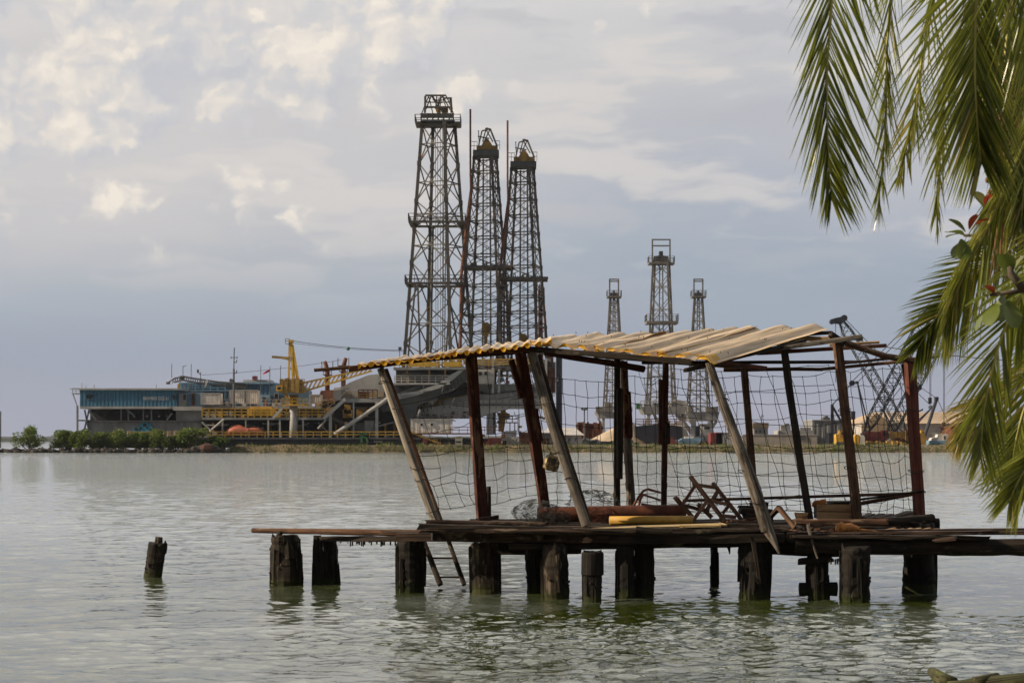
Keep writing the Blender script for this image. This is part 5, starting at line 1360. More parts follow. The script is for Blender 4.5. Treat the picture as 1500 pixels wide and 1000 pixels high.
# flag
fl = thing('flag', 'red flag flying from a thin pole behind the container', 'flag', P(395, 590, 347))
MB().tube([P(395, 590, 347), P(395.3, 537, 347)], .06, 6).build('pole', M['dgrey'], fl)
mb = MB(); n = 10; vs = []
for k in range(n+1):
    t = k/n; x = 395 - 9.5*t; y = 540.5 + 5.5*t
    vs += [P(x, y, 347 + .25*math.sin(t*7)), P(x, y+3.6-1*t, 347.05 + .25*math.sin(t*7+.6))]
mb.add(vs, [(2*k, 2*k+2, 2*k+3, 2*k+1) for k in range(n)]); mb.build('cloth', M['flag'], fl)
# orange lifeboat
lb = thing('lifeboat', 'faded orange enclosed lifeboat on the barge deck behind the yellow rail', 'lifeboat', P(358, 639, DH+2))
mb = MB(); prof = [(331, 4, 1.0), (333, 9, 1.2), (338, 14, 1.45), (345, 17, 1.55), (353, 17, 1.55), (358, 14, 1.5), (363, 13, 1.5), (372, 13.3, 1.5), (380, 12.8, 1.4), (384, 10, 1.2), (385.5, 5, .8)]
vs = []; nn = 18
for x, h, w in prof:
    for k in range(nn):
        th = 2*math.pi*k/nn; ss = lambda q: math.copysign(abs(q)**.75, q)
        hh = S(h, DH)/2; vs.append(P(x, 638.5, DH+2.2) + Vector((0, ss(math.cos(th))*w, hh + ss(math.sin(th))*hh)))
fs = [(j*nn+i, j*nn+(i+1) % nn, (j+1)*nn+(i+1) % nn, (j+1)*nn+i) for j in range(len(prof)-1) for i in range(nn)] + [tuple(range(nn)), tuple((len(prof)-1)*nn+i for i in range(nn))]
mb.add(vs, fs); mb.build('body', M['orange'], lb, True)
mb = MB()
for x in (363.5, 364.8): mb.bx(x, 625.5, x+.7, 636, DH+.66, .05)
mb.bx(333, 632, 385, 633, DH+.62, .12); mb.build('rubbing_strake', M['rust'], lb)
MB().bx(340, 637.5, 378, 640.5, DH+1.4, 1.6).build('cradle', M['dgrey'], lb)
# pedestal crane
pc = thing('pedestal_crane', 'yellow crane with tall A-shaped mast on a thick pale grey pedestal', 'crane', P(430, 641, DH+.6))
MB().tube([P(430, 642, DH+1.5), P(430, 592, DH+1.5)], S(6, DH), 24).build('pedestal', M['lgrey'], pc, True)
MB().tube([P(430, 594, DH+1.5), P(430, 578, DH+1.5)], [S(6, DH), S(7.2, DH)], 20).build('slew_ring', M['dyellow'], pc, True)
mb = MB(); mb.bx(413, 592, 450, 594, DH-.2, 3.6); mb.rail(P(413, 592, DH), P(450, 592, DH), 1.0, .9, .06, 2); mb.build('platform', M['yellow'], pc)
mb = MB(); mb.prism([(414, 574), (419, 576), (428, 590), (426, 592), (423, 588), (416, 579)], DH+.2, .6); mb.build('bracket', M['dyellow'], pc)
mb = MB(); mb.bx(414, 564, 444, 575, DH-.6, 4); mb.bx(420, 556, 442, 564, DH-.2, 3); mb.bx(410, 558, 416, 566, DH+.4, 2)
for k in range(14): x = rnd.uniform(409, 444); mb.bx(x, rnd.uniform(553, 563), x+rnd.uniform(2, 5), 575, DH-.9+rnd.random()*.2, .5)
mb.rail(P(410, 564, DH-.8), P(446, 564, DH-.8), 1.0, .8, .05)
mb.build('machinery_house', M['dyellow'], pc)
cb_ = MB().bx(404.5, 564.5, 414, 573, DH-1.2, 2).build('operator_cab', M['yellow'], pc); window(cb_, 406, 566, 412, 571, DH-1.25, 'yellow')
mb = MB()
for x0, y0, x1, y1 in ((423, 556, 424.5, 500), (429, 556, 427, 500), (437, 556, 428.5, 505), (434, 556, 427.5, 522)):
    for dd in (0, 2.2): mb.beam(P(x0, y0, DH+dd-.2), P(x1, y1, DH+dd*.5+.3), .34, .34)
for y in (508, 516, 528, 540): mb.beam(P(423.6, y, DH+.2), P(428 + (y-508)*.16, y, DH+.2), .2, .2)
mb.bx(422.5, 497.5, 429, 501, DH-.1, 1.6)
mb.build('mast', M['yellow'], pc)
mb = MB(); mb.beam(P(425, 524.5, DH), P(398.5, 522.5, DH), .32, .4); mb.beam(P(424, 527, DH), P(406, 523.5, DH), .15, .15); mb.rail(P(418, 503, DH), P(424, 503, DH), .8, .5, .05); mb.bx(418, 503, 424, 503.6, DH-.2, 1); mb.build('jib_arm', M['dyellow'], pc)
mb = MB()
A0, A1 = P(437, 575, DH+.4), P(545, 543, DH+.6)
for oz in (0, 1.5):
    for oy in (0, 1.6): mb.beam(A0 + Vector((0, oy, oz)), A1 + Vector((0, oy*.5, oz*.35)), .22, .22)
for k in range(16):
    t0, t1 = k/16, (k+1)/16
    for oy in (0, 1.6):
        p = A0.lerp(A1, t0); q = A0.lerp(A1, t1); mb.beam(p + Vector((0, oy*(1-.5*t0), 0)), q + Vector((0, oy*(1-.5*t1), 1.5*(1-.65*t1))), .12, .12)
mb.build('boom', M['yellow'], pc)
# red-brown exhaust stacks
for cx_, yt, yb, lab in ((479.5, 529, 575, 'left red-brown exhaust stack with ladder brackets, behind the crane boom'), (503, 524, 572, 'right red-brown exhaust stack with bent top, behind the crane boom')):
    t = thing('exhaust_stack', lab, 'exhaust stack', P(cx_, yb, 345), 'exhaust stacks on the barge')
    k_ = 1 if cx_ > 490 else -1
    MB().tube([P(cx_, yb, 345), P(cx_, yt+13, 345), P(cx_+2.5*k_, yt+4, 345), P(cx_+4*k_, yt, 345)], [.42, .42, .36, .3], 10).build('pipe', M['rust'], t, True)
    mb = MB(); mb.bx(cx_-6, yt+19, cx_+6, yt+20.5, 344.2, 1.6); mb.bx(cx_-8, yt+11, cx_+8, yt+12.4, 344.2, 1.6)
    for sx in (-8, 8): mb.beam(P(cx_+sx, yt+12, 344.4), P(cx_+sx, yt, 344.4), .12, .12)
    mb.rail(P(cx_-6, yt+19, 344.2), P(cx_+6, yt+19, 344.2), .9, .7, .05); mb.build('service_platform', M['rust'], t)
mb = MB(); mb.prism([(466, 582), (470, 572), (500, 570), (509, 574), (509, 590), (466, 590)], 343, 4); tag(mb.build('engine_casing', M['rust']), 'rusty engine casing at the foot of the two exhaust stacks', 'casing')
# white portable cabin
pcb = thing('portable_cabin', 'white site cabin with two small dark windows under the grey cantilever', 'cabin', P(632, 634, DH+1))
ribs(MB(), 601.5, 614.5, 662, 634, DH+1, .9, .03, 3).build('body', M['white'], pcb)
for x in (615.5, 630.5): window(pcb, x, 619.5, x+4.5, 624, DH+.95, 'offwhite')
MB().bx(600.5, 613.5, 663, 614.6, DH+.8, 3.6).build('roof', M['offwhite'], pcb)
mb = MB(); mb.rail(P(602, 613.5, DH+2), P(660, 613.5, DH+2), .9, 1.2, .05); mb.build('roof_rail', M['dgrey'], pcb)
mb = MB(); mb.bx(600, 634, 700, 636, DH+.6, 5); mb.rail(P(660, 634, DH+.8), P(735, 634, DH+.8), 1.0, 1.4, .05); tag(mb.build('pipe_gantry', M['rust']), 'low rusty gantry carrying the white site cabin', 'gantry')
gd = thing('gangway', 'narrow yellow gangway sloping down beside the white cabin', 'gangway', P(625, 650, DH-.5))
mb = MB(); 
for dy in (0, 1): mb.beam(P(602, 633, DH-.6+dy), P(646, 650, DH-.6+dy), .15, .3)
mb.build('ramp', M['dyellow'], gd); mb = MB()
for dy in (0, 1): mb.beam(P(602, 626, DH-.6+dy), P(646, 643, DH-.6+dy), .07, .07)
for k in range(10): mb.beam(P(602+4.8*k, 626+1.85*k, DH-.6), P(602+4.8*k, 633+1.85*k, DH-.6), .06, .06)
mb.build('handrail', M['dyellow'], gd)
# wires from the crane to the rig, with a green ball
mb = MB()
def cable_pts(x0, y0, D0, x1, y1, D1, sag, n=24):
    out = []
    for k in range(n+1):
        t = k/n; p = P(x0 + (x1-x0)*t, y0 + (y1-y0)*t + sag*4*t*(1-t), D0 + (D1-D0)*t); out.append(p)
    return out
ow = thing('overhead_wire', 'long thin wire from the crane mast to the derricks with a green marker ball', 'wire', P(430, 500, 335))
MB().tube(cable_pts(428, 499, 334, 592, 513, 340, 3), .045, 4).build('wire', M['wire'], ow)
MB().tube(cable_pts(428, 502, 334, 592, 514.5, 340, 2.5), .03, 4).build('wire', M['wire'], ow)
mb = MB(); superell(mb, P(510, 510.4, 337), .33, .33, .33, None, 1, 14, 8); mb.build('marker_ball', M['green'], ow, True)
tag(MB().tube(cable_pts(296, 549, 340, 500, 527, 342, 3), .03, 4).build('stay_wire', M['wire']), 'faint wire rising from the blue roof past the radio mast to the exhaust stacks', 'wire')
lp = MB(); lp.beam(P(585.5, 516, 341), P(585.5, 540, 341), .1, .1); lp.bx(583.5, 508, 588, 513, 340.8, .5); lp.beam(P(585.5, 508, 341), P(585.5, 516, 341), .12, .12)
tag(lp.build('floodlight', M['dgrey']), 'small floodlight on a pole at the left foot of the tallest derrick', 'lamp')

rnd = random.Random(99)
def clutter(n, x0, x1, y0, y1, D, mats, smin=2, smax=8, name='equipment'):
    for k in range(n):
        x, y = rnd.uniform(x0, x1), rnd.uniform(y0, y1); w, h = rnd.uniform(smin, smax), rnd.uniform(smin, smax)*.7
        mb = MB(); mb.bx(x, y, x+w, y+h, D + rnd.uniform(-.4, .4), rnd.uniform(.5, 1.2))
        if k % 3 == 0: mb.tube([P(x+w/2, y+h/2, D), P(x+w/2 + rnd.uniform(-14, 14), y+h/2 + rnd.uniform(-3, 3), D)], .1, 6)
        mb.build(name, M[mats[k % len(mats)]], dbg)
clutter(22, 690, 806, 598, 632, DH+9, ('rust', 'dgrey', 'dyellow', 'grey'), 2, 7)
clutter(16, 612, 700, 600, 614, DH+6.5, ('dgrey', 'rust', 'grey'), 2, 6)
mb = MB()
for k in range(16):
    x = 650 + k*9.6; mb.beam(P(x, 585, DH+7.9), P(x, 598, DH+7.9), .14, .12)
mb.beam(P(650, 592, DH+7.8), P(800, 589, DH+7.8), .12, .12)
mb.build('stiffener', M['grey'], dbg)
mb = MB()
for k in range(20):
    x, y = rnd.uniform(495, 790), rnd.uniform(560, 612); mb.tube([P(x, y, DH+2.2), P(x + rnd.uniform(-5, 5), y + rnd.uniform(5, 14), DH+2.4), P(x + rnd.uniform(6, 40), y + rnd.uniform(4, 14), DH+2.6)], rnd.uniform(.05, .12), 5)
mb.build('pipework', M['dgrey'], dbg)
mb = MB()
for k in range(12):
    x, y = 620+5*k, 598-4.3*k; mb.beam(P(x, y, DH+3.3), P(x+2, y+9, DH+3.3), .15, .15)
mb.build('stiffener', M['shade'], dbg)
clutter(12, 604, 735, 636, 651, DH-.6, ('rust', 'red', 'offwhite', 'dgrey', 'dyellow'), 3, 9)

MB().prism([(560, 590), (566, 566), (600, 560), (700, 560), (806, 572), (806, 590), (720, 598), (640, 604), (600, 614), (566, 614)], DH+17, 5).build('substructure', M['lgrey'], dbg)
clutter(26, 575, 700, 562, 596, DH+15.5, ('grey', 'dgrey', 'lgrey', 'rust', 'dyellow'), 3, 10)
for x0, y0, x1, y1 in ((580, 606, 640, 566), (640, 600, 596, 566), (648, 596, 700, 566), (690, 590, 740, 570)): MB().tube([P(x0, y0, DH+15), P(x1, y1, DH+15)], .2, 6).build('brace', M['pale_grey'], dbg)
mb = MB()
for x0, y0, x1, y1 in ((618, 166, 628, 141), (628, 141, 634, 166), (634, 141, 650, 166), (656, 166, 648, 141), (664, 166, 655, 143), (620, 158, 663, 158), (622, 150, 661, 150), (645, 141, 645, 166), (638, 147, 652, 147)):
    for dd in (-1.6, 1.9): mb.beam(P(x0, y0, DA+dd), P(x1, y1, DA+dd), .17, .17)
mb.build('crown_lattice', M['derrick'], d1)
# ================================================================== middle and right part of the yard
tag(MB().tube([P(819, 640, 352), P(819, 520, 352)], S(4.6, 352), 16).build('jackup_leg', M['dblue']), 'thick dark round jack-up leg standing alone right of the big derricks', 'rig leg')
def yrig(cx, yb, yt, D, label):
    t = thing('loading_arm', label, 'loading arm', P(cx, yb, D))
    MB().prism([(cx-5, yb), (cx-5, yt+6), (cx-8, yt), (cx+8, yt), (cx+13, yt+6), (cx+6, yt+8), (cx+3, yb)], D, 1.2).build('column', M['yellow'], t)
    mb = MB(); mb.rail(P(cx-10, yt+14, D-.2), P(cx+24, yt+14, D-.2), 1.1, 1, .07); mb.bx(cx-10, yt+14, cx+24, yt+15.5, D-.3, 2); mb.build('platform', M['dyellow'], t)
    mb = MB()
    for k in range(8): x = cx + rnd.uniform(-8, 14); mb.bx(x, yt - rnd.uniform(-4, 5), x+rnd.uniform(2, 5), yt+9, D-.1+rnd.random()*.1, .6)
    mb.build('machinery', M['yellow'], t)
    mb = MB()
    for x in (cx+12, cx+19, cx+24): mb.beam(P(x, yt+15, D), P(x, yb+2, D), .18, .18)
    mb.build('post', M['offwhite'], t)
yrig(735, 632, 604, 344, 'bright yellow steel loading arm beside the dark red square post')
tag(MB().prism([(735, 645), (735, 632), (757, 630), (756, 645)], 340, 3).build('water_tank', M['white']), 'white tank below the yellow loading arm', 'tank')
def frame(x0, y0, x1, y1, D, mat, label, n=3):
    mb = MB()
    for dd in (0, 2.0):
        for k in range(n+1):
            x = x0 + (x1-x0)*k/n; mb.beam(P(x, y0, D+dd), P(x, y1, D+dd), .28, .28)
        for y in (y0, (y0+y1)/2, y1): mb.beam(P(x0, y, D+dd), P(x1, y, D+dd), .28, .28)
    for x in (x0, x1): mb.beam(P(x, y0, D), P(x, y0, D+2), .25, .25)
    mb.bx(x0+1, y0+1, x0+(x1-x0)*.55, y1, D+.6, 1.2)
    return tag(mb.build('steel_skid', M[mat]), label, 'steel frame', 'steel skids on the shore')
frame(716, 642, 732, 654, 331, 'red', 'red steel skid frame on the bank behind the red square post')
frame(743, 641, 760, 654, 332, 'offwhite', 'grey open skid frame on the bank under the white tank')
frame(668, 640, 676, 654, 330, 'concrete', 'pale concrete block frame on the bank under the dark red post')
frame(762, 634, 786, 653, 336, 'rust', 'rusty skid frame on the bank left of the hanging jug')
mb = MB()
for k in range(44):
    x = rnd.uniform(676, 800); h = rnd.uniform(2, 12); mb.bx(x, 653-h, x+rnd.uniform(2, 10), 654, 340 + rnd.uniform(0, 12), 2)
tag(mb.build('scrap_pile', M['rust']), 'rusty pile of scrap steel along the bank below the big derricks', 'scrap')
for cx_, D, yt, lab in ((785, 350, 597, 'twin-headed floodlight pole right of the leaning red post'), (856, 380, 597, 'twin-headed floodlight pole above the brown shed, near the sand heap')):
    t = thing('floodlight_pole', lab, 'lamp post', P(cx_, 652, D))
    MB().tube([P(cx_, 652, D), P(cx_, yt, D)], .13, 8).build('pole', M['dgrey'], t)
    mb = MB(); mb.beam(P(cx_-4, yt+3, D), P(cx_+4, yt+3, D), .15, .15); mb.build('crossarm', M['dgrey'], t)
    for sx in (-3, 3): MB().bx(cx_+sx-1.6, yt-.5, cx_+sx+1.6, yt+3, D-.3, .5).build('lamp_head', M['dgrey'], t)
# white shed
def shed(name, label, cat, x0, x1, yw0, ybot, yridge, D, depth, wm, rm, xr0=None, xr1=None, group=None):
    t = thing(name, label, cat, P((x0+x1)/2, ybot, D), group)
    MB().bx(x0, yw0, x1, ybot, D, depth).build('wall', M[wm], t)
    a = P(x0, yw0, D); b = P(x1, yw0, D); zr = z_at(yridge, D); ov = .5
    xr0_ = P(xr0 if xr0 is not None else x0, 0, D).x; xr1_ = P(xr1 if xr1 is not None else x1, 0, D).x
    mb = MB(); y0, y1, ym = D-ov, D+depth+ov, D+depth/2
    mb.add([(a.x-ov, y0, a.z), (b.x+ov, y0, a.z), (b.x+ov, y1, a.z), (a.x-ov, y1, a.z), (xr0_-ov, ym, zr), (xr1_+ov, ym, zr)], [(0, 1, 5, 4), (2, 3, 4, 5), (1, 2, 5), (3, 0, 4), (3, 2, 1, 0)])
    mb.build('roof', M[rm], t)
    return t
sh1 = shed('shed', 'low white shed with pale roof near the sand heap, behind the grey leaning log', 'shed', 806, 852, 637, 652, 626, 360, 12, 'white', 'offwhite', 806, 840)
for x in (812, 822, 832, 842): MB().bx(x, 641, x+4, 652, 359.95, .1).build('doorway', M['grey'], sh1)
sh2 = shed('shed', 'white clapped-together shed just left of the hanging jug', 'shed', 788, 806, 634, 652, 630, 356, 8, 'offwhite', 'offwhite')
MB().bx(790, 640, 794, 652, 355.95, .1).build('doorway', M['red'], sh2)
# sand heap
mb = MB(); n = 40; rg = 14; vs = []
c0 = P(905, 652, 372)
for j in range(rg+1):
    for i in range(n):
        th = 2*math.pi*i/n; t = j/rg; r = S(58, 372)*(1-t)
        h = S(38, 372)*(t**1.02)
        p = c0 + Vector((math.cos(th)*r*1.0 + 2.2*t, math.sin(th)*r*.7, h)); p += Vector((.25, .25, .2))*mnoise.noise(p*.5); vs.append(p)
mb.add(vs, [(j*n+i, j*n+(i+1) % n, (j+1)*n+(i+1) % n, (j+1)*n+i) for j in range(rg) for i in range(n)])
tag(mb.build('sand_heap', M['sand'], None, True), 'pale heap of sand on the far shore behind the dark doubled post', 'sand heap')
mb = MB()
mb.prism([(844, 622), (850, 619), (880, 621), (884, 626), (878, 640), (850, 640)], 385, 6)
for k in range(24): x = rnd.uniform(845, 884); mb.bx(x, rnd.uniform(617, 630), x+rnd.uniform(2, 6), 642, 384+rnd.random(), 1)
tag(mb.build('barge_wreck', M['rust']), 'rusty hulk half hidden behind the sand heap', 'hulk')
mb = MB()
for k in range(40):
    x = rnd.uniform(846, 935); h = rnd.uniform(2, 8); mb.bx(x, 652-h, x+rnd.uniform(3, 9), 653, 336+rnd.uniform(0, 10), 1.8)
tag(mb.build('machine_row', M['dgrey']), 'row of low dark machinery in front of the sand heap', 'machinery')
# dark landing vessel hauled out
lv = thing('hauled_vessel', 'black steel hull hauled out on the far shore below the far rig', 'ship', P(950, 652, 366))
MB().prism([(930, 624), (974, 621), (1000, 625), (1000, 640), (990, 648), (976, 652), (960, 652), (944, 647), (931, 640)], 366, 10).build('hull', M['navy'], lv)
mb = MB(); mb.rail(P(931, 624, 366.2), P(1000, 624, 366.2), 1.3, 1.4, .07, 3); mb.build('handrail', M['rust'], lv)
MB().bx(964, 616, 982, 624, 369, 4).build('wheelhouse', M['dgrey'], lv)
mb = MB()
for x in (952, 966, 974): mb.beam(P(x, 650, 366.5), P(x+1, 655, 366.5), .4, .6)
mb.build('keel_block', M['dgrey'], lv)
# far rig: platforms on struts
def rigdeck(label, x0, x1, y0, y1, D, legs, braces, depth=14, mat='grey'):
    t = thing('rig_platform', label, 'rig platform', P((x0+x1)/2, 652, D))
    MB().prism([(x0, y0), (x1, y0), (x1-3, y1), (x0+6, y1)], D, depth).build('deck', M[mat], t)
    mb = MB(); mb.rail(P(x0, y0, D+.2), P(x1, y0, D+.2), 1.4, 2, .09); mb.build('handrail', M['lgrey'], t)
    for x, yb, w in legs: MB().beam(P(x, y1, D+3), P(x, yb, D+3), S(w, D), S(w, D)).build('leg', M['lgrey'], t)
    for xa, ya, xb, yb, w in braces: MB().beam(P(xa, ya, D+2), P(xb, yb, D+2), S(w, D), S(w, D)).build('brace', M['lgrey'], t)
    return t
rp = rigdeck('main grey platform of the far rig on splayed braces, under the gallows-top derrick', 938, 1006, 595, 606, 535, [(950, 652, 5), (1000, 652, 5), (1016, 652, 7)], [(952, 606, 941, 630, 4), (958, 606, 970, 632, 4), (990, 604, 1018, 640, 6), (975, 606, 985, 640, 4), (1004, 606, 998, 640, 4)], mat='grey')
mb = MB(); mb.prism([(982, 590), (990, 585), (1004, 587), (1006, 595), (980, 595)], 536, 6); mb.build('helideck_house', M['offwhite'], rp)
mb = MB()
for k in range(26): x = rnd.uniform(940, 1006); mb.bx(x, 595-rnd.uniform(1, 7), x+rnd.uniform(2, 6), 595.2, 538+rnd.random()*4, 1.5)
mb.build('deck_machinery', M['grey'], rp)
MB().bx(932, 590.5, 940, 599, 537, 1).build('lifebuoy_box', M['green'], rp)
rigdeck('left grey platform of the far rig, carrying a small slim derrick', 873, 926, 603, 612, 575, [(884, 652, 4), (912, 652, 4)], [(876, 612, 890, 640, 3), (920, 612, 905, 640, 3)], mat='grey')
rigdeck('right grey platform of the far rig, carrying a small slim derrick', 1004, 1054, 603, 616, 575, [(1016, 652, 6), (1042, 652, 5)], [(1010, 616, 1030, 640, 4), (1050, 616, 1034, 640, 4)], mat='grey')
mb = MB()
for x0, x1, yt in ((873, 884, 596), (886, 896, 590), (912, 926, 598), (1034, 1052, 596), (1008, 1016, 594)):
    mb.bx(x0, yt, x1, 603, 574.5, 3)
tag(mb.build('rig_module', M['derrick2']), 'grey machinery modules on the side platforms of the far rig', 'machinery')
# white tug / boats on land
tg = thing('tugboat', 'white tugboat with tall wheelhouse hauled out left of the red container', 'boat', P(1030, 652, 350))
MB().prism([(1012, 640), (1046, 636), (1044, 652), (1018, 652)], 350, 5).build('hull', M['lgrey'], tg)
wh = MB().bx(1026, 622, 1043, 638, 351, 3.5).build('wheelhouse', M['white'], tg); window(wh, 1031, 625, 1040, 629, 350.95, 'white')
MB().bx(1025, 620.5, 1044.5, 622, 350.6, 4.4).build('roof', M['offwhite'], tg)
MB().bx(1037, 613, 1041, 620.5, 352, 1.2).build('funnel', M['white'], tg)
MB().bx(1019, 624, 1025, 640, 352, 2).build('funnel', M['dblue'], tg)
sb = thing('motor_boat', 'small pale boat on the bank behind the overturned stool', 'boat', P(1010, 652, 338))
MB().prism([(994, 645), (1000, 642), (1030, 641), (1024, 650), (1018, 653), (1002, 652)], 338, 2.5).build('hull', M['lblue'], sb)
MB().bx(1003, 639, 1016, 643, 338.6, 1.2).build('cabin', M['white'], sb)
tag(MB().prism([(975, 648), (979, 640), (986, 640), (990, 648), (986, 653), (978, 653)], 337, 1).build('fuel_drum_stack', M['red']), 'small red drums left of the pale boat on the bank', 'drums')
MBs = MB()
MBs.prism([(982, 640), (982, 620), (1000, 616), (1010, 640)], 368, 5); tag(MBs.build('deckhouse', M['white']), 'white deckhouse shell standing right of the black hull', 'deckhouse')
rc = thing('red_container', 'red shipping container standing open beside a grey one', 'container', P(1047, 653, 340))
MB().bx(1041, 634, 1049, 653, 340, 5).build('wall', M['red'], rc); MB().bx(1049, 634, 1058, 653, 342, 3).build('interior', M['shade'], rc); MB().bx(1049, 633, 1059, 634.2, 340, 5).build('roof', M['red'], rc)
gc = thing('grey_container', 'pale grey shipping container right of the open red container', 'container', P(1068, 653, 340))
ribs(MB(), 1059, 634, 1082, 653, 340, .35, .05, 2.6).build('body', M['lgrey'], gc); MB().bx(1058.6, 633.3, 1082.4, 634.2, 339.9, 2.9).build('roof', M['grey'], gc)
# long pale wall and buildings behind it
wl = thing('perimeter_wall', 'long pale boundary wall along the far bank behind the netting', 'wall', P(1150, 654, 345))
MB().bx(1088, 637, 1197, 654, 345, .5).build('panel', M['concrete'], wl)
MB().bx(1088, 636, 1197, 637, 344.9, .7).build('coping', M['offwhite'], wl)
MB().bx(1170, 637.5, 1180, 644, 344.85, .2).build('hatch', M['dgrey'], wl)
th = thing('flat_house', 'small pale flat-roofed house with a tan parapet behind the boundary wall', 'house', P(1115, 640, 360))
MB().bx(1104, 626, 1125, 642, 360, 7).build('wall', M['offwhite'], th); MB().bx(1103, 619, 1126, 626, 359.7, 7.6).build('parapet', M['tan'], th)
for x in (1106, 1112, 1118): window(th, x, 629, x+3, 634, 359.95)
mb = MB(); mb.beam(P(1115, 619, 362), P(1116, 607, 362), .1, .1); mb.beam(P(1112, 611, 362), P(1119, 609, 362), .08, .08); mb.build('roof_aerial', M['dgrey'], th)
hb = thing('flat_house', 'second pale flat-roofed house with roof clutter, right of the tan parapet one', 'house', P(1165, 640, 365))
MB().bx(1142, 630, 1192, 642, 365, 8).build('wall', M['lgrey'], hb)
mb = MB(); mb.bx(1144, 623, 1158, 630, 366, 3); mb.bx(1150, 620, 1156, 623, 366.4, 2); mb.bx(1172, 626, 1188, 630, 366, 3); mb.build('roof_plant', M['grey'], hb)
gb = thing('grey_building', 'plain dark grey block building behind the pale wall, left of the cranes', 'building', P(1215, 650, 372))
ribs(MB(), 1190, 616, 1242, 652, 372, .9, .05, 12).build('wall', M['grey'], gb); MB().bx(1189.5, 614.6, 1242.5, 616, 371.8, 12.6).build('roof', M['lgrey'], gb)
mb = MB(); mb.bx(1206, 611, 1216, 614.6, 374, 3); mb.bx(1209, 609, 1213, 611, 374.4, 2); mb.build('roof_plant', M['dgrey'], gb)
# big tan warehouse
M['dred'] = paint('dark_red_cladding', (0.13, 0.03, 0.025), 0.7, 0.3, 0.6, 0.25)
wr = shed('warehouse', 'big warehouse with a tan roof and pale walls at the right behind the cranes', 'warehouse', 1262, 1428, 620, 652, 602, 395, 26, 'offwhite', 'tan', 1300, 1440)
MB().prism([(1262, 652), (1262, 624), (1284, 604), (1306, 620), (1306, 652)], 394.5, .4).build('gable', M['tan'], wr)
for x in (1312, 1326, 1372, 1390): MB().bx(x, 634, x+6, 652, 394.9, .15).build('doorway', M['grey'], wr)
MB().bx(1330, 620.2, 1336, 652, 394.4, .5).build('downpipe', M['white'], wr)
# crawler cranes
def lattice(mb, A, B, w, n, r, up=Vector((0, 1, 0)), tip=.45):
    d = (B-A).normalized(); x, y = frame_of(d, up); cs = []
    for k in range(n+1):
        t = k/n; s_ = w/2*min(1, .35 + 6*t, tip + (1-t)*6)
        c = A.lerp(B, t); cs.append([c + x*a*s_ + y*b*s_ for a, b in ((-1, -1), (1, -1), (1, 1), (-1, 1))])
    for k in range(n):
        for i in range(4):
            j = (i+1) % 4
            mb.beam(cs[k][i], cs[k+1][i], r*2, r*2)
            mb.beam(cs[k][i], cs[k+1][j], r*1.2, r*1.2) if k % 2 else mb.beam(cs[k][j], cs[k+1][i], r*1.2, r*1.2)
    return mb
M['black_boom'] = paint('black_boom', (0.014, 0.015, 0.02), 0.7, 0.3, 0.5)
M['faint_boom'] = paint('hazed_grey_boom', (0.075, 0.085, 0.10), 0.7, 0.3, 0.5)  # distance haze put into this boom's paler blue-grey
def crawler(name, label, cx, D, bm, foot, tip, gantry, flip=1, n=22, w=2.1, bmat='dblue'):
    t = thing(name, label, 'crane', P(cx, 654, D), 'crawler cranes on the far shore')
    mb = MB()
    for dd in (0, 4):
        a, b = P(cx-14, 649, D+dd), P(cx+14, 649, D+dd)
        mb.tube([a, b], 0, 4); pts_ = []
        mb.box(((a.x+b.x)/2, D+dd, a.z), (b.x-a.x, .9, S(6, D)))
        wheel(mb, a, S(3.2, D), .92); wheel(mb, b, S(3.2, D), .92)
    mb.build('crawler_track', M['dgrey'], t)
    MB().bx(cx-15, 632, cx+12, 646, D+.4, 3.2).build('machinery_house', M[bm], t)
    cb2 = MB().bx(cx+9, 630, cx+17, 645, D-.3, 1.6).build('operator_cab', M[bm], t); window(cb2, cx+10.5, 632, cx+15.5, 638, D-.35, bm)
    MB().bx(cx-19, 634, cx-15, 645, D+.6, 2.8).build('counterweight', M['dgrey'], t)
    mb = MB(); lattice(mb, P(*foot, D+2), P(*tip, D+2), w*.85, n, .085); mb.build('boom', M[bmat], t)
    mb = MB()
    for dd in (.9, 3.1): mb.beam(P(cx-8, 633, D+dd), P(*gantry, D+dd), .22, .22); mb.beam(P(cx-14, 633, D+dd), P(*gantry, D+dd), .2, .2)
    mb.bx(gantry[0]-2, gantry[1]-2, gantry[0]+2, gantry[1]+2, D+.9, 2.4); mb.build('gantry', M['dblue'], t)
    mb = MB()
    for dd in (1, 3): mb.tube([P(*gantry, D+dd), P(*tip, D+dd)], .06, 4)
    mb.build('pendant_line', M['wire'], t)
    mb = MB()
    for dx in (0, 1.6): mb.tube([P(tip[0]+dx, tip[1], D+2), P(tip[0]+dx, tip[1]+130, D+2)], .045, 4)
    mb.bx(tip[0]-1, tip[1]+130, tip[0]+3, tip[1]+139, D+1.6, .8); mb.build('hoist_line', M['wire'], t)
    return t
crawler('crawler_crane', 'black lattice-boom crawler crane with a dark red house, boom rising to the palm fronds', 1283, 352, 'red', (1268, 634), (1362, 452), (1256, 560), n=26, bmat='black_boom')
crawler('crawler_crane', 'second lattice-boom crawler crane with yellow house, boom parallel to the first behind the netting', 1318, 362, 'dyellow', (1300, 640), (1382, 488), (1294, 600), n=22, bmat='black_boom')
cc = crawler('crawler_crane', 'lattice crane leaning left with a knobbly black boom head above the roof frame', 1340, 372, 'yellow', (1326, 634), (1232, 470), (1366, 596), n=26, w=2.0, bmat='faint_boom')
mb = MB(); mb.prism([(1217, 470), (1222, 466), (1236, 463), (1240, 468), (1232, 474), (1222, 473)], 373, 2); wheel(mb, P(1219, 471, 373.4), .5, 1.2); wheel(mb, P(1236, 466, 373.4), .6, 1.4); mb.build('boom_head', M['dblue'], cc)
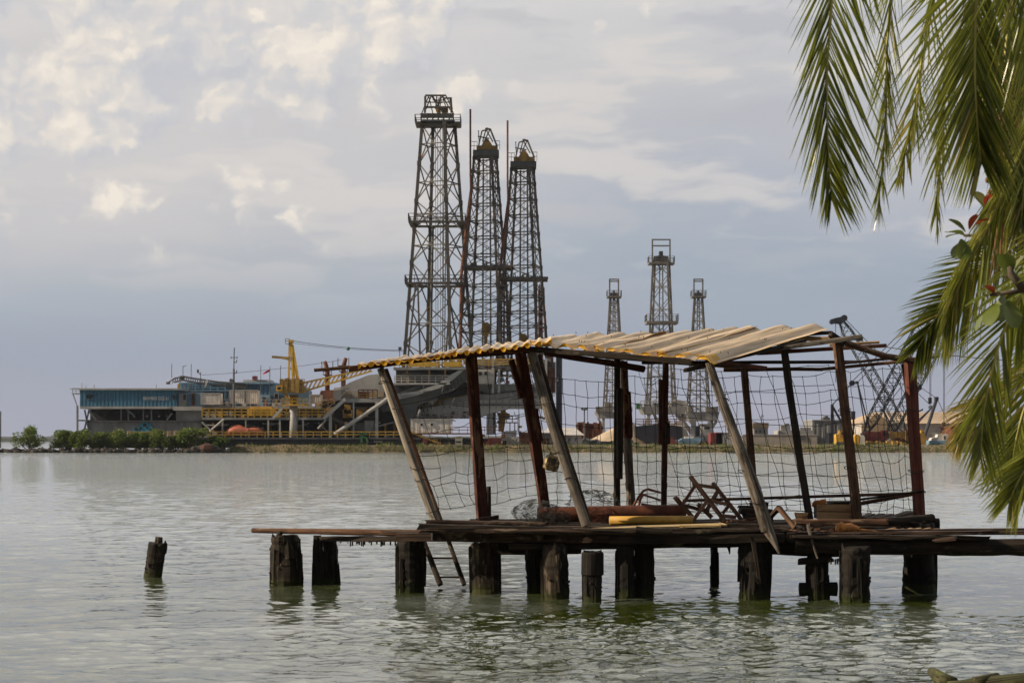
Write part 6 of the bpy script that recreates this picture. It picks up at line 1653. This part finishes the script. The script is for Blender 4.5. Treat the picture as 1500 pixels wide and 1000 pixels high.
mb = MB(); mb.tube([P(1237, 466, 374), P(1300, 530, 374), P(1338, 600, 374)], .06, 4); mb.tube([P(1224, 473, 374), P(1224, 560, 374)], .05, 4); mb.bx(1256, 494, 1264, 499, 373, 1.5); mb.build('boom_rigging', M['wire'], cc)
mb = MB()
mb.tube([P(1247, 560, 356), P(1340, 466, 360), P(1384, 422, 362)], .07, 4)
for x_, y0_, y1_ in ((1346, 528, 566), (1349, 528, 566), (1412, 470, 530), (1417, 470, 530)): mb.tube([P(x_, y0_, 356), P(x_, y1_, 356)], .05, 4)
mb.bx(1345, 565, 1350, 571, 355.8, .6)
tag(mb.build('crane_pendant', M['wire']), 'stay line and hoist ropes slanting up from the dark mast to the palm fronds', 'wire')
em = thing('excavator_mast', 'dark folded mast with two struts standing left of the yellow machine', 'crane', P(1219, 654, 350))
MB().beam(P(1219, 654, 350), P(1219, 592, 350), S(4, 350), S(4, 350)).build('mast', M['dblue'], em); MB().beam(P(1219, 594, 350), P(1235, 622, 350), S(3, 350), S(3, 350)).build('strut', M['dblue'], em)
MB().bx(1214, 634, 1224, 654, 349.5, 2.5).build('base', M['navy'], em); mb = MB(); wheel(mb, P(1248, 561, 355), S(4, 350), .8); mb.tube([P(1220, 592, 350), P(1248, 561, 355)], .1, 5); mb.build('sheave', M['dblue'], em)
mb = MB(); mb.bx(1247, 602, 1253, 614, 352, 1.5); mb.beam(P(1250, 614, 352.5), P(1250, 652, 352.5), .25, .25)
tag(mb.build('signal_post', M['dblue']), 'dark box on a post behind the brown leaning post', 'post')
ex = thing('yellow_machine', 'yellow construction machine on the bank right of the dark mast', 'machine', P(1235, 654, 345))
MB().prism([(1225, 650), (1225, 636), (1236, 633), (1244, 636), (1244, 650)], 345, 2.6).build('body', M['yellow'], ex)
exc = MB().bx(1230, 630, 1240, 640, 344.8, 1.6).build('cab', M['dyellow'], ex); window(exc, 1232, 632, 1238, 637, 344.75, 'dyellow')
mb = MB()
for x in (1228, 1234, 1241): wheel(mb, P(x, 650, 344.8), S(3.5, 345), .6)
mb.build('wheel', M['dgrey'], ex)
for i, (x0, x1, y0, mt, lab) in enumerate(((1259, 1267, 637, 'white', 'white drum tank left of the red crane house'), (1252, 1260, 636, 'yellow', 'yellow machine cab between the brown post and the white drum tank'), (1346, 1356, 634, 'dyellow', 'rusty yellow machine right of the wide red post'))):
    tag(MB().prism([(x0, 653), (x0, y0+3), (x0+2, y0), (x1-2, y0), (x1, y0+3), (x1, 653)], 343, 2).build('yard_machine', M[mt]), lab, 'machine')
mb = MB()
for k in range(36):
    x = rnd.uniform(1256, 1345); h = rnd.uniform(2, 9); mb.bx(x, 654-h, x+rnd.uniform(3, 8), 654, 343+rnd.uniform(0, 4), 1.6)
tag(mb.build('machine_row', M['dyellow']), 'row of low rusty yellow machinery at the feet of the crawler cranes', 'machinery')
mc_ = thing('mobile_crane', 'small blue and white mobile crane with a short dark boom, at the far right', 'crane', P(1376, 654, 345))
MB().prism([(1362, 650), (1366, 641), (1374, 640), (1375, 636), (1388, 635), (1391, 641), (1392, 650)], 345, 2.6).build('body', M['white'], mc_)
MB().bx(1362, 645, 1392, 651, 344.8, 3).build('chassis', M['lblue'], mc_); window(mc_, 1382, 638, 1386, 644, 344.93, 'white')
mb = MB(); mb.tube([P(1354, 640, 345), P(1372, 584, 345)], .3, 8); mb.bx(1370, 581, 1375, 586, 344.5, 1); mb.build('boom', M['dblue'], mc_)
mb = MB(); mb.tube([P(1372, 583, 345), P(1347, 566, 345)], .05, 4); mb.tube([P(1373, 584, 345), P(1396, 634, 345)], .05, 4); mb.build('stay_line', M['wire'], mc_)
mb = MB()
for x in (1366, 1374, 1387): wheel(mb, P(x, 652, 344.7), S(3, 345), .5)
mb.build('wheel', M['dgrey'], mc_)
rb_ = thing('red_building', 'dark red steel building half hidden by the palm fronds on the far shore', 'building', P(1420, 654, 348))
ribs(MB(), 1394, 626, 1490, 653, 348, .9, .06, 9).build('wall', M['dred'], rb_); MB().bx(1393, 624, 1491, 626, 347.8, 9.6).build('roof', M['rust'], rb_)
tag(MB().tube([P(0.5, 656, 330), P(0.5, 622, 330), P(0.7, 602, 330)], .13, 8).build('channel_marker', M['dgrey']), 'thin dark marker post at the left edge of the water', 'post')

# ================================================================== the far bank: stone dam, rocks, grass, mangroves
def rocky(mb, n, xf, yf, zf, smin, smax, seed):
    rr = random.Random(seed)
    for k in range(n):
        x, y, z = xf(rr), yf(rr), zf(rr); s_ = rr.uniform(smin, smax)
        vs = []; 
        for j in range(5):
            for i in range(7):
                th = i/7*6.283; ph = -1.4 + 2.8*j/4; q = 1 + .35*mnoise.noise(Vector((i*1.3 + k, j*1.1, k*.7)))
                vs.append((x + math.cos(th)*math.cos(ph)*s_*1.3*q, y + math.sin(th)*math.cos(ph)*s_*q, z + math.sin(ph)*s_*.7*q))
        mb.add(vs, [(j*7+i, j*7+(i+1) % 7, (j+1)*7+(i+1) % 7, (j+1)*7+i) for j in range(4) for i in range(7)] + [tuple(range(6, -1, -1)), tuple(range(28, 35))])
    return mb
xa, xb = P(-40, 0, 331).x, P(318, 0, 328).x
def dam_y(x): t = (x-xa)/(xb-xa); return 331 - 3*t
mb = MB(); rr = random.Random(3)
def one(rr):
    x = rr.uniform(xa-25, xb+2); return x
for k in range(700):
    x = one(rr); y = dam_y(x) + rr.uniform(-2.2, 1.2); rocky(mb, 1, lambda r, x=x: x, lambda r, y=y: y, lambda r: rr.uniform(-.2, .4), .3, .75, k)
tag(mb.build('stone_dam', M['rock']), kind='structure')
mb = MB(); rocky(mb, 60, lambda r: P(r.uniform(288, 322), 0, 328).x, lambda r: r.uniform(325, 330), lambda r: r.uniform(-.1, .8), .4, .9, 77)
tag(mb.build('rock_heap', M['rock']), 'heap of dark rocks where the stone dam meets the grassy bank', 'rocks')
mb = MB(); rocky(mb, 1, lambda r: P(303, 0, 325).x, lambda r: 325.5, lambda r: .6, 1.35, 1.36, 5); tag(mb.build('red_boulder', M['redrock']), 'rounded red-brown mound at the end of the grassy bank', 'boulder')
# grass on the bank
gm = MB(); rr = random.Random(8)
def blade(x, y, z, h, w, lean, tint):
    a = rr.random()*6.283; dx, dy = math.cos(a)*w, math.sin(a)*w; lx, ly = rr.uniform(-lean, lean), rr.uniform(-lean, lean)
    gm.add([(x-dx, y-dy, z), (x+dx, y+dy, z), (x+lx, y+ly, z+h)], [(0, 1, 2)], tint=tint)
for k in range(30000):
    x = rr.uniform(XL, 104); y = 325.2 + abs(rr.gauss(0, 2.6)); z = yard_z(x, y)
    if z < .05: continue
    patch = mnoise.noise(Vector((x*.10, y*.12, 1))) + .5*mnoise.noise(Vector((x*.45, y*.3, 6)))
    low = y < 327.6
    tint = min(1, max(0, (.12 if y < 326.4 else .4 if low else .72) + .4*patch + rr.uniform(-.2, .2)))
    blade(x, y, z-.05, rr.uniform(.25, .75)*(1 + .5*patch), rr.uniform(.04, .10), .25, tint)
tag(gm.build('bank_grass', M['grass']), 'green and straw-coloured grass along the far bank', 'grass', None, 'stuff')
# mangroves
def mangrove(seed, w, h):
    mb = MB(); rr = random.Random(seed)
    cl = [(Vector((rr.gauss(0, w*.24), rr.gauss(0, w*.2), h*(.26 + .58*rr.random()))), rr.uniform(.16, .28)*h) for _ in range(15)]
    cl += [(Vector((rr.gauss(0, w*.13), rr.gauss(0, w*.12), h*rr.uniform(.7, .86))), .16*h) for _ in range(4)]
    for c, r in cl:
        base = rr.uniform(.15, .75)
        for k in range(170):
            v = Vector((rr.gauss(0, 1), rr.gauss(0, 1), rr.gauss(0, 1))).normalized()*r*rr.uniform(.55, 1.05); v.x *= 1.15
            p = c + v
            if p.z < .15*h: p.z = .15*h + rr.random()*.2
            s_ = rr.uniform(.10, .22); q = Vector((rr.gauss(0, 1), rr.gauss(0, 1), rr.gauss(0, .7))).normalized(); x_, y_ = frame_of(q)
            mb.add([p - x_*s_, p + y_*s_*.5, p + x_*s_, p - y_*s_*.5], [(0, 1, 2, 3)], tint=min(1, max(0, base + rr.uniform(-.25, .25))))
    tk = MB()
    for k in range(6):
        a = Vector((rr.gauss(0, w*.12), rr.gauss(0, w*.1), -.3)); b = Vector((rr.gauss(0, w*.25), rr.gauss(0, w*.2), h*.6))
        tk.tube([a, a.lerp(b, .5) + Vector((rr.uniform(-.2, .2), 0, .1)), b], [.10, .07, .03], 6)
    return mb, tk
sp = [(42, 626, 34, 'lone rounded mangrove at the far left on the stone dam', 1), (91, 631, 25, 'smaller dark mangrove just left of the blue block', 2), (122, 630, 36, 'mangrove under the left end of the blue block', 3), (150, 634, 24, 'light green low mangrove, third from the left end of the blue block', 4), (178, 630, 34, 'bushy mangrove in front of the blue mural, left side', 1), (206, 634, 26, 'mangrove directly below the blue mural', 4), (236, 630, 34, 'bright green mangrove right of the blue mural', 3), (258, 640, 22, 'small low shrub at the foot of the grey wall', 5), (282, 628, 36, 'dark round mangrove by the barge mooring post', 2), (318, 640, 22, 'low mangrove shrub at the end of the barge hull', 5), (140, 640, 20, 'low scrub mangrove on the dam between two taller ones', 5), (104, 634, 24, 'mangrove overlapping the left corner column of the blue block', 4)]
protos = {}
for px, yt, wd, lab, pk in sp:
    x = P(px, 0, 330).x; y = dam_y(x) + 0.4
    x = P(px, 0, y).x; h = z_at(yt, y); w = S(wd*1.22, y)
    if pk not in protos:
        t = thing('mangrove_tree', lab, 'tree', (x, y, .2), 'mangroves on the stone dam')
        mb, tk = mangrove(pk*13, w, h); 
        for o_, nm, mt in ((mb, 'crown', 'mangrove'), (tk, 'trunk', 'bark')):
            o_.v = [tuple(Vector(v) + Vector((x, y, .2))) for v in o_.v]; o_.build(nm, M[mt], t)
        protos[pk] = (t, w, h)
    else:
        t0, w0, h0 = protos[pk]; t = copy_tree(t0); t.location = (x, y, .2); t.scale = (w/w0, w/w0, h/h0); t.rotation_euler.z = px*.37
        t['label'] = lab

rnd = random.Random(17)
def yard_bits(label, x0, x1, n, mats, D, ymin, ymax, name, cat):
    t = thing(name, label, cat, P((x0+x1)/2, 653, D))
    for k in range(n):
        x = rnd.uniform(x0, x1); w = rnd.uniform(3, 11); h = rnd.uniform(ymin, ymax); mb = MB(); d_ = D + rnd.uniform(0, 9)
        mb.bx(x, 653-h, x+w, 653.5, d_, 2.2); mb.bx(x+w*.2, 653-h-1.2, x+w*.7, 653-h, d_+.4, 1.2)
        mb.bx(x+w*.15, 653-h*.75, x+w*.4, 653-h*.3, d_-.06, .06) if k % 2 else mb.beam(P(x+w*.5, 653-h, d_+1), P(x+w*.5 + rnd.uniform(-2, 2), 653-h-rnd.uniform(2, 9), d_+1), .12, .12)
        mb.build('stored_crate', M[mats[k % len(mats)]], t)
yard_bits('low jumble of pale boxes and tanks on the shore around the sand heap', 798, 935, 26, ('offwhite', 'dgrey', 'rust', 'lgrey', 'white'), 348, 2, 9, 'equipment_row', 'stores')
yard_bits('low jumble of pale and rusty boxes on the shore around the tugboat', 968, 1090, 22, ('white', 'offwhite', 'dgrey', 'rust', 'lgrey'), 344, 2, 10, 'equipment_row', 'stores')
yard_bits('low jumble of stored gear on the shore under the far end of the grey cantilever', 655, 795, 26, ('rust', 'offwhite', 'dgrey', 'red', 'dyellow'), 336, 2, 10, 'equipment_row', 'stores')
yard_bits('low jumble of gear in front of the big tan warehouse', 1240, 1395, 24, ('offwhite', 'dgrey', 'dyellow', 'rust', 'white'), 352, 2, 12, 'equipment_row', 'stores')
# ================================================================== coconut palm at the right, near the camera
crown0 = P(1640, -220, 10.2)
pm = thing('palm_tree', 'coconut palm with long drooping sunlit fronds, hanging in from the right close by', 'palm', (3.35, 9.6, 0.3))
MB().tube([Vector((3.35, 9.6, -.2)), Vector((3.3, 9.7, .8)), Vector((3.2, 9.9, 2.2)), Vector((3.12, 10.1, 3.8)), crown0 + Vector((0, 0, .1))], [.24, .17, .14, .125, .14], 16, jit=.12).build('trunk', M['bark'], pm, True)
def spline(pts, n):
    pts = [Vector(p) for p in pts]; q = [pts[0]*2 - pts[1]] + pts + [pts[-1]*2 - pts[-2]]; out = []
    m = len(pts)-1
    for k in range(n+1):
        u = min(k/n*m, m-1e-6); i = int(u); t = u-i; a, b, c, d = q[i], q[i+1], q[i+2], q[i+3]
        out.append(.5*((2*b) + (c-a)*t + (2*a-5*b+4*c-d)*t*t + (3*b-a-3*c+d)*t*t*t))
    return out
def frond(pts, Ll, Lr, side, seed, al=30, ar=38, n=92, start=.15, droop=.25, tint=.45, mat='palm', tipf=.35, r0=.016, spread=.10, w=.0074):
    """pts: rachis; Ll / Lr: leaflet lengths in metres on either side; side: where the blade's left points; al / ar: angle from the rachis"""
    rr = random.Random(seed); n = int(n*1.15); sp_ = spline(pts, n); lm = MB(); side = Vector(side)
    for k in range(n):
        t = k/n
        if t < start: continue
        T = (sp_[k+1]-sp_[k]).normalized(); S_ = (side - T*side.dot(T)).normalized(); N = T.cross(S_).normalized()
        u = (t-start)/(1-start)
        prof = (0.55 + 0.45*min(1, u*4)) * (1 - (1-tipf)*max(0, (u-.55)/.45)**1.3)
        for sgn, L, ang in ((1, Ll, al), (-1, Lr, ar)):
            if L <= 0 or rr.random() < .05: continue
            L = L*prof*rr.uniform(.84, 1.08); an = R(ang*(1 - .45*u) + rr.uniform(-3, 3))
            d = (T*math.cos(an) + S_*(sgn*math.sin(an)) + N*rr.uniform(-spread, spread)*1.4).normalized()
            p = sp_[k].copy(); ns = 6; ww = w*rr.uniform(.75, 1.2); vs = []; tn = min(1, max(0, tint + rr.uniform(-.34, .34)))
            if rr.random() < .05: tn = 1.0
            tw = rr.uniform(-.8, .8); brk = rr.random() < .10; tints = []
            for q in range(ns+1):
                f = q/ns; wq = ww*(.55 + .9*f if f < .3 else (1-f)**.75*1.18 + .03)
                wd = d.cross(N); wd.normalize(); wd = (wd*math.cos(tw) + N*math.sin(tw))
                fold = d.cross(wd)*(wq*.35)
                vs += [p + wd*wq + fold, p.copy(), p - wd*wq + fold]; tints += [min(1, tn + (.35 if f > .9 else 0))]*3
                p = p + d*(L/ns); d = (d + Vector((0, 0, -1))*(droop*(.25 + f)*(1.8 if brk and q == 3 else 1)/ns*2.4)).normalized()
            fs = []
            for q in range(ns):
                b = q*3; fs += [(b, b+1, b+4, b+3), (b+1, b+2, b+5, b+4)]
            lm.add(vs, fs, None, tints)
    fo = MB(); m_ = len(sp_)
    fo.tube(sp_, [r0*(1 - .82*k/(m_-1)) for k in range(m_)], 7)
    o = fo.build('frond', M['rachis'], pm, True)
    lm.build('leaflets', M[mat], o)
    return o
def pp(*l): return [P(x, y, D) for x, y, D in l]
L_, RR = (-1, -.15, 0), None
# front curtain of hanging fronds
frond(pp((1640, -220, 10.2), (1480, -360, 9.9), (1330, -300, 9.6), (1240, -130, 9.5), (1214, 60, 9.5), (1212, 190, 9.5), (1217, 292, 9.55)), .50, .62, (-1, -.45, 0), 1, 24, 44, 150, .3, .09, .28)
frond(pp((1640, -220, 10.2), (1500, -310, 10.3), (1390, -240, 10.4), (1320, -90, 10.5), (1300, 60, 10.5), (1297, 180, 10.5), (1286, 312, 10.5)), .38, .38, (-.35, -1, 0), 2, 18, 20, 150, .3, .2, .55, spread=.25)
frond(pp((1640, -220, 10.2), (1560, -260, 9.7), (1480, -180, 9.3), (1436, -50, 9.2), (1428, 70, 9.2), (1430, 160, 9.2), (1437, 240, 9.25)), .60, .62, (-1, -.2, 0), 3, 40, 34, 150, .25, .10, .40)
frond(pp((1640, -220, 10.2), (1590, -210, 10.4), (1520, -120, 10.4), (1480, 20, 10.4), (1470, 150, 10.4), (1472, 270, 10.4)), .50, .60, (-1, .3, 0), 4, 26, 30, 90, .2, .2, .25)
frond(pp((1640, -220, 10.2), (1610, -200, 9.9), (1570, -80, 9.8), (1530, 90, 9.8), (1505, 230, 9.8), (1495, 330, 9.8)), .50, .55, (-1, -.3, 0), 5, 30, 30, 90, .2, .2, .2)
frond(pp((1640, -220, 10.2), (1540, -270, 10.7), (1450, -190, 10.8), (1385, -60, 10.9), (1352, 80, 10.9), (1338, 170, 10.9), (1318, 258, 10.9)), .42, .40, (-.8, -.6, 0), 6, 24, 26, 100, .3, .25, .75, spread=.3)
frond(pp((1640, -220, 10.2), (1560, -210, 10.6), (1470, -90, 10.7), (1400, 60, 10.7), (1378, 200, 10.7), (1372, 330, 10.7)), .40, .34, (-.6, -.8, 0), 7, 16, 18, 100, .3, .25, .6, spread=.2)
frond(pp((1640, -220, 10.2), (1450, -430, 9.6), (1260, -400, 9.4), (1140, -230, 9.3), (1105, -100, 9.3), (1098, -32, 9.3)), .30, .28, (-1, -.3, 0), 8, 20, 22, 90, .35, .25, .7)
frond(pp((1640, -220, 10.2), (1590, -250, 9.5), (1530, -220, 9.0), (1500, -90, 8.9), (1508, 40, 8.9), (1520, 150, 8.9)), .5, .5, (-1, -.2, 0), 9, 34, 30, 100, .25, .2, .35)
frond(pp((1640, -220, 10.2), (1600, -120, 10.8), (1540, 60, 10.9), (1510, 190, 10.9), (1475, 290, 10.9), (1460, 350, 10.9)), .45, .5, (-.9, .3, -.2), 10, 26, 26, 100, .25, .25, .22)
frond(pp((1640, -220, 10.2), (1600, -190, 11.2), (1540, -60, 11.3), (1500, 90, 11.3), (1490, 210, 11.3), (1488, 300, 11.3)), .5, .5, (-1, .1, 0), 31, 30, 30, 110, .2, .18, .02)
frond(pp((1640, -220, 10.2), (1570, -240, 11.2), (1490, -150, 11.4), (1450, 0, 11.4), (1440, 110, 11.4), (1442, 200, 11.4)), .5, .5, (-1, .1, 0), 32, 30, 30, 110, .2, .15, .08)
# lower, older fronds
frond(pp((1640, -220, 10.2), (1610, -60, 10.1), (1560, 110, 10.0), (1492, 240, 9.9), (1442, 340, 9.8), (1408, 410, 9.8), (1384, 476, 9.8)), .34, .62, (-1, -.4, 0), 11, 16, 24, 120, .3, .38, .70, r0=.02)
frond(pp((1640, -220, 10.2), (1620, -20, 10.5), (1570, 190, 10.5), (1500, 325, 10.4), (1430, 400, 10.3), (1376, 458, 10.2), (1343, 512, 10.2)), .36, .46, (-1, -.2, .6), 12, 40, 38, 130, .32, .10, .10)  # low tint puts this fan's shade into its leaflet colour
frond(pp((1640, -220, 10.2), (1650, 0, 9.6), (1600, 220, 9.4), (1530, 370, 9.3), (1472, 480, 9.3), (1443, 590, 9.3), (1436, 672, 9.3)), .40, .48, (-1, -.35, .2), 13, 36, 36, 130, .3, .12, .55)
frond(pp((1640, -220, 10.2), (1670, 40, 9.8), (1640, 260, 9.8), (1570, 430, 9.8), (1510, 570, 9.8), (1487, 650, 9.8), (1482, 700, 9.8)), .42, .42, (-1, .2, .1), 14, 34, 34, 110, .3, .16, .55)
frond(pp((1640, -220, 10.2), (1690, 80, 9.5), (1690, 330, 9.4), (1620, 520, 9.4), (1545, 640, 9.4), (1500, 690, 9.4), (1478, 735, 9.4)), .36, .40, (-1, 0, .3), 15, 32, 36, 110, .3, .18, .55)
frond(pp((1640, -220, 10.2), (1680, 60, 10.9), (1650, 280, 10.9), (1580, 460, 10.9), (1490, 560, 10.9), (1430, 600, 10.9), (1405, 640, 10.9)), .34, .42, (-1, -.2, .5), 16, 30, 26, 110, .3, .35, .8, 'palm_old')
for i, (x, y, lab) in enumerate(((1760, -330, 0), (1840, -120, 0), (1800, 160, 0), (1700, -420, 0))):
    frond(pp((1640, -220, 10.2), ((1640+x)/2, min(y, -220)-100, 10.4), (x, y, 10.6), (x+60, y+230, 10.8)), .5, .5, (-1, -.3, .2), 20+i, 36, 36, 60, .2, .25, .3)
# dry flower stalks
rr = random.Random(6); mb = MB()
for k in range(46):
    x = rr.uniform(1455, 1490); y0 = rr.uniform(150, 260); L = rr.uniform(90, 190); D = rr.uniform(9.9, 10.3)
    mb.tube([P(x + 18, y0-60, D), P(x+4, y0, D), P(x + rr.uniform(-6, 8), y0 + L*.5, D), P(x + rr.uniform(-12, 12), y0 + L, D)], [.006, .008, .006, .003], 5)
    if rr.random() < .6: superell(mb, P(x + rr.uniform(-10, 10), y0 + L*rr.random(), D), .012, .012, .016, None, 1, 6, 4)
mb.build('flower_stalk', M['rachis_brown'], pm)
# fibrous sheath where the fronds leave the trunk
mb = MB()
for k in range(14):
    a = k*.45; mb.tube([crown0 + Vector((math.cos(a)*.12, math.sin(a)*.12, -.35)), crown0 + Vector((math.cos(a)*.17, math.sin(a)*.17, 0)), crown0 + Vector((math.cos(a)*.1, math.sin(a)*.1, .35))], [.05, .06, .02], 6)
mb.build('leaf_sheath', M['rachis_brown'], pm, True)

# ================================================================== almond tree behind the palm
at = thing('almond_tree', 'broad-leaved almond branches with a few red leaves, showing between the palm fronds', 'tree', (4.6, 11.6, .2))
MB().tube([Vector((4.6, 11.6, -.2)), Vector((4.4, 11.5, 1.4)), P(1620, 470, 11.2)], [.12, .09, .06], 10, jit=.1).build('trunk', M['bark'], at, True)
br = MB()
for pts in (((1620, 470), (1560, 440), (1500, 425), (1450, 432)), ((1560, 440), (1510, 380), (1460, 345), (1412, 345)), ((1500, 425), (1480, 400), (1478, 385)), ((1510, 380), (1470, 320), (1440, 300))):
    br.tube([P(x, y, 11.0 - (1.95*min(1, max(0, (1620-x)/110)) if y > 380 and pts[1][1] in (440, 400) and pts[-1][0] > 1445 and pts[-1] != (1412, 345) else 0)) for x, y in pts], [.022, .018, .013, .008][:len(pts)], 7)
br.build('branch', M['bark'], at, True)
def bleaf(mb, c, d, L, W, tint, cup=.18):
    d = Vector(d).normalized(); x, y = frame_of(d); vs = []; n = 7
    for q in range(n+1):
        f = q/n; wq = W*math.sin(math.pi*min(1, f*.86+.06))**.8*(.5+.7*f)
        p = Vector(c) + d*(L*f) + y*(-cup*L*f*f)
        vs += [p + x*wq + y*wq*.25, p, p - x*wq + y*wq*.25]
    fs = []
    for q in range(n): b = q*3; fs += [(b, b+1, b+4, b+3), (b+1, b+2, b+5, b+4)]
    mb.add(vs, fs, None, tint)
lv_ = MB(); lr = MB(); rr = random.Random(31)
for x, y, dx, dy, L, red in ((1412, 345, -1, .3, .13, 0), (1413, 352, -.7, -.9, .13, 0), (1408, 350, .2, -1, .12, 0), (1414, 340, -.9, .9, .12, 0), (1420, 336, .3, 1, .13, 1), (1428, 330, .8, .5, .13, 1), (1404, 343, -1, -.1, .08, 0), (1440, 302, -.5, 1, .10, 0), (1442, 300, .4, 1, .1, 1),
                             (1452, 432, -1, -.25, .20, 0), (1456, 430, -.6, .6, .16, 1), (1458, 428, -.8, .1, .18, 0), (1470, 430, -.2, -1, .20, 0), (1480, 420, .4, 1, .19, 0), (1478, 405, -.3, 1, .2, 0), (1490, 415, .9, .5, .2, 0), (1484, 398, .5, .9, .16, 0), (1495, 430, .6, -.8, .2, 0), (1462, 445, -.6, -.8, .2, 0), (1448, 455, -.7, -.8, .17, 0), (1500, 400, .4, .9, .18, 0), (1476, 440, .2, -1, .22, 0)):
    L = L*(.72 if red else 1)
    bleaf(lr if red else lv_, P(x, y, (9.05 if y > 390 else 9.6) + rr.uniform(-.06, .06)), (dx, rr.uniform(-.7, .2), dy), L*(.85 if y < 390 else .62), L*(.36 if y < 390 else .24), rr.uniform(.3, 1))
for k in range(60):
    x = rr.uniform(1500, 1640); y = rr.uniform(360, 520); bleaf(lv_, P(x, y, rr.uniform(10.9, 11.6)), (rr.uniform(-1, 1), rr.uniform(-1, .5), rr.uniform(-1, 1)), .2, .085, rr.random())
lv_.build('foliage', M['almond'], at, True); lr.build('red_foliage', M['almond_red'], at, True)

# ================================================================== the air over the lake
def haze(density):
    mb = MB(); mb.box((0, 1400, 45), (6400, 3700, 97.2))
    m = bpy.data.materials.new('haze_air'); m.use_nodes = True; n = m.node_tree.nodes; n.clear()
    v = n.new('ShaderNodeVolumePrincipled'); v.inputs['Color'].default_value = (0.74, 0.81, 0.95, 1); v.inputs['Density'].default_value = density; v.inputs['Anisotropy'].default_value = 0.2
    o = n.new('ShaderNodeOutputMaterial'); m.node_tree.links.new(v.outputs[0], o.inputs['Volume'])
    tag(mb.build('haze', m), None, None, None, 'stuff')
haze(0.00005)
